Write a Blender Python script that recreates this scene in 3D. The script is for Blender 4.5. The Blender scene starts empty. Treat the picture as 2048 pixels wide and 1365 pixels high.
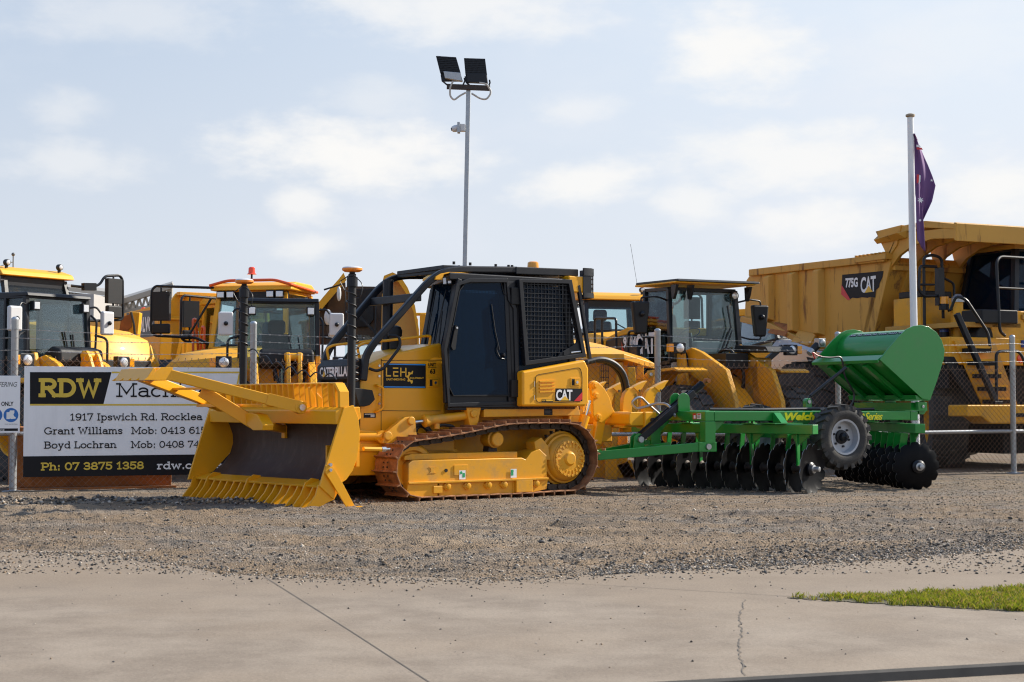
import bpy, bmesh, math, random
import numpy as np
from mathutils import Vector, Matrix
RD = math.radians
S = bpy.context.scene
C = S.collection
# ------------------------------------------------------------------ camera
cam = bpy.data.cameras.new('camera')
cam.lens = 55.0; cam.sensor_width = 36.0; cam.clip_start = 0.1; cam.clip_end = 5000
cam.dof.use_dof = True; cam.dof.focus_distance = 21.6; cam.dof.aperture_fstop = 7.0
camo = bpy.data.objects.new('camera', cam); C.objects.link(camo)
camo.location = (0, 0, 1.3); camo.rotation_euler = (RD(92.297), 0, 0)
S.camera = camo
# ------------------------------------------------------------------ light
SUN_AZ, SUN_EL = 25.5, 33.0          # azimuth from +X towards +Y
sd = Vector((math.cos(RD(SUN_AZ))*math.cos(RD(SUN_EL)), math.sin(RD(SUN_AZ))*math.cos(RD(SUN_EL)), math.sin(RD(SUN_EL))))
sun = bpy.data.lights.new('sun', 'SUN'); sun.energy = 5.0; sun.angle = RD(0.53); sun.color = (1.0, 0.93, 0.82)
suno = bpy.data.objects.new('sun', sun); C.objects.link(suno)
suno.rotation_euler = (-sd).to_track_quat('-Z', 'Y').to_euler()
S.view_settings.view_transform = 'Standard'; S.view_settings.look = 'None'
S.view_settings.exposure = 0.64; S.view_settings.gamma = 1.0
w = bpy.data.worlds.new('World'); S.world = w; w.use_nodes = True
NT = w.node_tree; NT.nodes.clear()
class NG:
    """tiny node helper"""
    def __init__(s, nt): s.nt = nt
    def n(s, t, **k):
        o = s.nt.nodes.new(t)
        for a, b in k.items(): setattr(o, a, b)
        return o
    def l(s, a, b): s.nt.links.new(a, b)
    def put(s, sock, v):
        if isinstance(v, (int, float)): sock.default_value = v
        elif isinstance(v, tuple): sock.default_value = v
        else: s.l(v, sock)
    def m(s, op, a, b=0.0, c=None, clamp=False):
        o = s.n('ShaderNodeMath', operation=op, use_clamp=clamp)
        s.put(o.inputs[0], a); s.put(o.inputs[1], b)
        if c is not None: s.put(o.inputs[2], c)
        return o.outputs[0]
    def mix(s, f, a, b, mode='MIX'):
        o = s.n('ShaderNodeMix', data_type='RGBA', blend_type=mode)
        s.put(o.inputs[0], f)
        s.put(o.inputs[6], a if not isinstance(a, tuple) else (*a[:3], 1)); s.put(o.inputs[7], b if not isinstance(b, tuple) else (*b[:3], 1))
        return o.outputs[2]
    def ss(s, x, a, b):
        o = s.n('ShaderNodeMapRange', interpolation_type='SMOOTHSTEP')
        s.put(o.inputs[0], x); o.inputs[1].default_value = a; o.inputs[2].default_value = b
        return o.outputs[0]
    def noise(s, vec, scale, det=4, rough=.55, out=0, dist=0.0):
        o = s.n('ShaderNodeTexNoise'); s.l(vec, o.inputs['Vector'])
        o.inputs['Scale'].default_value = scale; o.inputs['Detail'].default_value = det; o.inputs['Roughness'].default_value = rough
        o.inputs['Distortion'].default_value = dist
        return o.outputs[out]
g = NG(NT)
out = g.n('ShaderNodeOutputWorld'); bgd = g.n('ShaderNodeBackground')
sky = g.n('ShaderNodeTexSky', sky_type='NISHITA', sun_disc=False, sun_elevation=RD(SUN_EL), sun_rotation=RD(90-SUN_AZ), air_density=1.0, dust_density=2.5, ozone_density=1.5)
tc = g.n('ShaderNodeTexCoord'); sx = g.n('ShaderNodeSeparateXYZ'); g.l(tc.outputs['Generated'], sx.inputs[0])
az = g.m('ARCTAN2', sx.outputs[0], sx.outputs[1]); el = g.m('ARCSINE', sx.outputs[2])
nz = g.n('ShaderNodeMapping'); g.l(tc.outputs['Generated'], nz.inputs[0]); nz.inputs['Scale'].default_value = (1, 1, 2.2)
n1 = g.noise(nz.outputs[0], 30, 8, .58); n2 = g.noise(nz.outputs[0], 7, 5, .5)
# cumulus banks: azimuth, elevation, half width, half height (degrees), strength
CL = [(-5.9,9.1,4.6,1.25,1),(-7.6,7.2,1.25,.7,.8),(-7.3,5.7,1.5,.6,.6),(8.1,12.7,2.6,1.6,.95),(2.6,7.9,2.3,.85,.9),(10.6,8.9,5,1.2,.85),(6.7,7.2,1.5,.65,.7),(10.9,6.7,2.6,.9,.85),(17,7.6,2.4,1.3,.9),
      (-15.6,8.4,2.4,.8,.5),(-16.1,10.2,1.2,.7,.4),(-2,14.5,5.2,1.4,.75),(-5.2,10.9,1.9,.75,.35),(2.2,10.8,1.6,.5,.45),(-13.8,13.6,4.4,1.1,.4),(16,12.6,4.2,1.5,.25),
      (-30,12,7,3,.8),(-48,9,8,2.5,.8),(34,11,8,3,.8),(55,14,9,4,.8),(-75,13,12,4,.8),(90,12,14,4,.8),(150,13,20,5,.8),(-140,15,18,6,.8)]
tot = None
wob = g.m('MULTIPLY', g.m('SUBTRACT', n1, .5), 2.0)
elw = g.m('ADD', el, g.m('MULTIPLY', g.m('SUBTRACT', n2, .5), .03))
for (a0, e0, wa, he, st) in CL:
    da = g.m('DIVIDE', g.m('SUBTRACT', az, RD(a0)), RD(wa))
    de = g.m('DIVIDE', g.m('SUBTRACT', elw, RD(e0)), RD(he))
    # flat bottom: stretch below
    d = g.m('SQRT', g.m('ADD', g.m('MULTIPLY', da, da), g.m('MULTIPLY', de, de)))
    d = g.m('SUBTRACT', d, g.m('MULTIPLY', wob, 1.0))
    k = g.m('MULTIPLY', g.ss(d, 1.45, .15), st)
    tot = k if tot is None else g.m('MAXIMUM', tot, k)
veil = g.m('MULTIPLY', g.ss(n2, .45, .72), .4)
hzn = g.ss(el, .30, .02)
base = g.n('ShaderNodeVectorMath', operation='SCALE'); g.l(sky.outputs[0], base.inputs[0]); base.inputs[3].default_value = 0.07
c0 = g.mix(0.74, base.outputs[0], (.39, .465, .575))
right = g.ss(az, -.42, .38)
c1 = g.mix(g.m('MULTIPLY', right, .75), c0, (.55, .60, .66))
c2 = g.mix(g.m('MULTIPLY', hzn, .66), c1, (.515, .532, .566))
c3 = g.mix(veil, c2, (.535, .555, .60))
away = g.m('ADD', g.m('MULTIPLY', sx.outputs[0], math.cos(RD(SUN_AZ))), g.m('MULTIPLY', sx.outputs[1], math.sin(RD(SUN_AZ))))
c3 = g.mix(g.m('MULTIPLY', g.ss(away, .0, -.60), .52), c3, (.19, .29, .46))
c3 = g.mix(g.m('MULTIPLY', g.ss(el, .27, .80), .88), c3, (.15, .25, .45))
c4 = g.mix(g.m('MULTIPLY', tot, .95), c3, (.63, .622, .608))
g.l(c4, bgd.inputs[0]); bgd.inputs[1].default_value = 1.0
g.l(bgd.outputs[0], out.inputs[0])
S.cycles.max_bounces = 8; S.cycles.transparent_max_bounces = 24
S.cycles.use_denoising = True
S.cycles.filter_width = 1.15
# ------------------------------------------------------------------ materials
MATS = {}
def mat(name, col, rough=.5, metal=0., var=.12, vs=3.0, coat=0., bump=0., bs=60., dirt=None, dirt_amt=.4, ds=4., dthr=(.5,.7), streak=False, spec=.5, scr=0.):
    m = bpy.data.materials.new(name); m.use_nodes = True
    q = NG(m.node_tree); P = m.node_tree.nodes['Principled BSDF']
    t = q.n('ShaderNodeTexCoord').outputs['Object']
    n = q.noise(t, vs, 5, .6)
    lo = tuple(c*(1-var) for c in col); hi = tuple(min(1, c*(1+var)) for c in col)
    c = q.mix(n, lo, hi)
    sn = q.n('ShaderNodeMapping'); q.l(t, sn.inputs[0]); sn.inputs['Scale'].default_value = (3, 14, 42); sn.inputs['Rotation'].default_value = (.3, .5, .2)
    if scr: c = q.mix(q.m('MULTIPLY', q.ss(q.noise(sn.outputs[0], 1.6, 6, .7), .66, .74), scr), c, tuple(k*.35+.03 for k in col)); c = q.mix(q.m('MULTIPLY', q.ss(q.noise(t, 26, 5, .7), .62, .72), scr*.8), c, (.16,.10,.05))
    if dirt:
        tt = t
        if streak:
            mp = q.n('ShaderNodeMapping'); q.l(t, mp.inputs[0]); mp.inputs['Scale'].default_value = (1, 1, .14); tt = mp.outputs[0]
        dn = q.noise(tt, ds, 8, .68)
        f = q.m('MULTIPLY', q.ss(dn, *dthr), dirt_amt)
        c = q.mix(f, c, dirt)
        rr = q.m('ADD', q.m('MULTIPLY', f, .35), rough)
        q.l(rr, P.inputs['Roughness'])
    else:
        rr = q.m('ADD', q.m('MULTIPLY', q.noise(t, vs*3, 4), .18), rough-.09)
        q.l(rr, P.inputs['Roughness'])
    q.l(c, P.inputs['Base Color'])
    P.inputs['Metallic'].default_value = metal; P.inputs['Coat Weight'].default_value = coat; P.inputs['Coat Roughness'].default_value = .08
    P.inputs['Specular IOR Level'].default_value = spec
    if bump:
        b = q.n('ShaderNodeBump'); b.inputs['Strength'].default_value = bump; b.inputs['Distance'].default_value = .01
        q.l(q.noise(t, bs, 5, .6), b.inputs['Height']); q.l(b.outputs[0], P.inputs['Normal'])
    MATS[name] = m
    return m
YEL = mat('yellow_paint', (.83,.38,.008), .36, var=.06, vs=1.5, coat=.14, spec=.4, dirt=(.50,.30,.10), dirt_amt=.22, ds=5, dthr=(.5,.8), scr=0.22)
YELM = mat('matt_yellow_paint', (.77,.355,.012), .44, var=.08, coat=.05, spec=.4, dirt=(.36,.23,.10), dirt_amt=.5, ds=3.2, dthr=(.46,.72), scr=0.5)
YELO = mat('aged_yellow_paint', (.52,.27,.045), .5, var=.12, dirt=(.20,.09,.04), dirt_amt=.6, ds=5, dthr=(.55,.8), streak=True)
YELT = mat('truck_body_yellow', (.60,.31,.045), .55, var=.10, vs=1., dirt=(.15,.06,.03), dirt_amt=.8, ds=4.5, dthr=(.53,.66), streak=True)
YELV = mat('hauler_yellow', (.80,.375,.014), .5, var=.08, coat=.03, spec=.35, dirt=(.35,.22,.10), dirt_amt=.3, ds=3)
BLK = mat('black_paint', (.009,.0105,.015), .42, var=.2, coat=.05, spec=.35)
DRK = mat('dark_plastic', (.012,.0125,.014), .55, var=.25, bump=.15, bs=120, spec=.35)
BLK2 = mat('dark_gap', (.008,.008,.009), .8, var=.2)
RUB = mat('tyre_rubber', (.035,.034,.033), .8, var=.3, vs=8, bump=.4, bs=40, dirt=(.16,.14,.115), dirt_amt=.5, ds=6, dthr=(.42,.75))
STL = mat('bright_steel', (.62,.62,.63), .25, 1.0, var=.1)
GAL = mat('galvanised_steel', (.42,.44,.46), .48, .75, var=.18, vs=14, bump=.08)
RST = mat('rusty_track', (.24,.105,.045), .72, .1, var=.4, vs=9, bump=.5, bs=50, dirt=(.42,.20,.09), dirt_amt=.75, ds=9, dthr=(.42,.66))
CHN = mat('track_link_iron', (.06,.045,.036), .65, .4, var=.4, vs=12, bump=.4)
RSTP = mat('rust_plate', (.36,.13,.035), .8, .1, var=.35, vs=5, bump=.4, dirt=(.12,.05,.03), dirt_amt=.6, ds=4)
MLD = mat('worn_mouldboard', (.070,.048,.042), .52, .35, var=.3, vs=5, dirt=(.20,.16,.135), dirt_amt=.55, ds=7, dthr=(.46,.76), streak=True, bump=.15)
GRN = mat('green_paint', (.006,.23,.030), .3, var=.07, vs=1.2, coat=.4, dirt=(.06,.16,.05), dirt_amt=.2, ds=4)
DSC = mat('black_disc_steel', (.004,.004,.005), .42, .0, var=.25, coat=.0, spec=.12, dirt=(.06,.056,.052), dirt_amt=.10, ds=5, dthr=(.5,.75))
RIM = mat('grey_rim', (.42,.44,.47), .4, .2, var=.08)
WHT = mat('sign_white', (.86,.865,.88), .45, var=.04, vs=5, dirt=(.50,.50,.52), dirt_amt=.35, ds=3, dthr=(.45,.8), streak=True)
LETB = mat('letter_black', (.007,.007,.010), .5, var=.1, spec=.25)
LETY = mat('letter_yellow', (.72,.50,.055), .5, var=.06)
LETW = mat('letter_white', (.82,.82,.82), .45, var=.03)
LETLY = mat('letter_lemon', (.86,.76,.012), .4, var=.03)
LETO = mat('letter_gold', (.80,.46,.03), .4, var=.03)
RED = mat('red_paint', (.62,.012,.016), .4, var=.06, coat=.2)
ORG = mat('orange_paint', (.75,.10,.012), .38, var=.06, coat=.3)
BLU = mat('sign_blue', (.012,.14,.47), .4, var=.05)
BLUL = mat('stripe_blue', (.03,.27,.75), .4, var=.05)
GRYD = mat('decal_grey', (.10,.105,.11), .5, var=.1)
SILV = mat('silver_bonnet', (.50,.49,.48), .32, .4, var=.06, coat=.3)
WPL = mat('white_plastic', (.62,.62,.62), .35, var=.06)
SEAT = mat('seat_fabric', (.045,.045,.05), .9, var=.2)
AMB = mat('amber_lens', (.85,.33,.01), .2, var=.05, coat=.5)
REDL = mat('red_orange_lens', (.80,.06,.012), .2, var=.05, coat=.5)
BLUEL = mat('blue_lens', (.02,.07,.35), .2, var=.05, coat=.5)
LAMP = mat('lamp_glass', (.72,.73,.74), .12, .35, var=.2, vs=60, coat=.6)
CLAD = mat('wall_cladding', (.40,.38,.36), .6, var=.06)
TRS = mat('truss_steel', (.34,.32,.29), .6, .2, var=.1)
TAN = mat('liner_brown', (.085,.062,.045), .8, var=.3, vs=4, bump=.3, bs=20, dirt=(.035,.03,.03), dirt_amt=.6, ds=3)
PURP = mat('flag_navy', (.15,.07,.20), .8, var=.1, bump=.1)
WIRE = mat('rusty_wire', (.27,.17,.12), .7, .3, var=.4, vs=3)
BWIRE = mat('barbed_wire', (.42,.40,.38), .45, .7, var=.2)
HOSE = mat('hose_rubber', (.022,.023,.026), .45, var=.2)
ALU = mat('cast_aluminium', (.42,.43,.44), .42, .8, var=.2, vs=20)
WPOLE = mat('white_pole', (.78,.79,.80), .35, var=.03)
def glass(name, tint, refl=.12, rough=.02, opac=0.0, dark=(.01,.012,.016), ior=1.5):
    m = bpy.data.materials.new(name); m.use_nodes = True; q = NG(m.node_tree); m.node_tree.nodes.clear()
    o = q.n('ShaderNodeOutputMaterial'); tr = q.n('ShaderNodeBsdfTransparent'); tr.inputs[0].default_value = (*tint, 1)
    gl = q.n('ShaderNodeBsdfGlossy'); gl.inputs['Roughness'].default_value = rough; gl.inputs[0].default_value = (1,1,1,1)
    df = q.n('ShaderNodeBsdfDiffuse'); df.inputs[0].default_value = (*dark, 1)
    m1 = q.n('ShaderNodeMixShader'); m1.inputs[0].default_value = opac; q.l(tr.outputs[0], m1.inputs[1]); q.l(df.outputs[0], m1.inputs[2])
    lw = q.n('ShaderNodeFresnel'); lw.inputs[0].default_value = ior
    f = q.m('ADD', lw.outputs[0], refl, clamp=True)
    m2 = q.n('ShaderNodeMixShader'); q.l(f, m2.inputs[0]); q.l(m1.outputs[0], m2.inputs[1]); q.l(gl.outputs[0], m2.inputs[2])
    q.l(m2.outputs[0], o.inputs[0]); MATS[name] = m
    return m
GLS = glass('cab_glass', (.82,.90,.91), -.015)
GLSD = glass('tinted_glass', (.20,.33,.47), -.02, opac=.5, dark=(.004,.021,.05), ior=1.4)
GLSG = glass('greenish_glass', (.55,.66,.64), .06, opac=.15, dark=(.2,.25,.24))
# ------------------------------------------------------------------ mesh helper
class MB:
    def __init__(s): s.v = []; s.f = []; s.mi = []; s.m = 0
    def add(s, vs, fs):
        o = len(s.v); s.v += [tuple(p) for p in vs]; s.f += [tuple(i+o for i in f) for f in fs]; s.mi += [s.m]*len(fs)
        return s
    def box(s, x0, x1, y0, y1, z0, z1):
        return s.add([(x0,y0,z0),(x1,y0,z0),(x1,y1,z0),(x0,y1,z0),(x0,y0,z1),(x1,y0,z1),(x1,y1,z1),(x0,y1,z1)],
                     [(0,3,2,1),(4,5,6,7),(0,1,5,4),(1,2,6,5),(2,3,7,6),(3,0,4,7)])
    def prism(s, pts, ax, a, b):
        n = len(pts)
        if ax == 'y': A = [(p[0],a,p[1]) for p in pts]; B = [(p[0],b,p[1]) for p in pts]
        elif ax == 'x': A = [(a,p[0],p[1]) for p in pts]; B = [(b,p[0],p[1]) for p in pts]
        else: A = [(p[0],p[1],a) for p in pts]; B = [(p[0],p[1],b) for p in pts]
        return s.add(A+B, [tuple(range(n)), tuple(range(2*n-1, n-1, -1))] + [(i,(i+1)%n,n+(i+1)%n,n+i) for i in range(n)])
    def hexa(s, lo, hi):
        return s.add(list(lo)+list(hi), [(0,3,2,1),(4,5,6,7),(0,1,5,4),(1,2,6,5),(2,3,7,6),(3,0,4,7)])
    def plate(s, pts, t):
        P = [Vector(p) for p in pts]; n = Vector((0,0,0))
        for i in range(len(P)): n += (P[i]-P[0]).cross(P[(i+1)%len(P)]-P[0])
        n.normalize(); k = len(P)
        A = [p-n*t/2 for p in P]; B = [p+n*t/2 for p in P]
        return s.add(A+B, [tuple(range(k-1,-1,-1)), tuple(range(k,2*k))] + [(i,(i+1)%k,k+(i+1)%k,k+i) for i in range(k)])
    def sweep(s, path, prof, closed=False, up=None, scale=None):
        P = [Vector(p) for p in path]; n = len(P); k = len(prof); rings = []
        prevN = None
        for i in range(n):
            if closed: t = P[(i+1)%n]-P[i-1]
            elif i == 0: t = P[1]-P[0]
            elif i == n-1: t = P[-1]-P[-2]
            else: t = (P[i+1]-P[i]).normalized()+(P[i]-P[i-1]).normalized()
            t.normalize()
            if up is not None: N = Vector(up)
            elif prevN is None: N = Vector((0,0,1)) if abs(t.z) < .9 else Vector((1,0,0))
            else: N = prevN
            N = (N - t*N.dot(t)); N.normalize(); B = t.cross(N); prevN = N
            mi = 1.0
            if 0 < i < n-1 or closed:
                a = (P[i]-P[i-1]).normalized(); c = a.dot(t); mi = 1/max(.5, c)
            sc = 1 if scale is None else scale[i]
            rings.append([P[i]+(B*u*mi+N*v)*sc if abs(t.z) < 2 else P[i] for u, v in prof])
        vs = [p for r in rings for p in r]; fs = []
        m = n if closed else n-1
        for i in range(m):
            j = (i+1)%n
            for q in range(k): fs.append((i*k+q, i*k+(q+1)%k, j*k+(q+1)%k, j*k+q))
        if not closed: fs += [tuple(range(k-1,-1,-1)), tuple(range((n-1)*k, n*k))]
        return s.add(vs, fs)
    def tube(s, path, r, n=8, closed=False):
        sc = None
        if isinstance(r, (list, tuple)): sc = list(r); r = 1
        return s.sweep(path, [(r*math.cos(2*math.pi*i/n), r*math.sin(2*math.pi*i/n)) for i in range(n)], closed, scale=sc)
    def bar(s, path, w, h, up=(0,0,1), closed=False):
        return s.sweep(path, [(-w/2,-h/2),(w/2,-h/2),(w/2,h/2),(-w/2,h/2)], closed, up)
    def cyl(s, p0, p1, r, r1=None, n=16):
        return s.tube([p0, p1], [r, r if r1 is None else r1], n)
    def lathe(s, prof, o, axis, n=24, ph=0):
        """prof: (t along axis, radius) open profile capped at the ends"""
        o = Vector(o); a = Vector(axis).normalized(); u = a.orthogonal().normalized(); v = a.cross(u); k = len(prof)
        vs = [o+a*t+(u*math.cos(2*math.pi*j/n+ph)+v*math.sin(2*math.pi*j/n+ph))*r for t, r in prof for j in range(n)]
        fs = [(i*n+j, i*n+(j+1)%n, (i+1)*n+(j+1)%n, (i+1)*n+j) for i in range(k-1) for j in range(n)]
        fs += [tuple(range(n-1,-1,-1)), tuple(range((k-1)*n, k*n))]
        return s.add(vs, fs)
    def ringlathe(s, prof, o, axis, n=32):
        """closed profile (torus like)"""
        o = Vector(o); a = Vector(axis).normalized(); u = a.orthogonal().normalized(); v = a.cross(u); k = len(prof)
        vs = [o+a*t+(u*math.cos(2*math.pi*j/n)+v*math.sin(2*math.pi*j/n))*r for t, r in prof for j in range(n)]
        return s.add(vs, [(i*n+j, i*n+(j+1)%n, ((i+1)%k)*n+(j+1)%n, ((i+1)%k)*n+j) for i in range(k) for j in range(n)])
    def ball(s, c, r, n=12, m=7, sc=(1,1,1)):
        c = Vector(c); vs = []; 
        for i in range(1, m):
            th = math.pi*i/m
            vs += [(c.x+r*sc[0]*math.sin(th)*math.cos(2*math.pi*j/n), c.y+r*sc[1]*math.sin(th)*math.sin(2*math.pi*j/n), c.z+r*sc[2]*math.cos(th)) for j in range(n)]
        fs = [(i*n+j, (i+1)*n+j, (i+1)*n+(j+1)%n, i*n+(j+1)%n) for i in range(m-2) for j in range(n)]
        vs += [(c.x,c.y,c.z+r*sc[2]), (c.x,c.y,c.z-r*sc[2])]; N = (m-1)*n
        fs += [(N, j, (j+1)%n) for j in range(n)] + [(N+1, (m-2)*n+(j+1)%n, (m-2)*n+j) for j in range(n)]
        return s.add(vs, fs)
    def quad(s, O, U, V, w, h):
        O = Vector(O); U = Vector(U)*w; V = Vector(V)*h
        return s.add([O, O+U, O+U+V, O+V], [(0,1,2,3)])
    def poly2(s, pts, O, U, V):
        O = Vector(O); U = Vector(U); V = Vector(V)
        return s.add([O+U*x+V*y for x, y in pts], [tuple(range(len(pts)))])
    def text(s, txt, O, U, V, w, h, bold=0., shear=0., sp=1.0):
        vs, fs = text2d(txt, bold, shear, sp)
        x0 = min(p[0] for p in vs); x1 = max(p[0] for p in vs); y0 = min(p[1] for p in vs); y1 = max(p[1] for p in vs)
        O = Vector(O); U = Vector(U); V = Vector(V)
        return s.add([O+U*((p[0]-x0)/(x1-x0)*w)+V*((p[1]-y0)/(y1-y0)*h) for p in vs], fs)
    def obj(s, name, mats, parent=None, bevel=0., seg=2, sharp=38, xf=None, fix=True):
        if not isinstance(mats, (list, tuple)): mats = [mats]
        vs = [xf(*p) for p in s.v] if xf else s.v
        me = bpy.data.meshes.new(name); me.from_pydata([tuple(p) for p in vs], [], s.f)
        if fix:
            bm = bmesh.new(); bm.from_mesh(me); bmesh.ops.recalc_face_normals(bm, faces=bm.faces); bm.to_mesh(me); bm.free()
        for m in mats: me.materials.append(m)
        if len(mats) > 1: me.polygons.foreach_set('material_index', s.mi)
        me.polygons.foreach_set('use_smooth', [True]*len(me.polygons))
        if not bevel: me.set_sharp_from_angle(angle=RD(sharp))
        o = bpy.data.objects.new(name, me); C.objects.link(o)
        if parent: o.parent = parent
        if bevel:
            b = o.modifiers.new('bevel', 'BEVEL'); b.width = bevel; b.segments = seg; b.limit_method = 'ANGLE'; b.angle_limit = RD(35); b.harden_normals = True; b.use_clamp_overlap = True
        return o
_tc = {}
def text2d(txt, bold, shear, sp):
    k = (txt, bold, shear, sp)
    if k in _tc: return _tc[k]
    cu = bpy.data.curves.new('t', 'FONT'); cu.body = txt; cu.size = 1; cu.offset = bold; cu.shear = shear; cu.space_character = sp; cu.resolution_u = 3
    ob = bpy.data.objects.new('t', cu); C.objects.link(ob)
    me = bpy.data.meshes.new_from_object(ob.evaluated_get(bpy.context.evaluated_depsgraph_get()))
    r = ([tuple(v.co) for v in me.vertices], [tuple(p.vertices) for p in me.polygons])
    bpy.data.objects.remove(ob); bpy.data.curves.remove(cu); bpy.data.meshes.remove(me)
    _tc[k] = r
    return r
def tag(o, label=None, cat=None, group=None, kind=None):
    if label: o['label'] = label
    if cat: o['category'] = cat
    if group: o['group'] = group
    if kind: o['kind'] = kind
    return o
def root(name, label, cat, loc=(0,0,0), a=None, group=None):
    """Empty at the base of a thing; local x = forward, y = left, z = up; heading given as in the survey: forward = (-cos a, -sin a)"""
    o = bpy.data.objects.new(name, None); C.objects.link(o); o.location = loc; o.empty_display_size = .3
    if a is not None: o.rotation_euler = (0, 0, RD(180+a))
    return tag(o, label, cat, group)
def dup(o, parent, loc=None, rot=None):
    c = o.copy(); C.objects.link(c); c.parent = parent
    if loc is not None: c.location = loc
    if rot is not None: c.rotation_euler = rot
    return c
def arc(cx, cy, r, a0, a1, n=8, ry=None):
    ry = r if ry is None else ry
    return [(cx+r*math.cos(RD(a0+(a1-a0)*i/n)), cy+ry*math.sin(RD(a0+(a1-a0)*i/n))) for i in range(n+1)]
def rnd_path(pts, r, n=4):
    """round the corners of a 3D polyline"""
    P = [Vector(p) for p in pts]; o = [P[0]]
    for i in range(1, len(P)-1):
        a = (P[i-1]-P[i]); b = (P[i+1]-P[i]); d = min(r, a.length*.45, b.length*.45); a = P[i]+a.normalized()*d; b = P[i]+b.normalized()*d
        for k in range(n+1):
            t = k/n; o.append(a*(1-t)**2+P[i]*2*t*(1-t)+b*t*t)
    o.append(P[-1]); return o
# slab-serif lettering: strokes on a unit cap height, serifs as short bars
def _glyphs():
    A = arc; G = {}
    def g_(ch, w, st, se=()): G[ch] = (w, st, se)
    X = .66
    g_('R', .78, [[(.16,0),(.16,1)], [(.16,1),(.42,1)]+A(.44,.74,.22,90,-90,8,.26)+[(.16,.48)], [(.40,.48),(.66,0)]], [(.14,0,.15),(.12,1,.13),(.68,0,.13)])
    g_('D', .80, [[(.16,0),(.16,1)], [(.16,1),(.36,1)]+A(.36,.5,.34,90,-90,12,.5)+[(.16,0)]], [(.12,0,.12),(.12,1,.12)])
    g_('W', 1.05, [[(.14,1),(.33,0),(.525,.85),(.72,0),(.91,1)]], [(.15,1,.16),(.90,1,.16)])
    g_('M', 1.0, [[(.17,0),(.17,1),(.5,.22),(.83,1),(.83,0)]], [(.16,0,.15),(.84,0,.15),(.12,1,.12),(.88,1,.12)])
    g_('I', .40, [[(.2,0),(.2,1)]], [(.2,0,.17),(.2,1,.17)])
    g_('P', .70, [[(.16,0),(.16,1)], [(.16,1),(.40,1)]+A(.40,.72,.24,90,-90,8,.28)+[(.16,.44)]], [(.16,0,.16),(.12,1,.13)])
    g_('B', .74, [[(.16,0),(.16,1)], [(.16,1),(.40,1)]+A(.40,.76,.2,90,-90,8,.24)+[(.16,.52)], [(.40,.52)]+A(.42,.26,.24,90,-90,8,.26)+[(.16,0)]], [(.11,0,.11),(.11,1,.11)])
    g_('L', .64, [[(.18,1),(.18,0),(.58,0),(.58,.22)]], [(.18,1,.15),(.13,0,.12)])
    g_('G', .86, [A(.44,.5,.36,50,310,16,.5)+[(.72,.10),(.72,.42)]], [(.68,.44,.16)])
    g_('c', .58, [A(.31,X/2,.24,55,305,12,X/2)])
    g_('o', .64, [A(.32,X/2,.25,0,360,16,X/2)])
    g_('e', .62, [[(.08,X*.53),(.56,X*.53)]+A(.32,X/2,.24,5,315,14,X/2)])
    g_('a', .62, [[(.12,X*.86)]+A(.29,X*.72,.2,120,0,6,X*.28)+[(.49,0)], [(.49,X*.58)]+A(.29,X*.30,.20,80,280,10,X*.30)+[(.49,.10)]], [(.54,0,.10)])
    g_('h', .68, [[(.15,0),(.15,1)], [(.15,X*.62)]+A(.34,X*.62,.18,170,0,8,X*.38)+[(.52,0)]], [(.15,0,.14),(.54,0,.14),(.11,1,.10)])
    g_('n', .68, [[(.15,0),(.15,X)], [(.15,X*.62)]+A(.34,X*.62,.18,170,0,8,X*.38)+[(.52,0)]], [(.15,0,.14),(.54,0,.14),(.11,X,.10)])
    g_('m', .98, [[(.15,0),(.15,X)], [(.15,X*.62)]+A(.32,X*.62,.16,170,0,8,X*.38)+[(.48,0)], [(.48,X*.62)]+A(.65,X*.62,.16,170,0,8,X*.38)+[(.81,0)]], [(.15,0,.12),(.48,0,.11),(.84,0,.12),(.11,X,.10)])
    g_('r', .50, [[(.17,0),(.17,X)], [(.17,X*.55)]+A(.36,X*.60,.19,170,70,6,X*.40)], [(.18,0,.16),(.12,X,.10)])
    g_('i', .36, [[(.18,0),(.18,X)], [(.18,.90),(.18,1.0)]], [(.18,0,.16),(.12,X,.10)])
    g_('l', .36, [[(.18,0),(.18,1)]], [(.18,0,.16),(.12,1,.10)])
    g_('k', .66, [[(.15,0),(.15,1)], [(.50,X),(.17,X*.42)], [(.27,X*.55),(.52,0)]], [(.15,0,.13),(.11,1,.10),(.50,X,.12),(.54,0,.11)])
    g_('d', .66, [[(.52,0),(.52,1)], A(.31,X/2,.22,0,360,16,X/2)], [(.57,0,.09),(.47,1,.10)])
    g_('b', .66, [[(.14,0),(.14,1)], A(.35,X/2,.22,0,360,16,X/2)], [(.10,1,.10)])
    g_('p', .66, [[(.14,-.34),(.14,X)], A(.35,X/2,.22,0,360,16,X/2)], [(.14,-.34,.13),(.10,X,.10)])
    g_('s', .52, [[(.43,X*.80)]+A(.26,X*.76,.17,30,220,8,X*.24)+[(.34,X*.47)]+A(.26,X*.24,.18,50,-150,8,X*.24)])
    g_('t', .42, [[(.19,X+.24),(.19,.14)]+A(.32,.14,.13,180,300,6,.14)], [(.19,X,.16)])
    g_('w', .88, [[(.12,X),(.27,0),(.44,X*.92),(.61,0),(.76,X)]], [(.13,X,.12),(.75,X,.12)])
    g_('y', .64, [[(.13,X),(.32,.02)], [(.51,X),(.24,-.34),(.10,-.34)]], [(.14,X,.12),(.50,X,.12)])
    g_('u', .66, [[(.14,X),(.14,.2)]+A(.32,.2,.18,180,360,8,.2)+[(.50,X)], [(.50,.3),(.50,0)]], [(.10,X,.10),(.46,X,.10),(.54,0,.09)])
    g_('0', .66, [A(.33,.5,.25,0,360,20,.5)])
    g_('1', .52, [[(.10,.80),(.27,1),(.27,0)]], [(.27,0,.19)])
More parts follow.
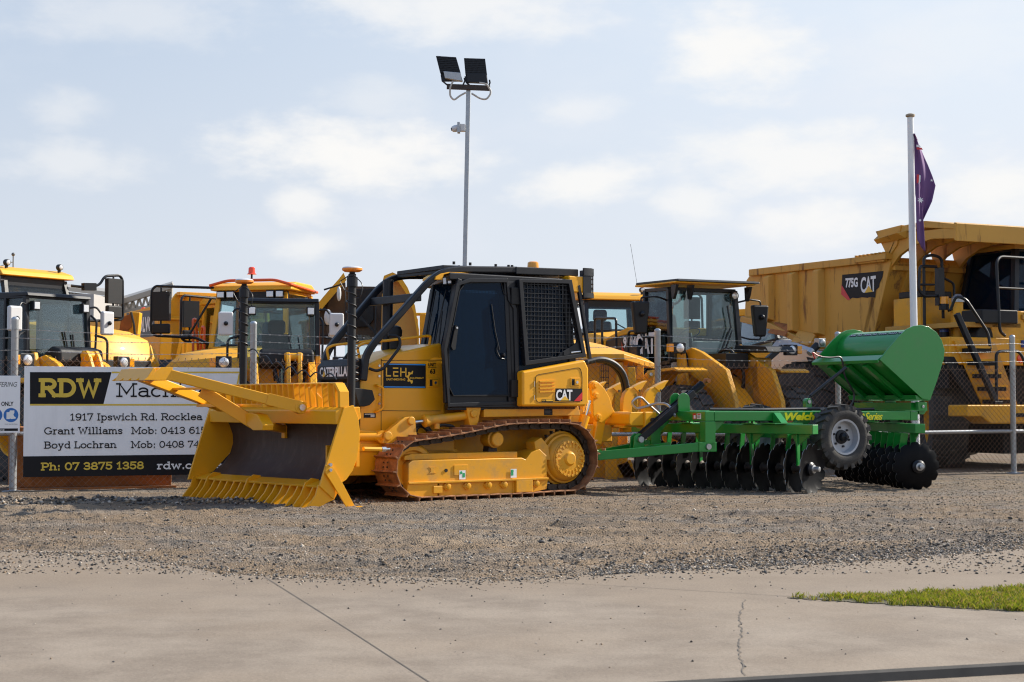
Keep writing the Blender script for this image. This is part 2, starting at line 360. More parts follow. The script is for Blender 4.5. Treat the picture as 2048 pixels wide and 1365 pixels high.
    g_('3', .64, [[(.10,.84)]+A(.31,.75,.21,150,-90,10,.25)+[(.24,.5)], [(.30,.5)]+A(.32,.25,.24,90,-150,10,.25)])
    g_('4', .68, [[(.46,0),(.46,1),(.08,.30),(.62,.30)]], [(.48,0,.15)])
    g_('5', .64, [[(.54,1),(.16,1),(.13,.56)]+A(.31,.32,.24,125,-150,12,.32)])
    g_('6', .66, [[(.50,.92)]+A(.38,.5,.29,75,180,8,.5)+[(.09,.32)], A(.33,.31,.24,0,360,16,.31)])
    g_('7', .62, [[(.08,.86),(.08,1),(.55,1),(.26,0)]])
    g_('8', .66, [A(.33,.75,.20,0,360,14,.25), A(.33,.25,.25,0,360,16,.25)])
    g_('9', .66, [[(.16,.08)]+A(.28,.5,.29,-105,0,8,.5)+[(.57,.68)], A(.33,.69,.24,0,360,16,.31)])
    g_('.', .30, [[(.15,-.02),(.15,.08)]]); g_(':', .32, [[(.16,-.02),(.16,.08)], [(.16,.50),(.16,.60)]]); g_(' ', .34, [])
    return G
GLY = _glyphs()
def slab(mb, txt, O, U, V, w, cap, t):
    """slab lettering, total width w, cap height cap, stroke thickness t (fraction of cap)"""
    O = Vector(O); U = Vector(U); V = Vector(V); N = U.cross(V); tw = sum(GLY[c][0] for c in txt); sx = w/tw; cx = 0; z = 0
    tx = t*cap
    for ch in txt:
        gw, st, se = GLY[ch]
        def pt(p, dz): return O+U*((cx+p[0])*sx)+V*(t/2*cap+p[1]*(1-t)*cap)+N*dz
        for s_ in st:
            z += 1; P = [pt(p, .0004*(z % 5)) for p in s_]; L = []; Rr = []
            closed = (P[0]-P[-1]).length < 1e-5
            n = len(P)
            for i in range(n):
                a = P[i-1] if i > 0 else (P[-2] if closed else None); b = P[i+1] if i < n-1 else (P[1] if closed else None)
                d1 = (P[i]-a).normalized() if a is not None and (P[i]-a).length > 1e-7 else None
                d2 = (b-P[i]).normalized() if b is not None and (b-P[i]).length > 1e-7 else None
                if d1 is None: d = d2
                elif d2 is None: d = d1
                else:
                    d = d1+d2
                    d = d.normalized() if d.length > .2 else d1
                k = 1.0
                if d1 is not None and d2 is not None: k = 1/max(.55, d.dot(d1))
                nn = N.cross(d); L.append(P[i]+nn*tx/2*k); Rr.append(P[i]-nn*tx/2*k)
            if not closed:
                e0 = (P[0]-P[1]).normalized()*tx*.5; e1 = (P[-1]-P[-2]).normalized()*tx*.5
                L[0] = L[0]+e0; Rr[0] = Rr[0]+e0; L[-1] = L[-1]+e1; Rr[-1] = Rr[-1]+e1
            mb.add(L+Rr, [(i, n+i, n+i+1, i+1) for i in range(n-1)])
        for (x, y, h) in se:
            z += 1; c = pt((x, y), .0004*(z % 5)+.0021); hw = U*(h*sx); hh = V*(tx*.46)
            mb.add([c-hw-hh, c+hw-hh, c+hw+hh, c-hw+hh], [(0,1,2,3)])
        cx += gw
def cat_logo(mb, O, U, V, w, h, mw, my):
    """white letters with a yellow triangle under the middle one"""
    N = Vector(U).cross(Vector(V)); O = Vector(O)
    mb.m = mw; mb.text('CAT', O, U, V, w, h, bold=.03, sp=.92)
    mb.m = my; mb.poly2([(.27*w, 0), (.80*w, 0), (.535*w, .42*h)], O+N*.003, U, V)
rng = random.Random(7)

# ================================================================== SETTING
def gravel_mat():
    m = bpy.data.materials.new('gravel'); m.use_nodes = True; q = NG(m.node_tree); P = m.node_tree.nodes['Principled BSDF']
    t = q.n('ShaderNodeTexCoord').outputs['Object']
    v = q.n('ShaderNodeTexVoronoi'); q.l(t, v.inputs['Vector']); v.inputs['Scale'].default_value = 52
    v2 = q.n('ShaderNodeTexVoronoi'); q.l(t, v2.inputs['Vector']); v2.inputs['Scale'].default_value = 120
    sp = q.n('ShaderNodeSeparateColor'); q.l(v.outputs['Color'], sp.inputs[0])
    sp2 = q.n('ShaderNodeSeparateColor'); q.l(v2.outputs['Color'], sp2.inputs[0])
    st = q.mix(sp.outputs[0], (.074,.066,.058), (.360,.304,.242)); st2 = q.mix(sp2.outputs[1], (.087,.073,.060), (.360,.291,.223))
    st = q.mix(.5, st, st2)
    mp = q.n('ShaderNodeMapping'); q.l(t, mp.inputs[0]); mp.inputs['Scale'].default_value = (.35, 1, 1)
    big = q.noise(mp.outputs[0], 1.1, 6, .62); fine = q.noise(t, 240, 3)
    sand = q.mix(fine, (.167,.117,.072), (.310,.226,.149))
    c = q.mix(q.ss(big, .36, .56), st, sand)
    dk = q.noise(mp.outputs[0], 2.6, 6, .65)
    c = q.mix(q.m('MULTIPLY', q.ss(dk, .50, .66), .6), c, (.085,.078,.072))
    m3 = q.n('ShaderNodeMapping'); q.l(t, m3.inputs[0]); m3.inputs['Scale'].default_value = (.07, .85, 1); m3.inputs['Rotation'].default_value = (0, 0, RD(4))
    ln = q.noise(m3.outputs[0], 1.5, 5, .6)
    c = q.mix(q.m('MULTIPLY', q.ss(ln, .54, .66), .5), c, (.322,.242,.164)); c = q.mix(q.m('MULTIPLY', q.ss(ln, .46, .34), .45), c, (.12,.10,.085))
    q.l(c, P.inputs['Base Color']); P.inputs['Roughness'].default_value = .92; P.inputs['Specular IOR Level'].default_value = .25
    h = q.m('ADD', q.m('MULTIPLY', v.outputs['Distance'], -1.0), q.m('MULTIPLY', v2.outputs['Distance'], -.5))
    b = q.n('ShaderNodeBump'); b.inputs['Strength'].default_value = .9; b.inputs['Distance'].default_value = .02
    q.l(h, b.inputs['Height']); q.l(b.outputs[0], P.inputs['Normal'])
    return m
GRAV = gravel_mat()
def conc_mat():
    m = bpy.data.materials.new('concrete'); m.use_nodes = True; q = NG(m.node_tree); P = m.node_tree.nodes['Principled BSDF']
    t = q.n('ShaderNodeTexCoord').outputs['Object']
    mp = q.n('ShaderNodeMapping'); q.l(t, mp.inputs[0]); mp.inputs['Scale'].default_value = (.42, 1.0, 1); mp.inputs['Rotation'].default_value = (0, 0, RD(12))
    a = q.noise(t, 1.6, 9, .68); b_ = q.noise(t, .55, 4); f = q.noise(t, 160, 3, .7); s = q.noise(t, 7, 8, .72); sp_ = q.noise(t, 55, 6, .75)
    c = q.mix(q.ss(a, .32, .68), (.205,.161,.120), (.316,.258,.198))
    c = q.mix(q.m('MULTIPLY', q.ss(b_, .42, .62), .45), c, (.279,.213,.149))
    c = q.mix(q.m('MULTIPLY', q.ss(s, .56, .74), .35), c, (.149,.124,.102))
    sy = q.n('ShaderNodeSeparateXYZ'); q.l(t, sy.inputs[0]); ed = q.m('ADD', sy.outputs[1], q.m('MULTIPLY', a, 3.2))
    c = q.mix(q.m('MULTIPLY', q.ss(ed, 11.6, 13.4), .6), c, (.236,.176,.119))
    c = q.mix(q.m('MULTIPLY', q.ss(sp_, .50, .66), .40), c, (.124,.099,.077))
    c = q.mix(q.m('MULTIPLY', q.ss(sp_, .48, .34), .35), c, (.409,.347,.279))
    c = q.mix(q.m('MULTIPLY', f, .35), c, (.149,.122,.095))
    q.l(c, P.inputs['Base Color']); P.inputs['Roughness'].default_value = .85; P.inputs['Specular IOR Level'].default_value = .3
    b = q.n('ShaderNodeBump'); b.inputs['Strength'].default_value = .35; b.inputs['Distance'].default_value = .004
    q.l(q.m('ADD', f, q.m('MULTIPLY', q.noise(t, 30, 4), 2)), b.inputs['Height']); q.l(b.outputs[0], P.inputs['Normal'])
    return m
CONC = conc_mat()
ASPH = mat('asphalt', (.085,.083,.08), .9, var=.35, vs=90, bump=.5, bs=120)
LINE = mat('road_line_yellow', (.58,.40,.11), .7, var=.15, vs=12)
KERB = mat('kerb_face_dark', (.075,.068,.06), .9, var=.4, vs=6)  # kerb face, much darker than the apron concrete
CRK = mat('crack_dark', (.135,.112,.09), .95, var=.2)
SOIL = mat('soil', (.10,.085,.05), .95, var=.3, vs=20)
STONE = None
# ground to the horizon
m = MB(); m.add([(-1500,-1500,-.10),(1500,-1500,-.10),(1500,3000,-.10),(-1500,3000,-.10)], [(0,1,2,3)])
tag(m.obj('ground', GRAV, fix=False), kind='structure')
# kerb line and apron
K0 = Vector((1.14, 7.52, 0)); KD = (Vector((2.6, 7.96, 0))-K0).normalized(); KN = Vector((-KD.y, KD.x, 0))
def kp(s, n, z=0): p = K0+KD*s+KN*n; return (p.x, p.y, z)
m = MB()
m.add([kp(-30,0), kp(30,0), kp(30,16), kp(-30,16)], [(0,1,2,3)])
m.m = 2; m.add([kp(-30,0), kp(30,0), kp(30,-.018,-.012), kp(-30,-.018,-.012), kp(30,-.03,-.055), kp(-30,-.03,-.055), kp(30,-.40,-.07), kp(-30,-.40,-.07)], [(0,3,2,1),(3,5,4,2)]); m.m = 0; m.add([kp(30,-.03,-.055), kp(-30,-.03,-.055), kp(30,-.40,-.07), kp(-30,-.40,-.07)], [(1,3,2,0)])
m.m = 1
def strip(mb, pts, w, z, jit=0.):
    P = [Vector((p[0], p[1], z)) for p in pts]
    if jit:
        q = []
        for i in range(len(P)-1):
            n = max(2, int((P[i+1]-P[i]).length/.045))
            for k in range(n): q.append(P[i].lerp(P[i+1], k/n)+Vector((rng.uniform(-jit,jit), rng.uniform(-jit,jit), 0)))
        P = q+[P[-1]]
    L = []; Rr = []
    for i in range(len(P)):
        d = (P[min(i+1,len(P)-1)]-P[max(i-1,0)]).normalized(); nn = Vector((-d.y, d.x, 0)); ww = w*(rng.uniform(.5,1.5) if jit else 1)
        L.append(P[i]+nn*ww/2); Rr.append(P[i]-nn*ww/2)
    n = len(P); mb.add(L+Rr, [(i, n+i, n+i+1, i+1) for i in range(n-1)])
strip(m, [(-1.852,11.793),(-0.928,9.026),(-0.276,7.029)], .007, .0025)
strip(m, [(-0.618,11.862),(0.77,11.214),(1.999,10.553)], .008, .0025)
strip(m, [(1.55,10.446),(1.386,9.594),(1.295,8.871),(1.201,8.333),(1.124,7.639),(1.119,7.542)], .007, .003, .010)
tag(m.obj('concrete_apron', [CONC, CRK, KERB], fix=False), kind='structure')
m = MB(); m.add([kp(-40,-.38,-.075), kp(40,-.38,-.075), kp(40,-9,-.075), kp(-40,-9,-.075)], [(0,3,2,1)]); m.m = 1
m.add([kp(-40,-.40,-.071), kp(40,-.40,-.071), kp(40,-.50,-.071), kp(-40,-.50,-.071)], [(0,3,2,1)])
tag(m.obj('road', [ASPH, LINE], fix=False), kind='structure')
# gravel yard with a ragged front edge
BX = np.array([(-6.688,14.761),(-5.304,14.199),(-4.532,13.91),(-3.834,13.633),(-3.185,13.28),(-2.475,12.474),(-1.906,11.896),(-1.13,11.693),(-0.456,11.561),(0.097,11.693),(1.075,12.25),(2.342,12.784),(3.278,13.28),(4.07,13.816),(4.642,14.248),(6.218,15.311)])
def yb(x): return np.interp(x, BX[:,0], BX[:,1])
def vnoise(x, y, seed):
    r = np.random.RandomState(seed); Tn = r.rand(256, 256)
    xi = np.floor(x).astype(int); yi = np.floor(y).astype(int); fx = x-xi; fy = y-yi
    fx = fx*fx*(3-2*fx); fy = fy*fy*(3-2*fy)
    a = Tn[xi%256, yi%256]; b = Tn[(xi+1)%256, yi%256]; c = Tn[xi%256, (yi+1)%256]; d = Tn[(xi+1)%256, (yi+1)%256]
    return (a*(1-fx)+b*fx)*(1-fy)+(c*(1-fx)+d*fx)*fy
def gz(x, y):
    e = y-yb(x)+(vnoise(x*1.3, y*1.3, 3)-.5)*.5+(vnoise(x*5, y*5, 4)-.5)*.25
    base = np.clip(e/.8, -.5, 1)*.022
    n = (vnoise(x*2.2, y*4.5, 1)-.5)*.035+(vnoise(x*7, y*9, 2)-.5)*.026+(vnoise(x*13, y*13, 5)-.5)*.034+(vnoise(x*27, y*27, 6)-.5)*.02
    rid = np.exp(-((y-(20.45+.02*x))/.22)**2)*np.clip((-x-2.5)/1.5, 0, 1)*.05*(.4+1.2*vnoise(x*6, y*6, 8))
    for (a, b, c_, ph) in ((14.3,.05,.35,.3),(16.1,.05,.35,.3),(15.0,-.03,.25,1.4),(16.8,-.03,.25,1.4),(17.9,.02,.3,2.2),(19.2,.02,.3,2.2)):
        dd = (y-(a+b*x+c_*np.sin(.3*x+ph)))/.20; n = n*(1-.6*np.exp(-dd*dd))-.022*np.exp(-dd*dd)+.014*np.exp(-((np.abs(dd)-1.7)/.5)**2)*(.3+1.4*vnoise(x*4, y*8, 14))
    far = np.clip((y-19.0)/1.5, 0, 1)
    return base+n*np.clip(e/.5, 0, 1)*(1-.6*far)+rid-.006*far
def grid(xs, ys, name, mt):
    X, Y = np.meshgrid(xs, ys); Z = gz(X, Y); nx, ny = len(xs), len(ys)
    co = np.stack([X, Y, Z], -1).reshape(-1, 3).astype(np.float32)
    i = np.arange(nx*ny).reshape(ny, nx); f = np.stack([i[:-1,:-1], i[:-1,1:], i[1:,1:], i[1:,:-1]], -1).reshape(-1)
    me = bpy.data.meshes.new(name); me.vertices.add(len(co)); me.vertices.foreach_set('co', co.ravel())
    n = len(f)//4; me.loops.add(len(f)); me.loops.foreach_set('vertex_index', f.astype(np.int32)); me.polygons.add(n)
    me.polygons.foreach_set('loop_start', np.arange(0, 4*n, 4, dtype=np.int32)); me.update(calc_edges=True)
    me.polygons.foreach_set('use_smooth', [True]*n); me.materials.append(mt)
    o = bpy.data.objects.new(name, me); C.objects.link(o); return o
xs = np.concatenate([np.arange(-60,-9,2.), np.arange(-9,11.5,.035), np.arange(11.5,60,2.)]); ys = np.concatenate([np.arange(10.6,24.,.04), np.arange(24.,33,.12), np.arange(33,90,2.)])
tag(grid(xs, ys, 'gravel_yard', GRAV), kind='structure')
# loose stones
def stones(name, P, Rr, mats, seed):
    r = np.random.RandomState(seed); n = len(P)
    b = np.array([(1,0,0),(-1,0,0),(0,1,0),(0,-1,0),(0,0,1),(0,0,-1)], float)
    F = np.array([(0,2,4),(2,1,4),(1,3,4),(3,0,4),(2,0,5),(1,2,5),(3,1,5),(0,3,5)])
    V = b[None]*(.65+.7*r.rand(n, 6, 1)); V = V+.22*r.randn(n, 6, 3)
    th = r.rand(n)*6.28; c, s_ = np.cos(th), np.sin(th); x = V[...,0]*c[:,None]-V[...,1]*s_[:,None]; y = V[...,0]*s_[:,None]+V[...,1]*c[:,None]
    V = np.stack([x, y*1.0, V[...,2]*.68], -1)*Rr[:,None,None]+P[:,None,:]
    co = V.reshape(-1, 3).astype(np.float32); f = (F[None]+np.arange(n)[:,None,None]*6).reshape(-1).astype(np.int32)
    me = bpy.data.meshes.new(name); me.vertices.add(len(co)); me.vertices.foreach_set('co', co.ravel()); me.loops.add(len(f)); me.loops.foreach_set('vertex_index', f)
    k = len(f)//3; me.polygons.add(k); me.polygons.foreach_set('loop_start', np.arange(0, 3*k, 3, dtype=np.int32)); me.update(calc_edges=True)
    for mt in mats: me.materials.append(mt)
    me.polygons.foreach_set('material_index', np.repeat(r.choice(len(mats), n, p=[.34,.26,.26,.14]), 8).astype(np.int32))
    o = bpy.data.objects.new(name, me); C.objects.link(o); return o
SM = [mat('stone_grey', (.15,.138,.125), .9, var=.5, vs=9, spec=.15), mat('stone_dark', (.065,.06,.056), .9, var=.4, vs=9, spec=.15), mat('stone_tan', (.27,.20,.135), .9, var=.35, vs=9, spec=.15), mat('stone_pale', (.46,.40,.33), .9, var=.25, vs=9, spec=.15)]
r_ = np.random.RandomState(11)
def scatter(n, x0, x1, yf, rf, zoff=.3):
    x = r_.uniform(x0, x1, n); y = yf(x, n); rr = rf(n); z = np.maximum(gz(x, y), 0)+rr*zoff
    return np.stack([x, y, z], 1), rr
A1 = scatter(80000, -9.5, 11.5, lambda x, n: yb(x)-.15+np.abs(r_.randn(n))*.1+r_.rand(n)**1.25*12.5, lambda n: .0045+.008*r_.rand(n)**2.6)
A2 = scatter(9000, .6, 5.2, lambda x, n: yb(x)-.10+r_.gamma(1.6, .34, n)*np.clip((x-.2)/2.2, .25, 1)*1.2, lambda n: .005+.011*r_.rand(n)**2.4)
A3 = scatter(2600, -5, 4.6, lambda x, n: yb(x)+.1-r_.gamma(1.5, .16, n), lambda n: .004+.010*r_.rand(n)**2.2)
A4 = scatter(170, -3.5, 4., lambda x, n: r_.uniform(7.7, 11.6, n), lambda n: .004+.006*r_.rand(n)**2)
A5 = scatter(1500, -8.5, -1.8, lambda x, n: 20.4+.02*x+r_.randn(n)*.2, lambda n: .012+.03*r_.rand(n)**2)
A6 = scatter(420, -8, 9, lambda x, n: r_.uniform(12.2, 19.5, n), lambda n: .012+.018*r_.rand(n)**2)
def clus(x, n):
    y = r_.uniform(12, 21, n); k = vnoise(x*1.1, y*2.4, 12); return np.where(k > .56, y, 12.0+1.5*r_.rand(n))
A7 = scatter(9000, -9, 9, clus, lambda n: .005+.012*r_.rand(n)**2.6)
PP = np.concatenate([a[0] for a in (A1,A2,A3,A4,A5,A6,A7)]); RR = np.concatenate([a[1] for a in (A1,A2,A3,A4,A5,A6,A7)])
tag(stones('gravel_stones', PP, RR, SM, 5), 'loose grey and tan gravel stones spread over the yard and the concrete edge', 'gravel', kind='stuff')
# grass wedge
GP = np.array([(1.853,10.526),(2.115,10.635),(2.473,10.718),(3.031,10.888),(3.61,11.093),(5.043,11.529),(4.069,9.312),(3.203,9.846),(2.647,10.087),(2.215,10.315)])
m = MB(); gj = []
for i in range(len(GP)):
    a_, b_ = Vector(GP[i]), Vector(GP[(i+1) % len(GP)])
    for k in range(24): p = a_.lerp(b_, k/24); gj.append((p.x+rng.uniform(-.02,.02), p.y+rng.uniform(-.025,.02)))
m.prism(gj, 'z', .001, .005); so = m.obj('soil', SOIL); tag(so, kind='structure')
def inpoly(x, y, Pg):
    r = np.zeros(len(x), bool); j = len(Pg)-1
    for i in range(len(Pg)):
        xi, yi = Pg[i]; xj, yj = Pg[j]; c = ((yi > y) != (yj > y)) & (x < (xj-xi)*(y-yi)/(yj-yi+1e-12)+xi); r ^= c; j = i
    return r
def grass():
    r = np.random.RandomState(4); n = 70000; x = r.uniform(GP[:,0].min(), GP[:,0].max(), n); y = r.uniform(GP[:,1].min(), GP[:,1].max(), n)
    k = inpoly(x+(vnoise(x*14, y*14, 31)-.5)*.10, y+(vnoise(x*16, y*16, 32)-.5)*.14, GP); x = x[k]; y = y[k]; k = vnoise(x*9, y*9, 21)+.35*r.rand(len(x)) > .42; x = x[k]; y = y[k]; n = len(x)
    h = (.010+.024*r.rand(n)**1.5)*(.6+.8*vnoise(x*6, y*6, 9)); th = r.rand(n)*6.28; wd = .0022+.0018*r.rand(n); ln = h*(.25+.75*r.rand(n)); la = r.rand(n)*6.28
    b0 = np.stack([x-np.cos(th)*wd, y-np.sin(th)*wd, np.full(n, .002)], 1); b1 = np.stack([x+np.cos(th)*wd, y+np.sin(th)*wd, np.full(n, .002)], 1)
    md = np.stack([x+np.cos(la)*ln*.35, y+np.sin(la)*ln*.35, .008+h*.62], 1); tp = np.stack([x+np.cos(la)*ln, y+np.sin(la)*ln, .008+h], 1)
    co = np.stack([b0, b1, md, tp], 1).reshape(-1, 3).astype(np.float32)
    f = (np.array([(0,1,2),(0,2,3)])[None]+np.arange(n)[:,None,None]*4); f = np.stack([f[:,0], np.stack([f[:,0,1], np.arange(n)*4+3, np.arange(n)*4+2], 1)], 1).reshape(-1).astype(np.int32)
    me = bpy.data.meshes.new('grass'); me.vertices.add(len(co)); me.vertices.foreach_set('co', co.ravel()); me.loops.add(len(f)); me.loops.foreach_set('vertex_index', f)
    q = len(f)//3; me.polygons.add(q); me.polygons.foreach_set('loop_start', np.arange(0, 3*q, 3, dtype=np.int32)); me.update(calc_edges=True)
    for c in ((.14,.17,.012), (.20,.205,.018), (.07,.095,.012), (.24,.18,.065)):
        mt = bpy.data.materials.new('grass_blade'); mt.use_nodes = True; P = mt.node_tree.nodes['Principled BSDF']; P.inputs['Base Color'].default_value = (*c, 1); P.inputs['Roughness'].default_value = .55
        P.inputs['Subsurface Weight'].default_value = 0
        t = mt.node_tree; tl = t.nodes.new('ShaderNodeBsdfTranslucent'); tl.inputs[0].default_value = (c[0]*1.5, c[1]*1.5, c[2], 1); mx = t.nodes.new('ShaderNodeMixShader'); mx.inputs[0].default_value = .45
        t.links.new(P.outputs[0], mx.inputs[1]); t.links.new(tl.outputs[0], mx.inputs[2]); t.links.new(mx.outputs[0], t.nodes['Material Output'].inputs[0]); me.materials.append(mt)
    me.polygons.foreach_set('material_index', np.repeat(r.choice(4, n, p=[.36,.30,.14,.20]), 2).astype(np.int32))
    o = bpy.data.objects.new('grass', me); C.objects.link(o); return o
tag(grass(), 'short bright green grass growing in a wedge beside the concrete path', 'grass', kind='stuff')
# ================================================================== FENCE
FO = (-7.306, 23.070, 0)
fen = root('chain_link_fence', 'rusty chain link fence with galvanised posts and three barbed wire strands', 'fence', FO, 200.1)
PS = [-7.1, -3.55, -.03, 3.504, 7.068, 10.423, 13.961, 17.713, 21.3]
for i, s_ in enumerate(PS):
    m = MB(); m.lathe([(0,.052),(2.53,.052),(2.55,.056),(2.565,.05),(2.585,.022)], (s_,0,0), (0,0,1), 16)
    m.lathe([(-.02,.19),(.02,.16),(.035,.06)], (s_,0,0), (0,0,1), 12)
    m.obj('post', GAL, fen)
m = MB(); d = .05; r0 = .0031; nj = 39
for i in range(int(28/d)):
    pts = []
    for j in range(nj+1):
        a = (i+j) % 2; pts.append((-7+i*d+a*d, -.058+(.004 if a else -.004), .015+j*.05))
    pts.append((pts[-1][0]+rng.uniform(-.012,.012), -.058, pts[-1][2]+.035))
    m.tube(pts, r0, 4)
m.obj('chain_link_mesh', WIRE, fen, fix=False)
for z in (.06, .95, 1.93):
    m = MB(); m.tube([(-7,-.064,z),(21,-.064,z)], .0022, 4); m.obj('tension_wire', WIRE, fen, fix=False)
def barbed(zs, dz):
    m = MB(); pts = []
    for k in range(len(PS)-1):
        for t in range(12):
            u = t/12; s_ = PS[k]+(PS[k+1]-PS[k])*u; pts.append((s_, -.07, zs+dz[k]*(1-u)+dz[k+1]*u-.045*math.sin(math.pi*u)))
    for ph in (0, math.pi):
        q = []
        for i in range(len(pts)-1):
            for t in range(10):
                a = Vector(pts[i]).lerp(Vector(pts[i+1]), t/10); an = (i*10+t)*1.9+ph; q.append(a+Vector((0, .0035*math.cos(an), .0035*math.sin(an))))
        m.tube(q, .0019, 4)
    s_ = -6.9
    while s_ < 21:
        z = float(np.interp(s_, [p[0] for p in pts], [p[2] for p in pts]))
        for an in (40, 140): m.tube([(s_-.018*math.cos(RD(an)), -.07-.012, z-.02*math.sin(RD(an))), (s_+.018*math.cos(RD(an)), -.07+.012, z+.02*math.sin(RD(an)))], .0016, 3)
        m.tube([(s_-.012,-.07,z),(s_+.012,-.07,z)], .005, 5)
        s_ += .15
    m.obj('barbed_wire', BWIRE, fen, fix=False)
Zr = [0,0,0,-.02,.0,.06,.0,.02,0]
barbed(2.40, Zr); barbed(2.27, [z*.3 for z in Zr]); barbed(2.09, [0]*9)
for k in range(3, len(PS)-1):
    m = MB(); a, b = PS[k]+.05, PS[k+1]-.05; m.tube([(a,0,.79),((a*2+b)/3,-.01,.775),((a+2*b)/3,-.01,.785),(b,0,.79)], .034, 12); m.obj('rail', GAL, fen)
m = MB(); m.tube([(-3.5,0,.86),(3.45,0,.86)], .03, 10); m.obj('rail', GAL, fen)
# ---- dealer sign
sg = root('yard_sign', 'large white sign board with black and yellow lettering wired to the fence', 'sign', FO, 200.1)
m = MB(); m.box(.105, 3.365, -.082, -.07, .222, 1.853); m.obj('sign_board', WHT, sg, bevel=.004)
SY = -.0835
def s3(p, dz=0.): return (p[0], SY-dz, p[1])
m = MB(); U = (1,0,0); V = (0,0,1)
blk = [(0.185,1.766),(1.355,1.774),(1.243,1.297),(0.19,1.297)]
m.add([s3(p) for p in blk], [(0,1,2,3)]); (xa, ya), (xb, yb_) = [(0.122,0.241),(0.119,0.528)]
m.add([s3((.105,.222)), s3((3.365,.222)), s3((3.365,yb_)), s3((.105,yb_))], [(0,1,2,3)]); m.obj('black_panel', LETB, sg, fix=False)
m = MB()
for q in ([(1.36,1.782),(3.299,1.796),(3.294,1.77),(1.355,1.757)], [(0.19,1.297),(3.177,1.297),(3.177,1.271),(0.19,1.272)], [(3.264,1.766),(3.291,1.767),(3.2,1.297),(3.174,1.297)]): m.add([s3(p) for p in q], [(0,1,2,3)])
m.obj('yellow_border', LETY, sg, fix=False)
def line(txt, box, t, mt, name='lettering'):
    (xa, yb0), (xb, yt) = box; tw = sum(GLY[c][0] for c in txt); k = (xb-xa)/tw; x = xa
    for wd in txt.split(' '):
        w = sum(GLY[c][0] for c in wd); m = MB(); slab(m, wd, (x, SY-.004, yb0), U, V, w*k, yt-yb0, t); m.obj(name, mt, sg, fix=False); x += (w+GLY[' '][0])*k
line('RDW', [(0.313,1.395),(1.203,1.679)], .21, LETY)
line('Machinery', [(1.422,1.4),(3.192,1.611)], .12, LETB)
line('1917 Ipswich Rd. Rocklea', [(0.759,1.049),(2.712,1.158)], .14, LETB)
line('Grant Williams', [(0.392,0.845),(1.527,0.954)], .14, LETB)
line('Mob: 0413 615', [(1.651,0.842),(2.778,0.951)], .14, LETB)
line('Boyd Lochran', [(0.394,0.637),(1.44,0.744)], .14, LETB)
line('Mob: 0408 74', [(1.647,0.633),(2.675,0.739)], .14, LETB)
line('Ph: 07 3875 1358', [(0.355,0.315),(1.846,0.434)], .19, LETY)
line('rdw.com.au', [(2.033,0.308),(3.148,0.426)], .18, LETW)
m = MB()
for x in (.13, .7, 1.3, 1.9, 2.5, 3.1, 3.34):
    for z in (1.84, .235): m.tube([(x,-.088,z-.012),(x+.004,-.07,z+.03),(x,-.055,z+.05)], .002, 4)
m.obj('wire_tie', WIRE, sg, fix=False)
# ---- site safety sign
ss_ = root('safety_sign', 'white safety sign with blue boot symbol wired to the fence beside the large sign', 'sign', FO, 200.1)
x1 = .052; x0 = x1-1.15; zt, zb = 1.712, .875
m = MB(); m.box(x0, x1, -.076, -.068, zb, zt); m.obj('sign_board', WHT, ss_, bevel=.003)
SY2 = -.0775
def t2(mb, txt, box, **k):
    (xa, ya), (xb, yb2) = box; mb.text(txt, (xa, SY2, ya), U, V, xb-xa, yb2-ya, **k)
m = MB(); t2(m, 'FERING', [(-0.25,1.549),(0.007,1.62)], shear=.25, bold=.005); m.obj('lettering', GRYD, ss_, fix=False)
m = MB(); t2(m, 'ONLY', [(-0.212,1.268),(-0.04,1.331)], bold=.03); m.obj('lettering', LETB, ss_, fix=False); m = MB(); t2(m, 'FOOT PROTECTION', [(-0.158,0.993),(0.017,1.007)]); m.obj('lettering', LETB, ss_, fix=False)
(cx, cz), (rx, rz) = [(-0.074,1.134),(0.03,1.134)]
R_ = rx-cx
for k in (0, -2.15):
    m = MB(); m.poly2(arc(cx+k*R_, cz, R_, 0, 360, 40)[:-1], (0, SY2, 0), U, V); mm = m
    mo = mm.obj('blue_disc', BLUL if False else BLU, ss_, fix=False)
m = MB(); bt = [(68,445),(98,442),(103,425),(150,425),(150,450),(140,470),(148,490),(165,500),(163,515),(118,520),(112,514),(95,520),(68,520)]
m.poly2([(cx+(x-115)/78*R_, cz-(y-476)/78*R_) for x, y in bt], (0, SY2-.001, 0), U, V); m.obj('boot_symbol', LETW, ss_, fix=False)
m = MB(); (xa, za), (xb, zb2) = [(-0.488,0.901),(0.026,0.939)]
m.quad((xa, SY2, za), U, V, xb-xa, zb2-za); m.obj('black_bar', LETB, ss_, fix=False)
m = MB(); (xa, za), (xb, zb2) = [(-0.224,0.903),(-0.163,0.925)]
m.text('CE', (xa, SY2-.001, za), U, V, xb-xa, zb2-za, bold=.02); m.obj('lettering', LETW, ss_, fix=False)
# ---- rusty bin behind the sign
rb = root('rusty_steel_bin', 'low rusty steel bin lying behind the fence under the large sign', 'bin', FO, 200.1)
m = MB(); m.prism([(.25,.05),(1.3,.05),(1.35,.95),(.2,.95)], 'x', -.05, 2.30); m.obj('bin_body', RSTP, rb, bevel=.01)
m = MB(); m.box(-.1, 2.36, .12, .22, .0, .05); m.obj('bottom_flange', RSTP, rb, bevel=.005)
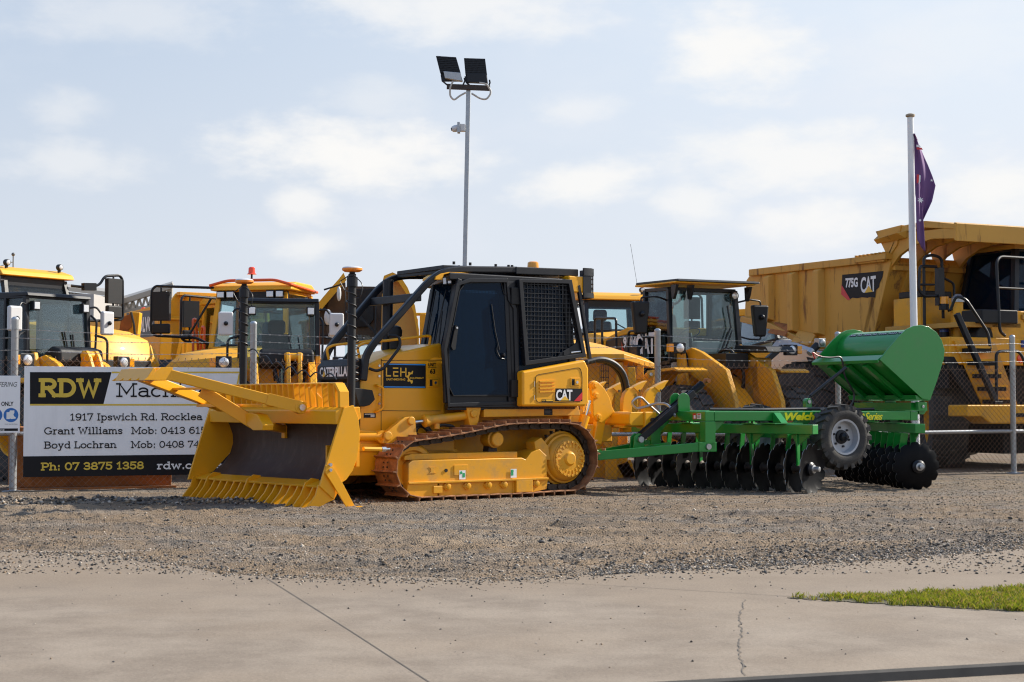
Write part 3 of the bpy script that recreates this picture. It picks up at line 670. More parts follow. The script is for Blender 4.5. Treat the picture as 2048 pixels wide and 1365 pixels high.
# ================================================================== LIGHT POLE
lp = root('light_pole', 'tall galvanised light pole with a rusty crossbar behind the bulldozer', 'light pole', (0,0,0))
YP = 30.0
(px_, py_, pz_), (qx, qy, qz) = [(-0.84,30,7.438),(-0.985,30,0.01)]
m = MB(); m.bar([(qx,YP,-.05),(px_,YP,pz_)], .085, .085, up=(0,1,0)); m.obj('pole', GAL, lp, bevel=.01)
(ax, _, az_), (bx, _, bz) = [(-1.257,30,7.409),(-0.422,30,7.375)]
m = MB(); m.bar([(ax,YP-.07,az_),(bx,YP-.07,bz)], .06, .10); m.obj('crossbar', CHN, lp, bevel=.006)
m = MB()
m.tube(rnd_path([(-1.135,29.9,7.508),(-1.194,29.9,7.389),(-1.193,29.9,7.218),(-1.117,29.9,7.133),(-1.016,29.9,7.218),(-0.889,29.9,7.287)], .12, 6), .018, 8)
m.tube(rnd_path([(-0.627,29.9,7.478),(-0.491,29.9,7.457),(-0.39,29.9,7.287),(-0.491,29.9,7.15),(-0.61,29.9,7.167),(-0.779,29.9,7.27)], .12, 6), .018, 8)
m.obj('conduit', mat('grey_conduit', (.5,.47,.42), .5), lp)
def flood(label, quad, boxq):
    r = root('floodlight', label, 'floodlight', quad[3], None, 'floodlights on the pole')
    o = Vector(quad[3]); Q = [Vector(p)-o for p in quad]           # tl, tr, br, bl
    bk = Vector((0, .09, 0))
    m = MB(); m.hexa(Q[::-1], [p+bk for p in Q[::-1]]); m.obj('housing', BLK, r, bevel=.008)
    m = MB()
    for k in range(9):
        t = (k+.5)/9*.68; a = Q[0].lerp(Q[3], t); b = Q[1].lerp(Q[2], t); m.bar([a+Vector((.01,-.03,0)), b+Vector((-.01,-.03,0))], .05, .016)
    for k in range(17):
        t = (k+.5)/17; a = Q[0].lerp(Q[1], t); b = (Q[3].lerp(Q[2], t)-a)*.7+a; m.bar([a+Vector((0,-.045,0)), b+Vector((0,-.045,0))], .006, .03)
    m.obj('cooling_fins', BLK, r)
    B = [Vector(p)-o for p in boxq]; f = Vector((0, -.10, 0)); m = MB(); m.hexa([p+f for p in B[::-1]], [p+bk*.3 for p in B[::-1]]); m.obj('driver_box', ALU if 'leaning' in label else BLK, r, bevel=.008)
    m = MB(); ll = Q[3]; rr = Q[2]
    m.bar([ll+Vector((-.02,0,.12)), ll+Vector((0,0,0)), ll+Vector((.12,0,-.10))], .03, .012, up=(0,1,0)); m.bar([rr+Vector((.03,0,.06)), rr+Vector((.04,0,0)), rr+Vector((-.01,0,-.12))], .03, .012, up=(0,1,0))
    m.obj('bracket', BLK, r)
flood('black floodlight leaning left with a pale driver box on the light pole', [(-1.465,30,8.009),(-1.083,30,7.983),(-0.952,30,7.532),(-1.346,30,7.532)], [(-1.322,30,7.704),(-0.989,30,7.673),(-0.962,30,7.509),(-1.291,30,7.567)])
flood('black floodlight standing upright with a dark driver box on the light pole', [(-0.925,30,7.967),(-0.522,30,7.954),(-0.466,30,7.495),(-0.884,30,7.502)], [(-0.867,30,7.657),(-0.496,30,7.645),(-0.469,30,7.474),(-0.863,30,7.491)])
cm = root('security_camera', 'white dome security camera clamped to the light pole', 'camera', (0,0,0))
cA = [(-0.901,29.95,6.609),(-1,29.95,6.609),(-1.042,29.95,6.609),(-1.152,29.95,6.601)]
m = MB(); m.box(cA[1][0], cA[0][0], 29.88, 30.0, cA[0][2]-.07, cA[0][2]+.07); m.obj('mount_box', WPL, cm, bevel=.01)
m = MB(); m.box(cA[2][0]-.01, cA[1][0], 29.85, 30.02, cA[0][2]-.10, cA[0][2]+.10); m.obj('clamp', GAL, cm, bevel=.005)
m = MB(); m.lathe([(0,.065),(.06,.068),(.11,.055),(.125,.03)], cA[2], (-1,-.15,-.25), 16); m.obj('camera_body', WPL, cm)
m = MB(); m.lathe([(.122,.034),(.135,.03)], cA[2], (-1,-.15,-.25), 14); m.obj('lens', BLK, cm)
# ================================================================== FLAGPOLE AND FLAG
fp = root('flagpole', 'white flagpole with a flat finial cap standing behind the green plough', 'flagpole', (0,0,0))
T0, T1 = [(7.405,28.9,6.642),(7.452,28.9,-0.099)]
T1 = (T1[0], T1[1], 0.0)
m = MB(); m.tube([T1, T0], [.075, .056], 20); m.obj('pole', WPOLE, fp)
m = MB(); m.lathe([(-.02,.06),(.0,.085),(.03,.085),(.05,.04)], T0, (0,0,1), 18); m.obj('finial', mat('bronze_cap', (.36,.30,.22), .5, .4), fp)
fl = root('flag', 'dark blue flag with white stars hanging limp from the flagpole', 'flag', (0,0,0))
def flagsheet(Lf, Rt, rows, cols, amp, ph, name, y0):
    m = MB(); vs = []
    Lf = [Vector(p) for p in Lf]; Rt = [Vector(p) for p in Rt]
    def at(Pl, t):
        x = t*(len(Pl)-1); i = min(int(x), len(Pl)-2); return Pl[i].lerp(Pl[i+1], x-i)
    for i in range(rows+1):
        a = at(Lf, i/rows); b = at(Rt, i/rows)
        for j in range(cols+1):
            t = j/cols; p = a.lerp(b, t); p.y += y0+amp*math.sin(t*7+ph+i*.12)*min(1, t*3)+.03*t; vs.append(p)
    m.add(vs, [(i*(cols+1)+j, (i+1)*(cols+1)+j, (i+1)*(cols+1)+j+1, i*(cols+1)+j+1) for i in range(rows) for j in range(cols)])
    o = m.obj(name, PURP, fl, fix=False, sharp=180); s = o.modifiers.new('thick', 'SOLIDIFY'); s.thickness = .004; return o
flagsheet([(7.461,28.85,6.317),(7.462,28.85,6.108),(7.463,28.85,5.883),(7.467,28.85,5.658),(7.468,28.85,5.434),(7.471,28.85,5.177),(7.51,28.85,4.921),(7.581,28.85,4.671)], [(7.473,28.85,6.3),(7.561,28.85,6.14),(7.642,28.85,5.947),(7.729,28.85,5.738),(7.804,28.85,5.53),(7.856,28.85,5.344),(7.782,28.85,5.049),(7.59,28.85,4.659)], 28, 14, .05, 0, 'cloth_panel', 0)
flagsheet([(7.436,28.8,5.516),(7.434,28.8,5.235),(7.433,28.8,4.915),(7.436,28.8,4.595),(7.446,28.8,4.308)], [(7.51,28.8,5.516),(7.539,28.8,5.235),(7.554,28.8,4.915),(7.576,28.8,4.595),(7.597,28.8,4.091)], 20, 8, .03, 1, 'cloth_panel', -.14)
def patch(pts, mt, y=-.2):
    m = MB(); m.add([(p[0], p[1]+y, p[2]) for p in pts], [tuple(range(len(pts)))]); m.obj('flag_marking', mt, fl, fix=False)
patch([(7.451,28.8,6.285),(7.466,28.8,6.266),(7.516,28.8,6.157),(7.504,28.8,6.17)], RED, -.03); patch([(7.465,28.8,6.08),(7.528,28.8,6.067),(7.547,28.8,6.035),(7.467,28.8,6.035)], LETW, -.09); patch([(7.467,28.8,6.029),(7.56,28.8,6.022),(7.585,28.8,5.984),(7.47,28.8,5.99)], RED, -.09)
patch([(7.436,28.8,5.51),(7.481,28.8,5.51),(7.473,28.8,5.369),(7.435,28.8,5.343)], RED); patch([(7.484,28.8,5.503),(7.509,28.8,5.491),(7.502,28.8,5.379),(7.47,28.8,5.331)], LETW)
def star(c, r, n):
    (x, y, z) = c; m = MB(); m.add([(x+r*(1 if k%2==0 else .42)*math.sin(math.pi*k/n), y-.2, z+r*(1 if k%2==0 else .42)*math.cos(math.pi*k/n)) for k in range(2*n)], [tuple(range(2*n))]); m.obj('star', LETW, fl, fix=False)
star((7.501,28.8,5.033), .065, 7); star((7.488,28.8,4.666), .03, 7); star((7.696,28.75,5.394), .03, 5)

# ================================================================== BULLDOZER
dz = root('bulldozer', 'yellow tracked bulldozer with black sweeps, slatted blade and rear ripper standing on the gravel', 'bulldozer', (-.930, 22.272, .012), 35)
# ---- tracks
def track_path():
    p = []
    p += [(1.18+.385*math.cos(RD(a)), .435+.385*math.sin(RD(a))) for a in range(-90, 91, 15)]
    p += [(.9,.845),(.6,.885),(.3,.93),(0,.985),(-.25,1.02),(-.6,1.03),(-1.0,1.03)]
    p += [(-1.29+.49*math.cos(RD(a)), .535+.49*math.sin(RD(a))) for a in range(90, 256, 15)]
    p += [(-1.15,.062),(-.6,.05),(0,.05),(.6,.05)]
    return p
def resample(p, n):
    P = [Vector((a, b)) for a, b in p]; P.append(P[0]); L = [0]
    for i in range(len(P)-1): L.append(L[-1]+(P[i+1]-P[i]).length)
    o = []
    for k in range(n):
        d = L[-1]*k/n; i = max(j for j in range(len(L)-1) if L[j] <= d); t = (d-L[i])/(L[i+1]-L[i]); o.append(P[i].lerp(P[i+1], t))
    return o, L[-1]/n
TP, pitch = resample(track_path(), 42)
def shoe_mesh(mb, i, l0, l1):
    mb.m = 0
    a = TP[i]; b = TP[(i+1) % len(TP)]; d = (b-a).normalized(); n = Vector((d.y, -d.x))   # outward
    prof = [(-.012,-.014),(.012,-.02),(pitch-.02,-.012),(pitch+.022,-.02),(pitch+.024,-.008),(pitch-.012,.001),(.03,.001),(.024,.046),(.008,.048),(.002,.0),(-.014,-.004)]
    pts = [a+d*u+n*v for u, v in prof]
    mb.prism([(p.x, p.y) for p in pts], 'y', l0, l1)
def bolts(mb, i, lm):
    a = TP[i]; b = TP[(i+1) % len(TP)]; d = (b-a).normalized(); n = Vector((d.y, -d.x))
    for u in (.075, .135):
        for l in (lm-.05, lm+.05):
            p = a+d*u; mb.cyl((p.x-n.x*.004, l, p.y-n.y*.004), (p.x+n.x*.016, l, p.y+n.y*.016), .013, n=6)
for side in (1, -1):
    m = MB(); c = .94*side
    for i in range(len(TP)):
        a = TP[i]; b = TP[(i+1) % len(TP)]; d = (b-a).normalized(); n = Vector((d.y, -d.x))
        for o in (-.085, .085):
            prof = [(-.02,-.03),(.05,-.018),(pitch-.02,-.018),(pitch+.02,-.04),(pitch+.02,-.085),(pitch-.03,-.10),(.05,-.095),(-.01,-.08)]
            m.prism([tuple(a+d*u+n*v) for u, v in prof], 'y', c+o-.022, c+o+.022)
        p = a-n*.058; m.cyl((p.x, c-.135, p.y), (p.x, c+.135, p.y), .028, n=10)
        p = a+d*.09-n*.05; m.box(p.x-.02, p.x+.02, c-.11, c+.11, p.y-.02, p.y+.02)
    tr = m.obj('track_chain', CHN, dz)
    for i in range(len(TP)):
        m = MB(); shoe_mesh(m, i, c-.285, c+.285); m.m = 1; bolts(m, i, c); m.obj('track_shoe', [RST, CHN], tr, bevel=.004 if side == 1 else 0, seg=1)
    def Y(a, b): return (c+side*a, c+side*b)
    # track roller frame
    m = MB()
    m.prism([(1.33,.25),(1.33,.50),(1.26,.545),(-.50,.545),(-.56,.52),(-.66,.62),(-.80,.66),(-.93,.56),(-.93,.25)], 'y', *Y(-.16,.21)); m.obj('roller_frame', YELM, dz, bevel=.012)
    m = MB(); m.prism([(1.36,.545),(1.36,.60),(1.25,.63),(-.46,.63),(-.46,.545)], 'y', *Y(-.14,.16)); m.obj('frame_cover', YELM, dz, bevel=.012)
    m = MB(); m.prism([(1.34,.235),(1.34,.262),(-.93,.262),(-.93,.235)], 'y', *Y(0,.245)); m.obj('guard_flange', YELM, dz, bevel=.005)
    m = MB()
    m.prism([(.84,.04),(.84,.235),(-.36,.235),(-.36,.04)], 'y', *Y(.10,.19)); m.prism([(1.34,.235),(1.36,.12),(1.28,.055),(.88,.06),(.88,.235)], 'y', *Y(.06,.22)); m.prism([(-.36,.235),(-.36,.06),(-.68,.06),(-.93,.10),(-.95,.235)], 'y', *Y(.06,.20))
    m.obj('roller_guard', YELM, dz, bevel=.008)
    m = MB(); m.prism([(-.38,.07),(-.38,.24),(-.66,.24),(-.66,.07)], 'y', *Y(.205,.245)); m.obj('bolt_plate', YELM, dz, bevel=.01)
    m = MB(); m.prism([(.82,.10),(.82,.20),(.96,.20),(.96,.10)], 'y', *Y(.19,.245)); m.obj('bolt_plate', YELM, dz, bevel=.01)
    for f in (.72, .40, .06, -.20, -.74):
        m = MB(); m.lathe([(0,.06),(.05,.058),(.055,.042),(.075,.04),(.08,.02)], (f, Y(.17,.2)[0], .185), (0, side, 0), 8, .3); m.box(f-.075, f+.075, *sorted(Y(.165,.205)), .17, .20); m.obj('roller_bolt', YELM, dz, bevel=.004)
    if side == 1:
        yy = Y(.212, .22)
        m = MB()
        m.prism(arc(1.02,.41,.04,90,270,6)+arc(.90,.41,.04,-90,90,6), 'y', Y(.20,.214)[0], Y(.20,.216)[1]); m.obj('frame_slot', YELM, dz)
        m = MB(); m.prism([(.62,.33),(.62,.47),(.40,.47),(.40,.33)], 'y', yy[0], yy[1]); m.obj('access_plate', YELM, dz, bevel=.004)
        m = MB(); m.cyl((.745,yy[0]-.01,.40),(.745,yy[1],.40),.024); m.obj('grease_hole', BLK2, dz)
        for f in (.54, -.30):
            m = MB(); m.quad((f,yy[1]+.001,.275),(-1,0,0),(0,0,1),.10,.12); m.m = 1; m.quad((f-.005,yy[1]+.003,.305),(-1,0,0),(0,0,1),.04,.08) if f < 0 else m.quad((f-.05,yy[1]+.003,.30),(-1,0,0),(0,0,1),.04,.06)
            m.m = 1; m.poly2(arc(f-.03,.365,.02,0,360,10)[:-1], (0,yy[1]+.004,0),(1,0,0),(0,0,1)); m.obj('green_sticker', [LETW, mat('sticker_green', (.02,.35,.12), .5)] if f > 0 else [LETW, MATS['sticker_green']], dz, fix=False)
    m = MB(); m.lathe([(-.10,.29),(-.07,.315),(-.04,.335),(.04,.335),(.07,.315),(.10,.29),(.10,.24),(.06,.22),(.06,.10),(.12,.09)], (1.18,c,.435), (0,side,0), 40); m.obj('idler_wheel', YELM, dz)
    # carrier roller
    m = MB(); m.lathe([(-.16,.10),(-.1,.12),(.06,.12),(.07,.098),(.125,.098),(.14,.085)], (-.15,c,.80), (0,side,0), 24); m.obj('carrier_roller', YELM, dz, bevel=.004)
    m = MB(); m.hexa([(-.22,c-.12,.60),(-.06,c-.12,.60),(-.06,c+.02,.60),(-.22,c+.02,.60)],[(-.19,c-.12,.80),(-.10,c-.12,.80),(-.10,c+.02,.80),(-.19,c+.02,.80)]); m.obj('roller_bracket', CHN, dz)
    # final drive
    SC = (-1.31, c, .515)
    m = MB(); nT = 24; prof = []
    for k in range(nT):
        for dd, rr in ((0,.345),(.25,.345),(.42,.415),(.58,.42),(.75,.345)):
            an = 2*math.pi*(k+dd)/nT; prof.append((SC[0]+rr*math.cos(an), SC[2]+rr*math.sin(an)))
    m.prism(prof, 'y', c-.03, c+.03); m.obj('sprocket', CHN, dz)
    m = MB(); m.lathe([(-.2,.30),(.0,.385),(.035,.385),(.045,.355),(.10,.345),(.11,.32),(.17,.30),(.20,.27)], SC, (0,side,0), 48); m.obj('final_drive', YELM, dz)
    m = MB(); m.lathe([(.19,.268),(.215,.268),(.225,.255),(.232,.10),(.25,.09),(.262,.075)], SC, (0,side,0), 48)
    for k in range(20):
        an = 2*math.pi*k/20; cs, sn = math.cos(an), math.sin(an); y0, y1 = sorted(Y(.20,.25))
        q = [(SC[0]+cs*.255-sn*.022, SC[2]+sn*.255+cs*.022),(SC[0]+cs*.255+sn*.022, SC[2]+sn*.255-cs*.022),(SC[0]+cs*.165+sn*.010, SC[2]+sn*.165-cs*.010),(SC[0]+cs*.165-sn*.010, SC[2]+sn*.165+cs*.010)]
        m.prism(q, 'y', y0, Y(.20,.238)[1] if side == 1 else y1); an2 = an+math.pi/20
        m.cyl((SC[0]+.238*math.cos(an2), Y(.22,0)[0], SC[2]+.238*math.sin(an2)), (SC[0]+.238*math.cos(an2), Y(.248,0)[0], SC[2]+.238*math.sin(an2)), .02, n=6)
    m.obj('hub_cover', YELM, dz, bevel=.003, seg=1)
    m = MB(); m.prism([(-.78,.50),(-.74,.76),(-.86,.82),(-.98,.70),(-1.02,.50)], 'y', *Y(-.05,.17)); m.obj('drive_guard', YELM, dz, bevel=.01)
    # push arm
    m = MB(); m.prism([(2.35,.34),(2.35,.60),(1.9,.665),(.2,.66),(.2,.45),(1.3,.335)], 'y', .50*side, .60*side); m.obj('push_arm', YEL, dz, bevel=.01)
# main frame and belly
m = MB(); m.prism([(1.66,.55),(1.66,1.22),(-1.75,1.26),(-1.85,.75),(-1.5,.40),(1.3,.40)], 'y', -.46, .46); m.obj('main_frame', YELM, dz, bevel=.01)
m = MB(); m.prism([(1.95,.70),(1.95,.96),(1.2,.90),(.25,.85),(.25,.60),(1.3,.66)], 'y', -.6, .6)
m.obj('cross_frame', YEL, dz, bevel=.015)
# ---- engine hood
HW = .5
m = MB(); prof = [(1.70,.92),(1.70,1.80),(1.62,1.905),(1.25,1.99),(.40,2.13),(.375,1.9),(.33,1.25),(.33,1.18),(1.36,1.18),(1.36,.92)]
m.prism([(1.70,.62),(1.70,1.60),(1.66,1.78),(1.25,1.955),(.40,2.13),(.33,1.25),(.33,.9),(.86,.85),(.9,.62)], 'y', -HW, HW); m.obj('hood', YEL, dz, bevel=.035, seg=3)
def seam(pts, l=HW+.001, w=.007, name='panel_seam'):
    m = MB(); m.bar([(f, l, u) for f, u in pts], .006, w, up=(0,0,1) if abs(pts[0][1]-pts[-1][1]) < abs(pts[0][0]-pts[-1][0]) else (1,0,0)); m.obj(name, BLK2, dz)
seam([(1.366,.88),(1.366,1.89)]); seam([(1.366,1.869),(.375,1.895)]); seam([(1.36,1.196),(.9,1.19),(.42,1.19)])
for (f, u) in ((1.40,1.80),(1.40,1.66),(1.40,1.41),(1.40,1.29)):
    m = MB(); m.cyl((f,HW-.005,u),(f,HW+.014,u),.017,n=8); m.obj('hood_bolt', STL, dz)
m = MB(); m.tube(rnd_path([(1.45,HW,1.54),(1.45,HW+.07,1.53),(1.375,HW+.08,1.50),(1.37,HW+.08,1.23),(1.45,HW+.07,1.19),(1.46,HW,1.18)], .05), .017, 10); m.obj('grab_handle', YEL, dz)
# grille
m = MB(); m.prism([(1.70,.62),(1.70,1.60),(1.685,1.80),(1.62,1.90),(1.72,1.885),(1.80,1.80),(1.80,1.62),(1.74,1.58),(1.74,.62)], 'y', -.52, .52); m.obj('grille_surround', DRK, dz, bevel=.012)
m = MB()
for k in range(16): m.box(1.735, 1.765, -.43, .43, .70+k*.055, .712+k*.055)
m.box(1.73, 1.742, -.44, .44, .66, 1.57)
m.obj('grille_bars', BLK, dz)
for s_ in (-1, 1):
    m = MB(); m.box(1.72, 1.79, .43*s_, .52*s_, .62, 1.62); m.obj('grille_post', BLK, dz, bevel=.01)
m = MB(); O = (1.803,-.43,1.655); m.text('CATERPILLAR', O, (0,1,0), (0,0,1), .86, .135, bold=.035, sp=.95); m.obj('lettering', LETW, dz, fix=False)
m = MB(); m.poly2([(0,0),(.11,0),(.055,.085)], (1.806,-.355,1.655), (0,1,0), (0,0,1)); m.obj('yellow_triangle', LETO, dz, fix=False)
# hood decal
d3 = lambda p, y: (p[0], y, p[1])
LQ = [(1.333,1.494),(0.65,1.509),(0.677,1.841),(1.334,1.82)]
u_ = Vector((-1,0,0)); (fa, ua), (fb, ub) = (1.333,1.500), (.663,1.505); ht = .335; wd = fa-fb; OD = Vector((fa, HW+.004, ua))
m = MB(); m.quad(OD, u_, (0,0,1), wd, ht); m.obj('company_decal', LETB, dz, fix=False)
m = MB(); m.quad(OD+Vector((-.01,.002,.315)), u_, (0,0,1), wd-.02, .015); m.quad(OD+Vector((-.01,.002,.008)), u_, (0,0,1), wd-.02, .015); m.obj('blue_stripe', BLUL, dz, fix=False)
m = MB(); Od = OD+Vector((-.045,.003,.165)); T_ = .017
def stroke(pts):
    P = [(-x, y) for x, y in pts]
    for i in range(len(P)-1): m.bar([Od+Vector((P[i][0],.0003*i,P[i][1])), Od+Vector((P[i+1][0],.0003*i,P[i+1][1]))], .001, .018, up=(0,0,1) if abs(P[i][1]-P[i+1][1]) < .01 else (1,0,0))
stroke([(0,.112),(0,.0)]); stroke([(-.009,0),(.07,0)]); stroke([(.10,.105),(.185,.105)]); stroke([(.105,.055),(.185,.055)]); stroke([(.105,.0),(.185,.0)]); stroke([(.112,.06),(.112,-.009)])
stroke([(.225,.112),(.225,-.009)]); stroke([(.305,.112),(.305,-.009)]); stroke([(.225,.052),(.305,.052)])
m.obj('gold_lettering', LETO, dz, fix=False); m = MB(); m.text('EARTHMOVING', Od+Vector((.0,.0,-.062)), u_, (0,0,1), .295, .03, bold=.02); m.obj('gold_lettering', LETO, dz, fix=False); m = MB(); m.text('EQUIPMENT', Od+Vector((-.375,.002,-.042)), u_, (0,0,1), .215, .028, bold=.02)
G_ = []
cxg, czg = -.405, -.02
for k in range(19):
    an = 75+k*(285-75)/18; r = .088 if (k//2) % 2 == 0 else .066; G_.append((cxg-r*math.cos(RD(an)), czg+r*math.sin(RD(an))))
G_ = [( .40+ (.088 if (k//2)%2==0 else .066)*math.cos(RD(75+k*210/18)), -.015+(.088 if (k//2)%2==0 else .066)*math.sin(RD(75+k*210/18))) for k in range(19)]
G_ += [(.40+.042*math.cos(RD(285-k*210/12)), -.015+.042*math.sin(RD(285-k*210/12))) for k in range(13)]
m.obj('gold_lettering', LETO, dz, fix=False); m = MB(); m.poly2(G_, Od, u_, (0,0,1)); m.obj('gear_emblem', LETO, dz, fix=False)
m = MB(); OU = Vector((.625,HW+.004,1.80)); m.text('UNIT', OU, u_, (0,0,1), .13, .052, bold=.03, sp=1.02); m.obj('unit_lettering', LETB, dz, fix=False); m = MB(); m.text('63', OU+Vector((-.03,0,-.10)), u_, (0,0,1), .085, .068, bold=.035)
m.quad(OU+Vector((0,0,.064)), u_, (0,0,1), .135, .005); m.quad(OU+Vector((0,0,-.016)), u_, (0,0,1), .135, .005); m.obj('unit_lettering', LETB, dz, fix=False)
def latch(f, u, l):
    m = MB(); m.box(f-.09, f+.09, l, l+.006, u-.065, u+.065); m.obj('latch_plate', YEL, dz, bevel=.003)
    m = MB(); m.box(f-.065, f+.065, l+.004, l+.008, u-.045, u+.045); m.m = 1; m.box(f-.06, f+.02, l+.008, l+.02, u-.042, u+.042); m.m = 2; m.cyl((f-.02,l+.019,u),(f-.02,l+.025,u),.02,n=12); m.obj('latch', [BLK2, YEL, STL], dz)
latch(.535, 1.577, HW)
m = MB(); m.quad((1.635,HW+.003,1.10), u_, (0,0,1), .185, .062); m.m = 1
for k in range(3): m.quad((1.62-(.0 if k == 0 else .09),HW+.005,1.145-k*.017), u_, (0,0,1), .15 if k == 0 else .06, .008)
m.obj('warning_plate', [LETB, LETW], dz, fix=False)
for s_ in (-1, 1):
    m = MB(); l = .43*s_; m.tube(rnd_path([(1.66,l,1.90),(1.70,l,2.05),(1.60,l,2.10),(.60,l,2.225),(.54,l,2.22),(.56,l,2.10)], .06), .019, 10); m.obj('hood_rail', YEL, dz)
# exhaust and precleaner
m = MB(); m.lathe([(0,.075),(.16,.075),(.18,.10),(.26,.105),(.31,.08),(.33,.03)], (.75,-.18,2.06), (0,0,1), 20); m.obj('precleaner', DRK, dz)
m = MB(); m.cyl((.74,-.42,1.95),(.72,-.42,3.05),.075); m.obj('exhaust_stack', BLK, dz)
# ---- sweeps (tree protection bars)
for s_ in (-1, 1):
    b = lambda f, l, u: (f, l*s_, u)
    pth = [b(*p) for p in ((1.686,0.57,1.593), (1.649,0.57,1.926), (1.537,0.6,2.101), (0.727,0.66,2.951), (0.514,0.68,3.097), (0.26,0.68,3.144), (-0.746,0.68,3.186))]
    pth = rnd_path(pth, .20, 5)
    m = MB(); m.bar(pth, .092, .092, up=(0,1,0)); m.obj('sweep_bar', BLK, dz, bevel=.02)
    m = MB(); m.prism([(1.86,1.50),(1.58,1.47),(1.54,1.345),(1.62,1.27),(1.70,1.25),(1.78,1.25),(1.83,1.38)], 'y', .545*s_, .645*s_); m.obj('sweep_bracket', DRK, dz, bevel=.01)
    m = MB(); m.tube(rnd_path([b(1.30,.58,2.20),b(1.18,.66,2.20),b(1.17,.68,2.06),b(1.42,.66,1.76),b(1.52,.64,1.72),b(1.60,.58,1.76)], .09, 5), .02, 10); m.obj('sweep_handle', BLK, dz)
m = MB(); m.bar([(.86,-.64,2.74),(.86,.64,2.74)], .09, .11); m.obj('sweep_crossbar', BLK, dz, bevel=.01)
m = MB(); m.hexa([(.46,-.70,3.10),(.20,-.70,3.13),(.20,.66,3.13),(.42,.66,3.09)],[(.46,-.70,3.15),(.20,-.70,3.20),(.20,.66,3.21),(.42,.66,3.16)]); m.obj('deflector_plate', BLK, dz, bevel=.01)
# ---- cab
CW = .80
foot = [(.50,-.36),(.50,.36),(.17,.80),(-.75,.80),(-.75,-.80),(.17,-.80)]
def cabring(u, ff, fr):
    return [(ff+.34, -.36, u), (ff+.34, .36, u), (ff, CW, u), (fr, CW, u), (fr, -CW, u), (ff, -CW, u)]
lo = cabring(1.20, .50, -1.60); hi = cabring(2.06, .53, -1.68); tp = cabring(2.98, .30, -1.50)
m = MB(); m.prism([(.50,CW),(.20,.27),(.20,-.27),(-.12,-CW),(-1.70,-CW),(-1.70,CW)], 'z', 1.20, 1.42); m.obj('cab_floor', BLK, dz, bevel=.01)
m = MB(); m.prism([(.46,.78),(-.16,-.78),(-1.62,-.78),(-1.62,.78)], 'z', 2.985, 3.09); m.obj('cab_roof', BLK, dz, bevel=.02)
m = MB(); m.prism([(p[0], p[2]) for p in [(0.662,0.72,2.979),(0.648,0.72,3.022),(0.57,0.72,3.066),(0.436,0.72,3.095),(0.232,0.72,3.099),(0.044,0.72,3.09),(0.093,0.72,3.013),(0.235,0.72,3.009),(0.254,0.72,3.079),(0.436,0.72,3.075),(0.522,0.72,3.056),(0.546,0.72,2.982)]], 'y', .40, .74); m.obj('roof_visor', YEL, dz, bevel=.006)
for l in (.52, .64):
    m = MB(); m.box(.30, .36, l-.045, l+.045, 2.94, 3.04); m.m = 1; m.box(.358, .368, l-.038, l+.038, 2.95, 3.03); m.obj('work_light', [BLK, LAMP], dz)
def pil(name, pts, w, h, up, mt=BLK):
    m = MB(); m.bar(pts, w, h, up=up); return m.obj(name, mt, dz, bevel=.008)
for s_ in (-1, 1):
    y = CW*s_
    pil('cab_pillar', [(.52,y,1.3),(.55,y,2.06),(.31,y,3.0)] if s_ > 0 else [(-.10,y,1.3),(-.08,y,2.06),(-.28,y,3.0)], .07, .05, (0,1,0)); pil('cab_pillar', [(-.60,y,1.3),(-.52,y,3.0)], .20, .06, (0,1,0)); pil('cab_pillar', [(-1.70,y,1.3),(-1.48,y,3.02)], .12, .06, (0,1,0))
    pil('cab_pillar', [(.23,.27*s_,2.02),(.04,.27*s_,3.0)], .05, .05, (0,1,0))
pil('cab_pillar', [(-.66,CW,1.3),(-.66,CW-.02,3.02)], .03, .09, (0,1,0), BLK2)
# windscreen and quarter panes
m = MB(); m.plate([(.23,-.27,2.0),(.23,.27,2.0),(.04,.27,3.0),(.04,-.27,3.0)], .008); m.obj('windscreen', GLSD, dz)
for s_ in (-1, 1):
    m = MB(); m.plate([(.23,.28,2.03),(.55,.79,2.03),(.32,.79,2.98),(.04,.28,2.98)] if s_ > 0 else [(.23,-.28,2.03),(-.08,-.79,2.03),(-.28,-.79,2.98),(.04,-.28,2.98)], .008); m.obj('quarter_pane', GLSD, dz)
    m = MB(); m.tube([(.27,.10*s_,2.1),(.22,.12*s_,2.4),(.10,.14*s_,2.9)], .010, 6); m.tube([(.27,.2*s_,2.05),(.18,.16*s_,2.6)], .012, 6); m.obj('wiper', BLK, dz)
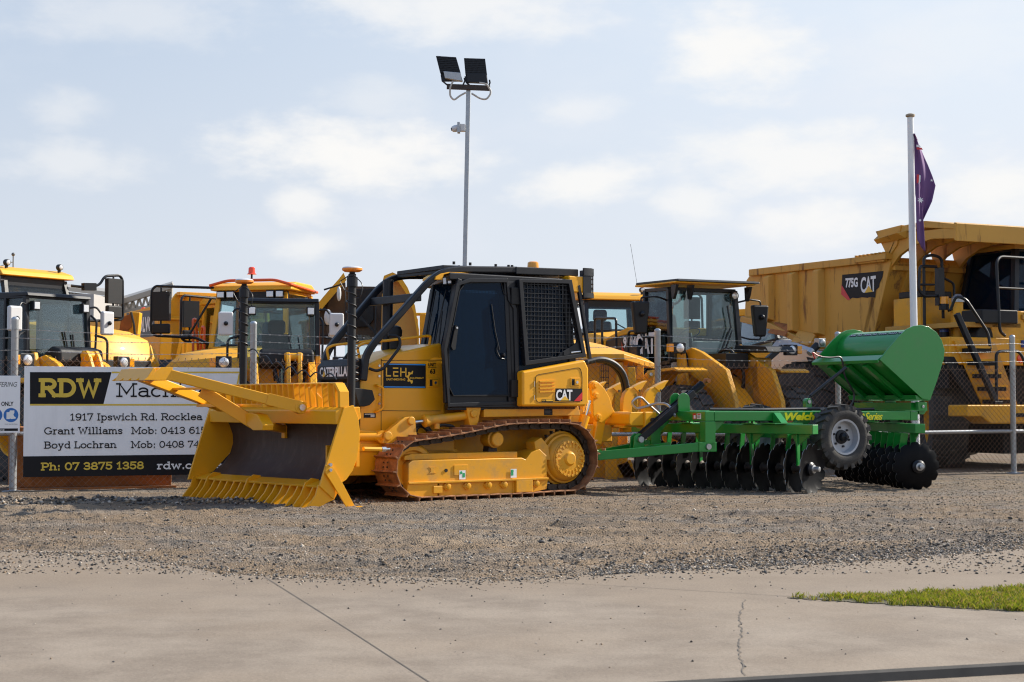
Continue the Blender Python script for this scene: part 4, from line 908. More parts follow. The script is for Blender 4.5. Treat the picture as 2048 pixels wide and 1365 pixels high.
# door
for s_ in (1, -1):
    y = CW*s_
    m = MB(); o_ = [(.50,1.27),(.56,2.03),(.36,2.92),(.16,2.99),(-.46,3.01),(-.50,2.75),(-.60,2.62),(-.64,1.30)]; i_ = [(.42,1.40),(.49,1.52),(.50,2.10),(.42,2.40),(.32,2.84),(.225,2.95),(-.37,2.985),(-.41,2.84),(-.50,2.76),(-.56,1.60),(-.51,1.405)]
    if s_ < 0: o_ = [(-.12,1.27),(-.09,2.03),(-.27,2.97),(-.46,3.01),(-.50,2.75),(-.60,2.62),(-.64,1.30)]; i_ = [(-.18,1.42),(-.16,2.03),(-.32,2.93),(-.42,2.96),(-.50,2.70),(-.56,1.60),(-.51,1.405)]
    dr = MB(); dr.plate([(f, y+.012*s_, u) for f, u in i_], .014); dob = dr.obj('door', GLSD, dz)
    m = MB(); m.bar([(f, y+.014*s_, u) for f, u in o_], .055, .07, up=(0,1,0), closed=True); m.obj('door_frame', BLK, dob, bevel=.008)
    m = MB(); m.bar([(f, y+.026*s_, u) for f, u in i_], .012, .016, up=(0,1,0), closed=True); m.obj('door_seal', BLK2, dob)
    m = MB(); dx_ = 0 if s_ > 0 else -.62; m.prism([(f+dx_, u) for f, u in [(.355,2.34),(.40,2.36),(.47,2.07),(.44,2.02),(.40,2.03)]], 'y', y+.02*s_, y+.05*s_); m.m = 1; m.cyl((.38+dx_,y+.05*s_,2.325),(.38+dx_,y+.06*s_,2.325),.014); m.obj('handle', [DRK, STL], dob)
    m = MB(); m.tube([(-.20,y+.035*s_,2.67),(-.26,y+.04*s_,2.30),(-.33,y+.04*s_,2.04)], .009, 6); m.tube(rnd_path([(-.31,y+.04*s_,2.12),(-.28,y+.04*s_,2.04),(-.34,y+.05*s_,1.92),(-.44,y+.04*s_,1.91)], .05), .008, 6); m.lathe([(0,.03),(.03,.028),(.05,.015)], (-.40,y+.02*s_,1.97), (0,s_,0), 12); m.obj('wiper', BLK, dob)
    for u in (2.80, 1.50):
        m = MB(); m.box(-.72, -.52, y-.0*s_, y+.07*s_, u-.12, u+.12); m.obj('hinge', DRK, dob, bevel=.008)
m = MB(); m.box(-.70, .46, .72, .84, 1.235, 1.30); m.obj('door_step', BLK, dz, bevel=.01)
# rear side window guard
for s_ in (1, -1):
    y = .85*s_
    m = MB()
    m.bar([(f, y, u) for f, u in [(-.66,3.01),(-1.53,3.04),(-1.78,1.99),(-.77,1.86)]], .06, .10, up=(0,1,0), closed=True)
    m.prism([(-1.60,1.96),(-1.76,2.0),(-1.72,2.20),(-1.62,2.14),(-1.40,2.03),(-1.28,1.93)], 'y', y-.02, y+.02); gd = m.obj('window_guard', BLK, dz, bevel=.006)
    m = MB(); f0 = -.80
    for k in range(16):
        f = -.74-k*.062; ut = min(2.99+(.03)*(-f-.7), 3.04-(max(0, -f-1.44))*3.6); ub = 1.88+.13*(-f-.8)+(.10 if f < -1.35 else 0)
        ua_, ub_ = (1.90+(-f-.77)*.13, 3.0) if f > -1.53 else (1.97, 3.04-(-f-1.53)*4.0)
        if ub_ > ua_+.1: m.bar([(f, y, ua_), (f, y, ub_)], .014, .010, up=(0,1,0))
    for k in range(17):
        u = 1.93+k*.064; fr = -1.53-(3.04-u)*.235; ff = -.68 if u > 2.0 else -.74
        m.bar([(ff, y+.006*s_, u+.02), (fr, y+.006*s_, u+.02+.01)], .010, .014, up=(0,1,0))
    m.obj('guard_mesh', BLK, gd)
    m = MB(); m.box(-1.60, -1.42, y, y+.035*s_, 1.985, 2.03); m.m = 1; m.cyl((-1.55,y+.03*s_,2.02),(-1.72,y+.03*s_,2.04),.016,n=8); m.obj('latch', [BLK, STL], gd)
    m = MB(); m.plate([(-.70,CW*s_,1.45),(-1.62,CW*s_,1.45),(-1.66,CW*s_,2.0),(-1.47,CW*s_,2.96),(-.62,CW*s_,2.96)], .008); m.obj('side_window', GLSD, dz)
    pil('guard_brace', [(-1.72,y-.02,3.0),(-1.93,y-.02,1.94)], .05, .05, (0,1,0))
m = MB(); m.plate([(-1.67,-.78,1.5),(-1.67,.78,1.5),(-1.50,.78,2.97),(-1.50,-.78,2.97)], .008); m.obj('rear_window', GLSD, dz)
# interior
m = MB(); m.prism([(-.45,1.45),(-.45,1.85),(-.95,1.85),(-1.05,2.65),(-1.18,2.65),(-1.15,1.45)], 'y', -.28, .28); m.obj('seat', SEAT, dz, bevel=.06, seg=3)
m = MB(); m.prism([(.15,1.45),(.17,2.0),(-.05,2.08),(-.10,1.45)], 'y', -.22, .30); m.obj('dashboard', DRK, dz, bevel=.03)
# roof guards
m = MB(); m.prism([(-.69,3.12),(-.69,3.225),(-1.80,3.245),(-1.80,3.14)], 'y', -.74, .74); m.obj('roof_guard', BLK, dz, bevel=.012)
m = MB(); m.prism([(.46,3.14),(.46,3.20),(-.64,3.225),(-.64,3.16)], 'y', -.62, .62); m.obj('roof_plate', BLK, dz, bevel=.01)
for f in (.32,.05,-.38,-.60,-.66):
    m = MB(); m.cyl((f,.68,3.21),(f,.68,3.25),.02,n=8); m.obj('roof_bolt', DRK, dz)
m = MB(); m.lathe([(0,.085),(.05,.085),(.11,.08),(.125,.06)], (-1.30,.3,3.235), (0,0,1), 20); m.obj('beacon', AMB, dz)
for s_ in (1, -1):
    m = MB(); m.prism([(-1.54,2.89),(-1.54,3.13),(-1.86,3.13),(-1.86,2.90)], 'y', .60*s_, .85*s_); m.obj('rear_light_box', YEL, dz, bevel=.02)
    # curved cage round the rear lights
    m = MB(); bk = [(-1.80,.86),(-1.93,.86),(-2.02,.80),(-2.05,.70),(-2.05,.45)]
    m.bar([(f, l*s_, 3.20) for f, l in bk], .02, .11); m.bar([(f, l*s_, 2.86) for f, l in bk], .02, .07); m.box(-1.93, -1.79, .85*s_, .865*s_, 2.83, 3.25)
    for k in range(4):
        f, l = [(-1.99,.83),(-2.045,.72),(-2.05,.6),(-2.05,.48)][k]; m.bar([(f, l*s_, 2.86),(f, l*s_, 3.2)], .014, .014, up=(1,0,0))
    for u in (2.95,3.03,3.10): m.bar([(f, l*s_, u) for f, l in bk[1:]], .012, .012)
    m.obj('light_cage', BLK, dz); m = MB(); m.lathe([(0,.06),(.08,.06),(.09,.04)], (-1.86,.72*s_,3.0), (-1,0,0), 14); m.obj('rear_lamp', AMB, dz)
# ---- tank box and fender
for s_ in (1, -1):
    m = MB(); pr = [(-.63,1.25),(-.63,1.74),(-1.73,1.92),(-1.80,1.80),(-1.80,1.32),(-1.745,1.25)]
    m.prism(pr, 'y', .5*s_, .98*s_); bx = m.obj('tank_box', YEL, dz, bevel=.035, seg=3)
    m = MB(); m.bar([(f, .982*s_, u) for f, u in rnd_path([(-1.2,1.30,0),(-.86,1.31,0),(-.84,1.69,0),(-1.63,1.81,0),(-1.675,1.70,0),(-1.67,1.32,0),(-1.2,1.30,0)], .05) for _ in [0]] if False else [(p.x, .983*s_, p.y) for p in rnd_path([(-1.2,1.305,0),(-.86,1.31,0),(-.85,1.69,0),(-1.64,1.81,0),(-1.675,1.70,0),(-1.67,1.32,0),(-1.2,1.305,0)], .06)], .006, .006, up=(0,1,0)); m.obj('door_seam', BLK2, bx)
    m = MB()
    for k in range(4): m.bar([(-.915,.985*s_,1.60-k*.048),(-1.18,.985*s_,1.60-k*.048+.01)], .028, .022)
    m.obj('louvre', YEL, bx)
    if s_ == 1:
        latch(-1.55, 1.595, .983)
        m = MB(); m.quad((-1.193,.986,1.325), u_, (0,0,1), .483, .18); m.m = 1
        m.poly2([(.33,0),(.483,.135),(.483,.04),(.445,0)], (-1.193,.989,1.325), u_, (0,0,1)); cat_logo(m, Vector((-1.203,.992,1.335)), u_, Vector((0,0,1)), .29, .155, 2, 3); m.obj('maker_decal', [LETB, RED, LETW, LETO], bx, fix=False)
        m = MB(); m.quad((-.955,.985,1.31), u_, (0,0,1), .20, .04); m.m = 1; m.quad((-1.03,.987,1.325), u_, (0,0,1), .12, .022); m.m = 2; m.text('RDW', (-.965,.988,1.325), u_, (0,0,1), .055, .02, bold=.03); m.obj('dealer_sticker', [LETB, LETO, LETO], bx, fix=False)
        m = MB(); m.box(-.83,-.822,.983,.992,1.53,1.60); m.box(-.83,-.822,.983,.992,1.34,1.41); m.obj('hinge', STL, bx)
    m = MB(); m.prism([(-.1,1.10),(-.1,1.24),(-1.75,1.25),(-1.78,1.12)], 'y', .45*s_, .80*s_); m.obj('fender_rail', YELM, dz, bevel=.01)
m = MB(); m.quad((-1.13,.802,1.125), u_, (0,0,1), .15, .09); m.m = 1
for k in range(4): m.quad((-1.14,.804,1.14+k*.018), u_, (0,0,1), .12-.02*(k%2), .006)
m.obj('warning_plate', [LETB, GRYD], dz, fix=False)
# lift cylinders
for s_ in (1, -1):
    y = .72*s_
    m = MB(); m.cyl((.80,y,1.055),(.16,y,1.125),.062); m.lathe([(0,.075),(.08,.085),(.10,.06)], (.74,y,1.06), (1,0,-.11), 20); m.lathe([(0,.04),(.07,.045),(.075,.02)], (.62,y,1.02), (0,0,-1), 12); m.obj('lift_cylinder', YELM, dz)
    m = MB(); m.cyl((1.06,y,1.03),(.80,y,1.055),.028); m.obj('cylinder_rod', STL, dz)
    m = MB(); m.prism([(.20,1.26),(-.06,1.27),(.0,1.0),(.12,.93),(.16,1.07)], 'y', y-.06*s_, y+.09*s_); m.lathe([(0,.055),(.03,.055)], (.08,y+.09*s_,1.15), (0,s_,0), 14); m.obj('cylinder_bracket', YELM, dz, bevel=.015)
    m = MB(); m.prism([(1.02,1.12),(1.14,1.11),(1.42,.93),(1.50,.76),(.96,.76),(.98,1.05)], 'y', y-.05*s_, y+.05*s_); m.lathe([(0,.06),(.03,.055)], (1.06,y+.05*s_,1.06), (0,s_,0), 14); m.lathe([(0,.07),(.025,.06)], (1.42,y+.05*s_,.86), (0,s_,0), 14); m.obj('lift_bracket', YELM, dz, bevel=.02)
    m = MB()
    for k in range(2): m.tube(rnd_path([(.98-k*.08,.56*s_,.72),(.95-k*.08,.60*s_,.98),(.78-k*.05,.62*s_,1.0),(.62,.62*s_,.86),(.30,.60*s_,.86)], .12, 5), .030, 8)
    m.tube(rnd_path([(.60,y,.99),(.5,y-.03*s_,1.0),(.32,y-.04*s_,.98),(.25,y-.1*s_,.90)], .08), .022, 8); m.obj('hose', HOSE, dz)
# angle cylinders under the hood front
for s_ in (1, -1):
    m = MB(); m.cyl((2.30,.50*s_,.86),(1.46,.66*s_,.85),.062); m.lathe([(0,.085),(.1,.085)], (1.46,.60*s_,.85), (0,s_,0), 16); m.obj('angle_cylinder', YEL, dz)
    m = MB(); m.bar([(2.25,.62*s_,.72),(1.4,.62*s_,.70)], .03, .10); m.obj('arm_rail', YEL, dz, bevel=.006)
# ---- blade (angled six degrees, far end forward)
def bx_(f, l, u): return (f-.105*l, l, u)
MP = [(2.53,1.08),(2.495,.98),(2.475,.86),(2.48,.74),(2.515,.60),(2.59,.47),(2.70,.36),(2.80,.31)]
def bxm(f, l, u):
    k = math.sin(math.pi*min(1, max(0, (u-.31)/.77))); return (f-.105*l+.06*l/1.55*k, l, u)
def off(Pl, d): return [(f-d, u-d*.3) for f, u in Pl]
m = MB(); m.prism(MP+off(MP, .012)[::-1], 'y', -1.54, 1.53)
bl = m.obj('blade', [MLD], dz, xf=bxm)
m = MB(); m.prism(off(MP, .014)+off(MP, .06)[::-1], 'y', -1.55, 1.535); m.obj('blade_back', YEL, bl, xf=bxm)
m = MB(); m.prism([(2.78,1.03),(2.79,1.20),(2.72,1.245),(2.44,1.25),(2.42,1.10),(2.50,1.06)], 'y', -1.53, 1.54); m.obj('top_beam', YEL, bl, bevel=.012, xf=bx_)
m = MB(); m.prism([(2.42,.36),(2.12,.42),(2.12,.72),(2.40,.80)], 'y', -.75, .75); m.obj('back_frame', YEL, bl, bevel=.01, xf=bx_)
for l in (-1.55, 1.55):
    m = MB()
    if l > 0: pr = [(2.55,1.27),(2.69,1.235),(2.86,.74),(3.02,.27),(2.82,.10),(2.79,.25)]+[(f+.055*math.sin(math.pi*min(1, max(0, (u-.31)/.77))), u) for f, u in off(MP, .06)[::-1]]+[(2.48,1.11)]
    else: pr = [(2.52,1.255),(2.765,1.245),(2.93,.74),(3.09,.24),(2.80,.26),(2.70,.36),(2.46,.60),(2.40,.80),(2.45,1.0)]
    m.prism(pr, 'y', l-.015, l+.02); m.obj('end_plate', YEL, bl, bevel=.006, xf=bx_)
# lip and rake teeth
m = MB(); m.prism([(2.79,.325),(2.99,.27),(2.985,.245),(2.78,.295)], 'y', -1.53, 1.54); m.prism([(2.88,.29),(2.91,.28),(2.91,.20),(2.88,.20)], 'y', -1.53, 1.54); m.obj('lip_plate', YEL, bl, bevel=.004, xf=bx_)
for k in range(19):
    l = -1.53+k*3.06/18; big = k in (2, 8, 16); e = k in (0, 18)
    pr = [(2.84,.31),(2.98,.265),(3.04,.15),(3.17,.0),(3.00,.0),(2.90,.06),(2.83,.17)]
    if big: pr = [(2.80,.34),(2.90,.355),(2.99,.30),(3.05,.16),(3.17,.0),(3.00,.0),(2.90,.06),(2.80,.20)]
    if e: pr = [(2.76,.32),(3.02,.29),(3.06,.16),(3.19,.0),(3.0,-.005),(2.93,.05),(2.80,.10),(2.74,.2)]
    m = MB(); m.prism(pr, 'y', l-.0125, l+.0125); m.obj('tooth', YEL, bl, bevel=.003, seg=1, xf=bx_)
# slatted top guard
m = MB(); m.prism([(2.70,1.535),(2.70,1.55),(2.62,1.56),(2.62,1.545)], 'y', -1.5, 1.44); m.obj('guard_rail', YEL, bl, xf=bx_)
for k in range(23):
    l = -1.48+k*.131; m = MB(); m.prism([(2.60,1.24),(2.61,1.545),(2.73,1.545),(2.70,1.24)], 'y', l-.006, l+.012)
    m.obj('slat', YEL, bl, xf=bx_)
m = MB(); m.prism([(1.40,1.545),(1.44,1.55),(1.54,1.44),(1.55,1.24),(1.50,1.24),(1.49,1.43)], 'x', 2.60, 2.73); m.obj('guard_corner', YEL, bl, bevel=.004, xf=bx_)
for pr, l0, l1 in (([(2.72,1.245),(2.75,1.49),(2.74,1.50),(2.66,1.36),(2.66,1.245)],.86,.90),([(2.72,1.245),(2.74,1.43),(2.66,1.36),(2.66,1.245)],1.02,1.05),([(2.72,1.245),(2.75,1.49),(2.66,1.36),(2.66,1.245)],-1.0,-.96)):
    m = MB(); m.prism(pr, 'y', l0, l1); m.obj('guard_gusset', YEL, bl, bevel=.004, xf=bx_)
# brace foot at the near end
BT = [(2.799,1.62,0.53),(2.716,1.62,0.536),(2.619,1.62,0.403),(2.362,1.62,-0.027),(2.485,1.62,-0.022),(2.701,1.62,0.298),(2.798,1.62,0.431)]
m = MB(); m.prism([(p[0], p[2]) for p in BT], 'y', 1.585, 1.61); m.box(2.28, 2.47, 1.55, 1.66, -.005, .008); m.obj('stand_leg', YEL, dz, bevel=.003)
for (f, u) in ((2.735,.535),(2.735,.47)):
    m = MB(); m.cyl((f,1.60,u),(f,1.63,u),.022,n=10); m.obj('stand_bolt', STL, dz)
hb0, hb1 = [(2.2,1.083,0.759),(2.2,1.322,0.515)]
lc = (hb0[1]+hb1[1])/2; m = MB(); m.bar([(2.2,l,u) for l, u in ((hb0[1],hb0[2]),(hb1[1],hb0[2]),(hb1[1],hb1[2]),(hb0[1],hb1[2]))], .06, .05, up=(1,0,0), closed=True); m.box(2.2,2.5,hb0[1]-.04,hb0[1],hb1[2],hb0[2]); m.box(2.2,2.45,hb0[1],hb1[1],hb1[2]-.015,hb1[2]+.01); m.obj('hitch_bracket', YEL, dz, bevel=.008)
m = MB(); m.cyl((2.36,1.50,.72),(2.10,1.50,.71),.03,n=6); m.m = 1; m.cyl((2.10,1.50,.71),(2.04,1.50,.71),.034,n=6); m.cyl((2.04,1.50,.71),(1.98,1.50,.71),.02,n=8); m.obj('pin', [YEL, STL], bl, xf=bx_)
# tree pusher frame
PR = Vector((2.821,0.95,1.242)); PL = Vector((PR.x+.19, -.95, PR.z))
TR = Vector((4.407,0.42,1.659)); TL = Vector((TR.x+.04, -.42, TR.z-.0))
pu = MB(); n_ = Vector((0,0,1))
pu.bar([PR+Vector((-.02,0,-.0)), PR.lerp(TR, .10), TR], .10, .135)
pu.lathe([(-.05,.085),(.05,.085)], PR, (0,1,0), 18)
po = pu.obj('pusher_frame', YEL, dz, bevel=.012)
m = MB(); m.bar([PL, TL], .10, .135); m.obj('side_beam', YEL, po, bevel=.012)
m = MB(); m.bar([PR.lerp(TR,.0)+Vector((0,.058,.0)), PR.lerp(TR,.26)+Vector((0,.058,.0))], .012, .15); m.obj('doubler_plate', YEL, po, bevel=.004)
m = MB(); m.cyl(PR+Vector((0,.05,0)), PR+Vector((0,.085,0)), .042, n=12); m.obj('pivot_pin', STL, po)
m = MB(); c0 = PR.lerp(TR,.58); c1 = PL.lerp(TL,.58); m.bar([c0, c1], .10, .03); m.bar([PR.lerp(TR,.86), PL.lerp(TL,.86)], .10, .03); m.bar([PR.lerp(TR,.20)+Vector((0,0,-.06)), PL.lerp(TL,.20)+Vector((0,0,-.06))], .30, .04); m.obj('cross_plate', YEL, po, bevel=.005)
mid = (c0+c1)/2
BA = Vector(mid)+Vector((0,.12,-.03)); BB = Vector((3.2,0.431,1.038)); BC = Vector((2.52,-0.093,0.949))
for s_ in (0,):
    m = MB(); m.bar([BA, BB], .13, .16); m.obj('brace_beam', YEL, po, bevel=.01)
    m = MB(); m.bar([BB+(BB-BA).normalized()*.02, BC], .10, .10); m.obj('stub_beam', YEL, po, bevel=.01)
    gp = [(3.22,0.234,1.112),(3.22,0.342,1.164),(3.22,0.556,1.175),(3.22,0.766,1.153),(3.22,0.944,1.025),(3.22,0.924,0.956),(3.22,0.643,0.952)]
    G = [Vector(p) for p in gp]; m = MB(); m.plate([(p[0]+.03, p[1], p[2]) for p in gp], .15); m.obj('knuckle_plate', YEL, po, bevel=.01)
    m = MB(); m.box(BC.x-.03, BC.x+.02, BC.y-.03, BC.y+.06, BC.z-.12, BC.z+.12); m.obj('blade_pad', YEL, po, bevel=.01)
# serrated pusher head
m = MB(); e0, e1 = TR+Vector((-.02,.06,.02)), TL+Vector((-.02,-.06,.02))
def HP(t, df, du): p = e0.lerp(e1, t); return (p.x+df, p.y, p.z+du)
for (d0, d1) in ((0,.14),(.17,.30)):
    m.hexa([HP(0,d0,-.10),HP(0,d1,-.10),HP(1,d1,-.10),HP(1,d0,-.10)],[HP(0,d0,.04),HP(0,d0+.03,.05),HP(1,d0+.03,.05),HP(1,d0,.04)])
for t in (0,.25,.5,.75,1): m.hexa([HP(t-.01,-.05,-.10),HP(t-.01,.33,-.10),HP(t+.01,.33,-.10),HP(t+.01,-.05,-.10)],[HP(t-.01,-.05,.06),HP(t-.01,.10,.06),HP(t+.01,.10,.06),HP(t+.01,-.05,.06)])
m.obj('pusher_head', YEL, po, bevel=.004)
# ---- blade masts
ORG2 = mat('receiver_orange', (.85,.26,.02), .4)
def mast(l):
    f = 2.41-.105*l; top = 3.0
    m = MB(); m.tube([(f,l,1.15),(f-.01,l,2.86)], .052, 18); ms = m.obj('mast', DRK, dz)
    m = MB(); m.lathe([(0,.07),(.12,.07),(.13,.05),(.16,.05),(.17,.035),(.2,.04)], (f-.01,l,2.78), (0,0,1), 18); m.obj('mast_cap', BLK, ms)
    m = MB(); m.m = 1; m.lathe([(0,.10),(.02,.13),(.045,.13)], (f-.01,l,2.97), (0,0,1), 24); m.m = 0; m.lathe([(.045,.13),(.06,.115),(.07,.06)], (f-.01,l,2.97), (0,0,1), 24); m.obj('receiver', [WPL, ORG2], ms)
    pts = []
    for k in range(120):
        t = k/119; an = t*2*math.pi*4.5; pts.append((f+.064*math.cos(an), l+.064*math.sin(an), 2.72-t*.62))
    m = MB(); m.tube([(f,l-.06,2.93),(f+.10,l-.12,2.85),(f+.05,l-.10,2.74)]+pts, .008, 6); m.tube(rnd_path([(f,l+.06,2.92),(f-.05,l+.22,2.80),(f-.02,l+.20,2.62),(f,l+.07,2.64)], .08), .006, 6); m.obj('cable', HOSE, ms)
    return f
mast(1.30); fF = mast(-1.30)
m = MB(); P0 = Vector((2.26,1.30,2.05)); pts = [(2.20+.07*math.cos(k*.52), 1.22+.07*math.sin(k*.52), 2.12-k*.0068) for k in range(84)]
m.tube(pts, .008, 6); m.obj('coiled_cable', HOSE, dz)
m = MB(); pts = []
for k in range(97):
    t = k/96; l = -1.22+t*2.0; pts.append((2.50-.3*t+.0*l, l, 2.02-.42*t+.10*math.sin(math.pi*t)*-1+.075*abs(math.sin(t*math.pi*7))))
m.tube(pts, .009, 6); m.obj('coiled_cable', HOSE, dz)
# ---- ripper
BE = Vector((-2.712,1,1.069)); rf = BE.x
m = MB(); m.prism([(rf+.13,.965),(rf+.16,1.0),(rf+.16,1.13),(rf+.13,1.165),(rf-.13,1.165),(rf-.16,1.13),(rf-.16,1.0),(rf-.13,.965)], 'y', -1.0, .98); m.obj('ripper_beam', YEL, dz, bevel=.012)
m = MB(); m.box(rf-.32, rf-.10, .80, 1.02, .93, 1.17); m.box(rf-.34, rf-.14, .78, 1.04, .92, .95); m.obj('shank_pocket', YEL, dz, bevel=.015)
m = MB()
for l in (-.75,-.25,.25): m.box(rf-.34, rf-.12, l-.10, l+.10, .92, 1.17)
for l in (-.75,-.25,.25,.75): m.box(rf-.18, rf+.18, l-.12, l+.12, .945, .968)
m.obj('beam_lugs', YEL, dz, bevel=.01)
m = MB(); m.cyl((rf-.23,1.02,1.05),(rf-.23,1.06,1.05),.032,n=10); m.obj('shank_pin', CHN, dz)
SHK = [(-2.98,0.75,0.856),(-2.982,0.75,1.156),(-2.995,0.75,1.36),(-3.033,0.75,1.456),(-3.109,0.75,1.517),(-3.195,0.75,1.542),(-3.282,0.75,1.482),(-3.226,0.75,1.433),(-3.19,0.75,1.36),(-3.165,0.75,1.264),(-3.156,0.75,0.854)]
TIP = [(-3.184,0.75,1.536),(-3.235,0.75,1.564),(-3.349,0.75,1.609),(-3.457,0.75,1.643),(-3.451,0.75,1.626),(-3.401,0.75,1.579),(-3.38,0.75,1.54),(-3.329,0.75,1.5),(-3.294,0.75,1.46)]
for l in (-.75,-.25,.25,.75):
    f = rf-.20
    m = MB(); m.prism([(p[0], p[2]) for p in SHK], 'y', l-.04, l+.04); sh = m.obj('ripper_shank', YEL, dz, bevel=.008)
    m = MB(); m.prism([(p[0], p[2]) for p in TIP], 'y', l-.052, l+.052); m.m = 1; m.cyl((TIP[-1][0]-.01,l-.06,TIP[-1][2]+.03),(TIP[-1][0]-.01,l+.06,TIP[-1][2]+.03),.018,n=8); m.obj('tip', [YEL, CHN], sh, bevel=.005)
for s_ in (1, -1):
    m = MB(); pl_ = [(-2.15,1.585),(-2.18,1.621),(-2.24,1.631),(-2.3,1.61),(-2.421,1.515),(-2.513,1.384),(-2.566,1.24),(-2.619,1.162),(-2.389,0.99),(-2.284,1.026),(-2.208,1.122),(-2.194,1.383)]
    m.prism([(p[0], p[1]) for p in pl_], 'y', .50*s_, .56*s_); tw = m.obj('ripper_tower', YEL, dz, bevel=.012)
    for q in [(-2.224,1.559),(-2.25,1.407),(-2.296,1.092)]:
        m = MB(); m.lathe([(0,.055),(.025,.05),(.03,.03),(.05,.028)], (q[0],.56*s_,q[1]), (0,s_,0), 14); m.obj('pin', YEL, tw)
    m = MB(); lk = [(-2.371,0.4,1.048),(-2.294,0.4,0.696)]; m.bar([(lk[0][0],.5*s_,lk[0][2]),(lk[1][0],.5*s_,lk[1][2])], .10, .16, up=(1,0,0)); m.obj('ripper_link', YEL, dz, bevel=.015)
    m = MB(); cy = [(-2.087,0.62,1.335),(-2.012,0.62,1.111),(-1.945,0.62,0.994)]; m.cyl((cy[0][0],.62*s_,cy[0][2]),(cy[1][0],.62*s_,cy[1][2]),.03); m.m = 1; m.cyl((cy[1][0],.62*s_,cy[1][2]),(cy[2][0],.62*s_,cy[2][2]-.06),.07); m.obj('ripper_cylinder', [STL, YEL], dz)
m = MB(); m.box(rf+.10, -1.9, -.5, .5, .72, .98); m.box(-2.0,-1.72,-.6,.6,.6,1.2); m.obj('ripper_mount', YELM, dz, bevel=.02)
# hydraulic hose bundle at the rear
m = MB(); hp = [(-2.408,0.1,1.907),(-2.5,0.1,1.932),(-2.655,0.1,1.962),(-2.795,0.1,1.949),(-2.92,0.1,1.908),(-3.03,0.1,1.842),(-3.125,0.1,1.744),(-3.172,0.1,1.634),(-3.203,0.1,1.51),(-3.203,0.1,1.337)]
for o in (-.03, .03):
    q = rnd_path([(p[0], p[1]+o*1.6, p[2]+o*.4) for p in hp], .1, 4); m.tube(q, .034, 8)
hb = m.obj('hose_bundle', HOSE, dz)
m = MB()
L_ = rnd_path([(p[0], p[1]+.04, p[2]) for p in hp], .1, 10)
for i in range(0, len(L_), 2): m.ball(L_[i], .043, 8, 5)
m.obj('hose_guard', HOSE, hb)

# ================================================================== DISC PLOUGH
pg = root('disc_plough', 'green offset disc plough with black notched discs parked behind the bulldozer', 'plough', (4.5, 24.25, 0), 27)
m = MB()
m.box(2.19, 2.345, -.95, .80, 1.05, 1.19); m.obj('front_beam', GRN, pg, bevel=.01)
for s_ in (1, -1):
    m = MB(); m.box(-1.45, 2.185, .65*s_ if s_ > 0 else -.80, .80 if s_ > 0 else -.65, 1.05, 1.188); sb = m.obj('side_beam', GRN, pg, bevel=.01)
    if s_ > 0:
        wp = [(0.947,0.803,1.054),(0.464,0.803,1.17),(-0.461,0.803,1.048),(-0.529,0.803,1.159),(-0.55,0.803,1.054),(-0.902,0.803,1.167)]
        m = MB(); m.text('Welch', (wp[0][0], .803, wp[0][2]), (-1,0,0), (0,0,1), wp[0][0]-wp[1][0]+.07, wp[1][2]-wp[0][2], bold=.055, shear=.22, sp=1.0); m.obj('lettering', LETLY, sb, fix=False)
        m = MB(); m.text('D', (wp[2][0], .803, wp[2][2]), (-1,0,0), (0,0,1), .09, wp[3][2]-wp[2][2], bold=.03, shear=.25); m.obj('lettering', LETLY, sb, fix=False); m = MB()
        m.text('Series', (wp[4][0], .803, wp[4][2]), (-1,0,0), (0,0,1), wp[4][0]-wp[5][0], wp[5][2]-wp[4][2], bold=.018, shear=.38, sp=.9); m.obj('lettering', LETLY, sb, fix=False)
m = MB(); m.box(-1.60, -1.455, -.85, .80, 1.04, 1.185); m.obj('rear_beam', GRN, pg, bevel=.01)
m = MB(); m.box(-1.455, 2.185, -.08, .08, 1.06, 1.20); m.obj('centre_beam', GRN, pg, bevel=.01)
m = MB(); m.tube(rnd_path([(2.1,.55,1.22),(1.2,.60,1.215),(.2,.55,1.225),(-.6,.58,1.215),(-.9,.6,1.22)], .1), .022, 8); m.obj('hydraulic_hose', HOSE, pg)
m = MB(); m.quad((2.347,.48,1.075),(0,1,0),(0,0,1),.09,.085); m.m = 1; m.quad((2.347,.585,1.08),(0,1,0),(0,0,1),.11,.08); m.m = 0; m.quad((2.349,.60,1.14),(0,1,0),(0,0,1),.08,.015); m.m = 1; m.quad((2.349,.505,1.085),(0,1,0),(0,0,1),.05,.05); m.m = 2
for k in range(3): m.quad((2.35,.60,1.095+k*.014),(0,1,0),(0,0,1),.07,.006)
m.obj('safety_sticker', [RED, LETW, LETB], pg, fix=False)
for s_ in (1, -1):
    m = MB(); m.box(2.17, 2.345, .66*s_ if s_ > 0 else -.80, .80 if s_ > 0 else -.66, .64, 1.048); m.prism([(2.165,1.048),(1.95,1.048),(2.165,.85)], 'y', .72*s_-.01, .72*s_+.01); m.obj('drawbar_leg', GRN, pg, bevel=.008)
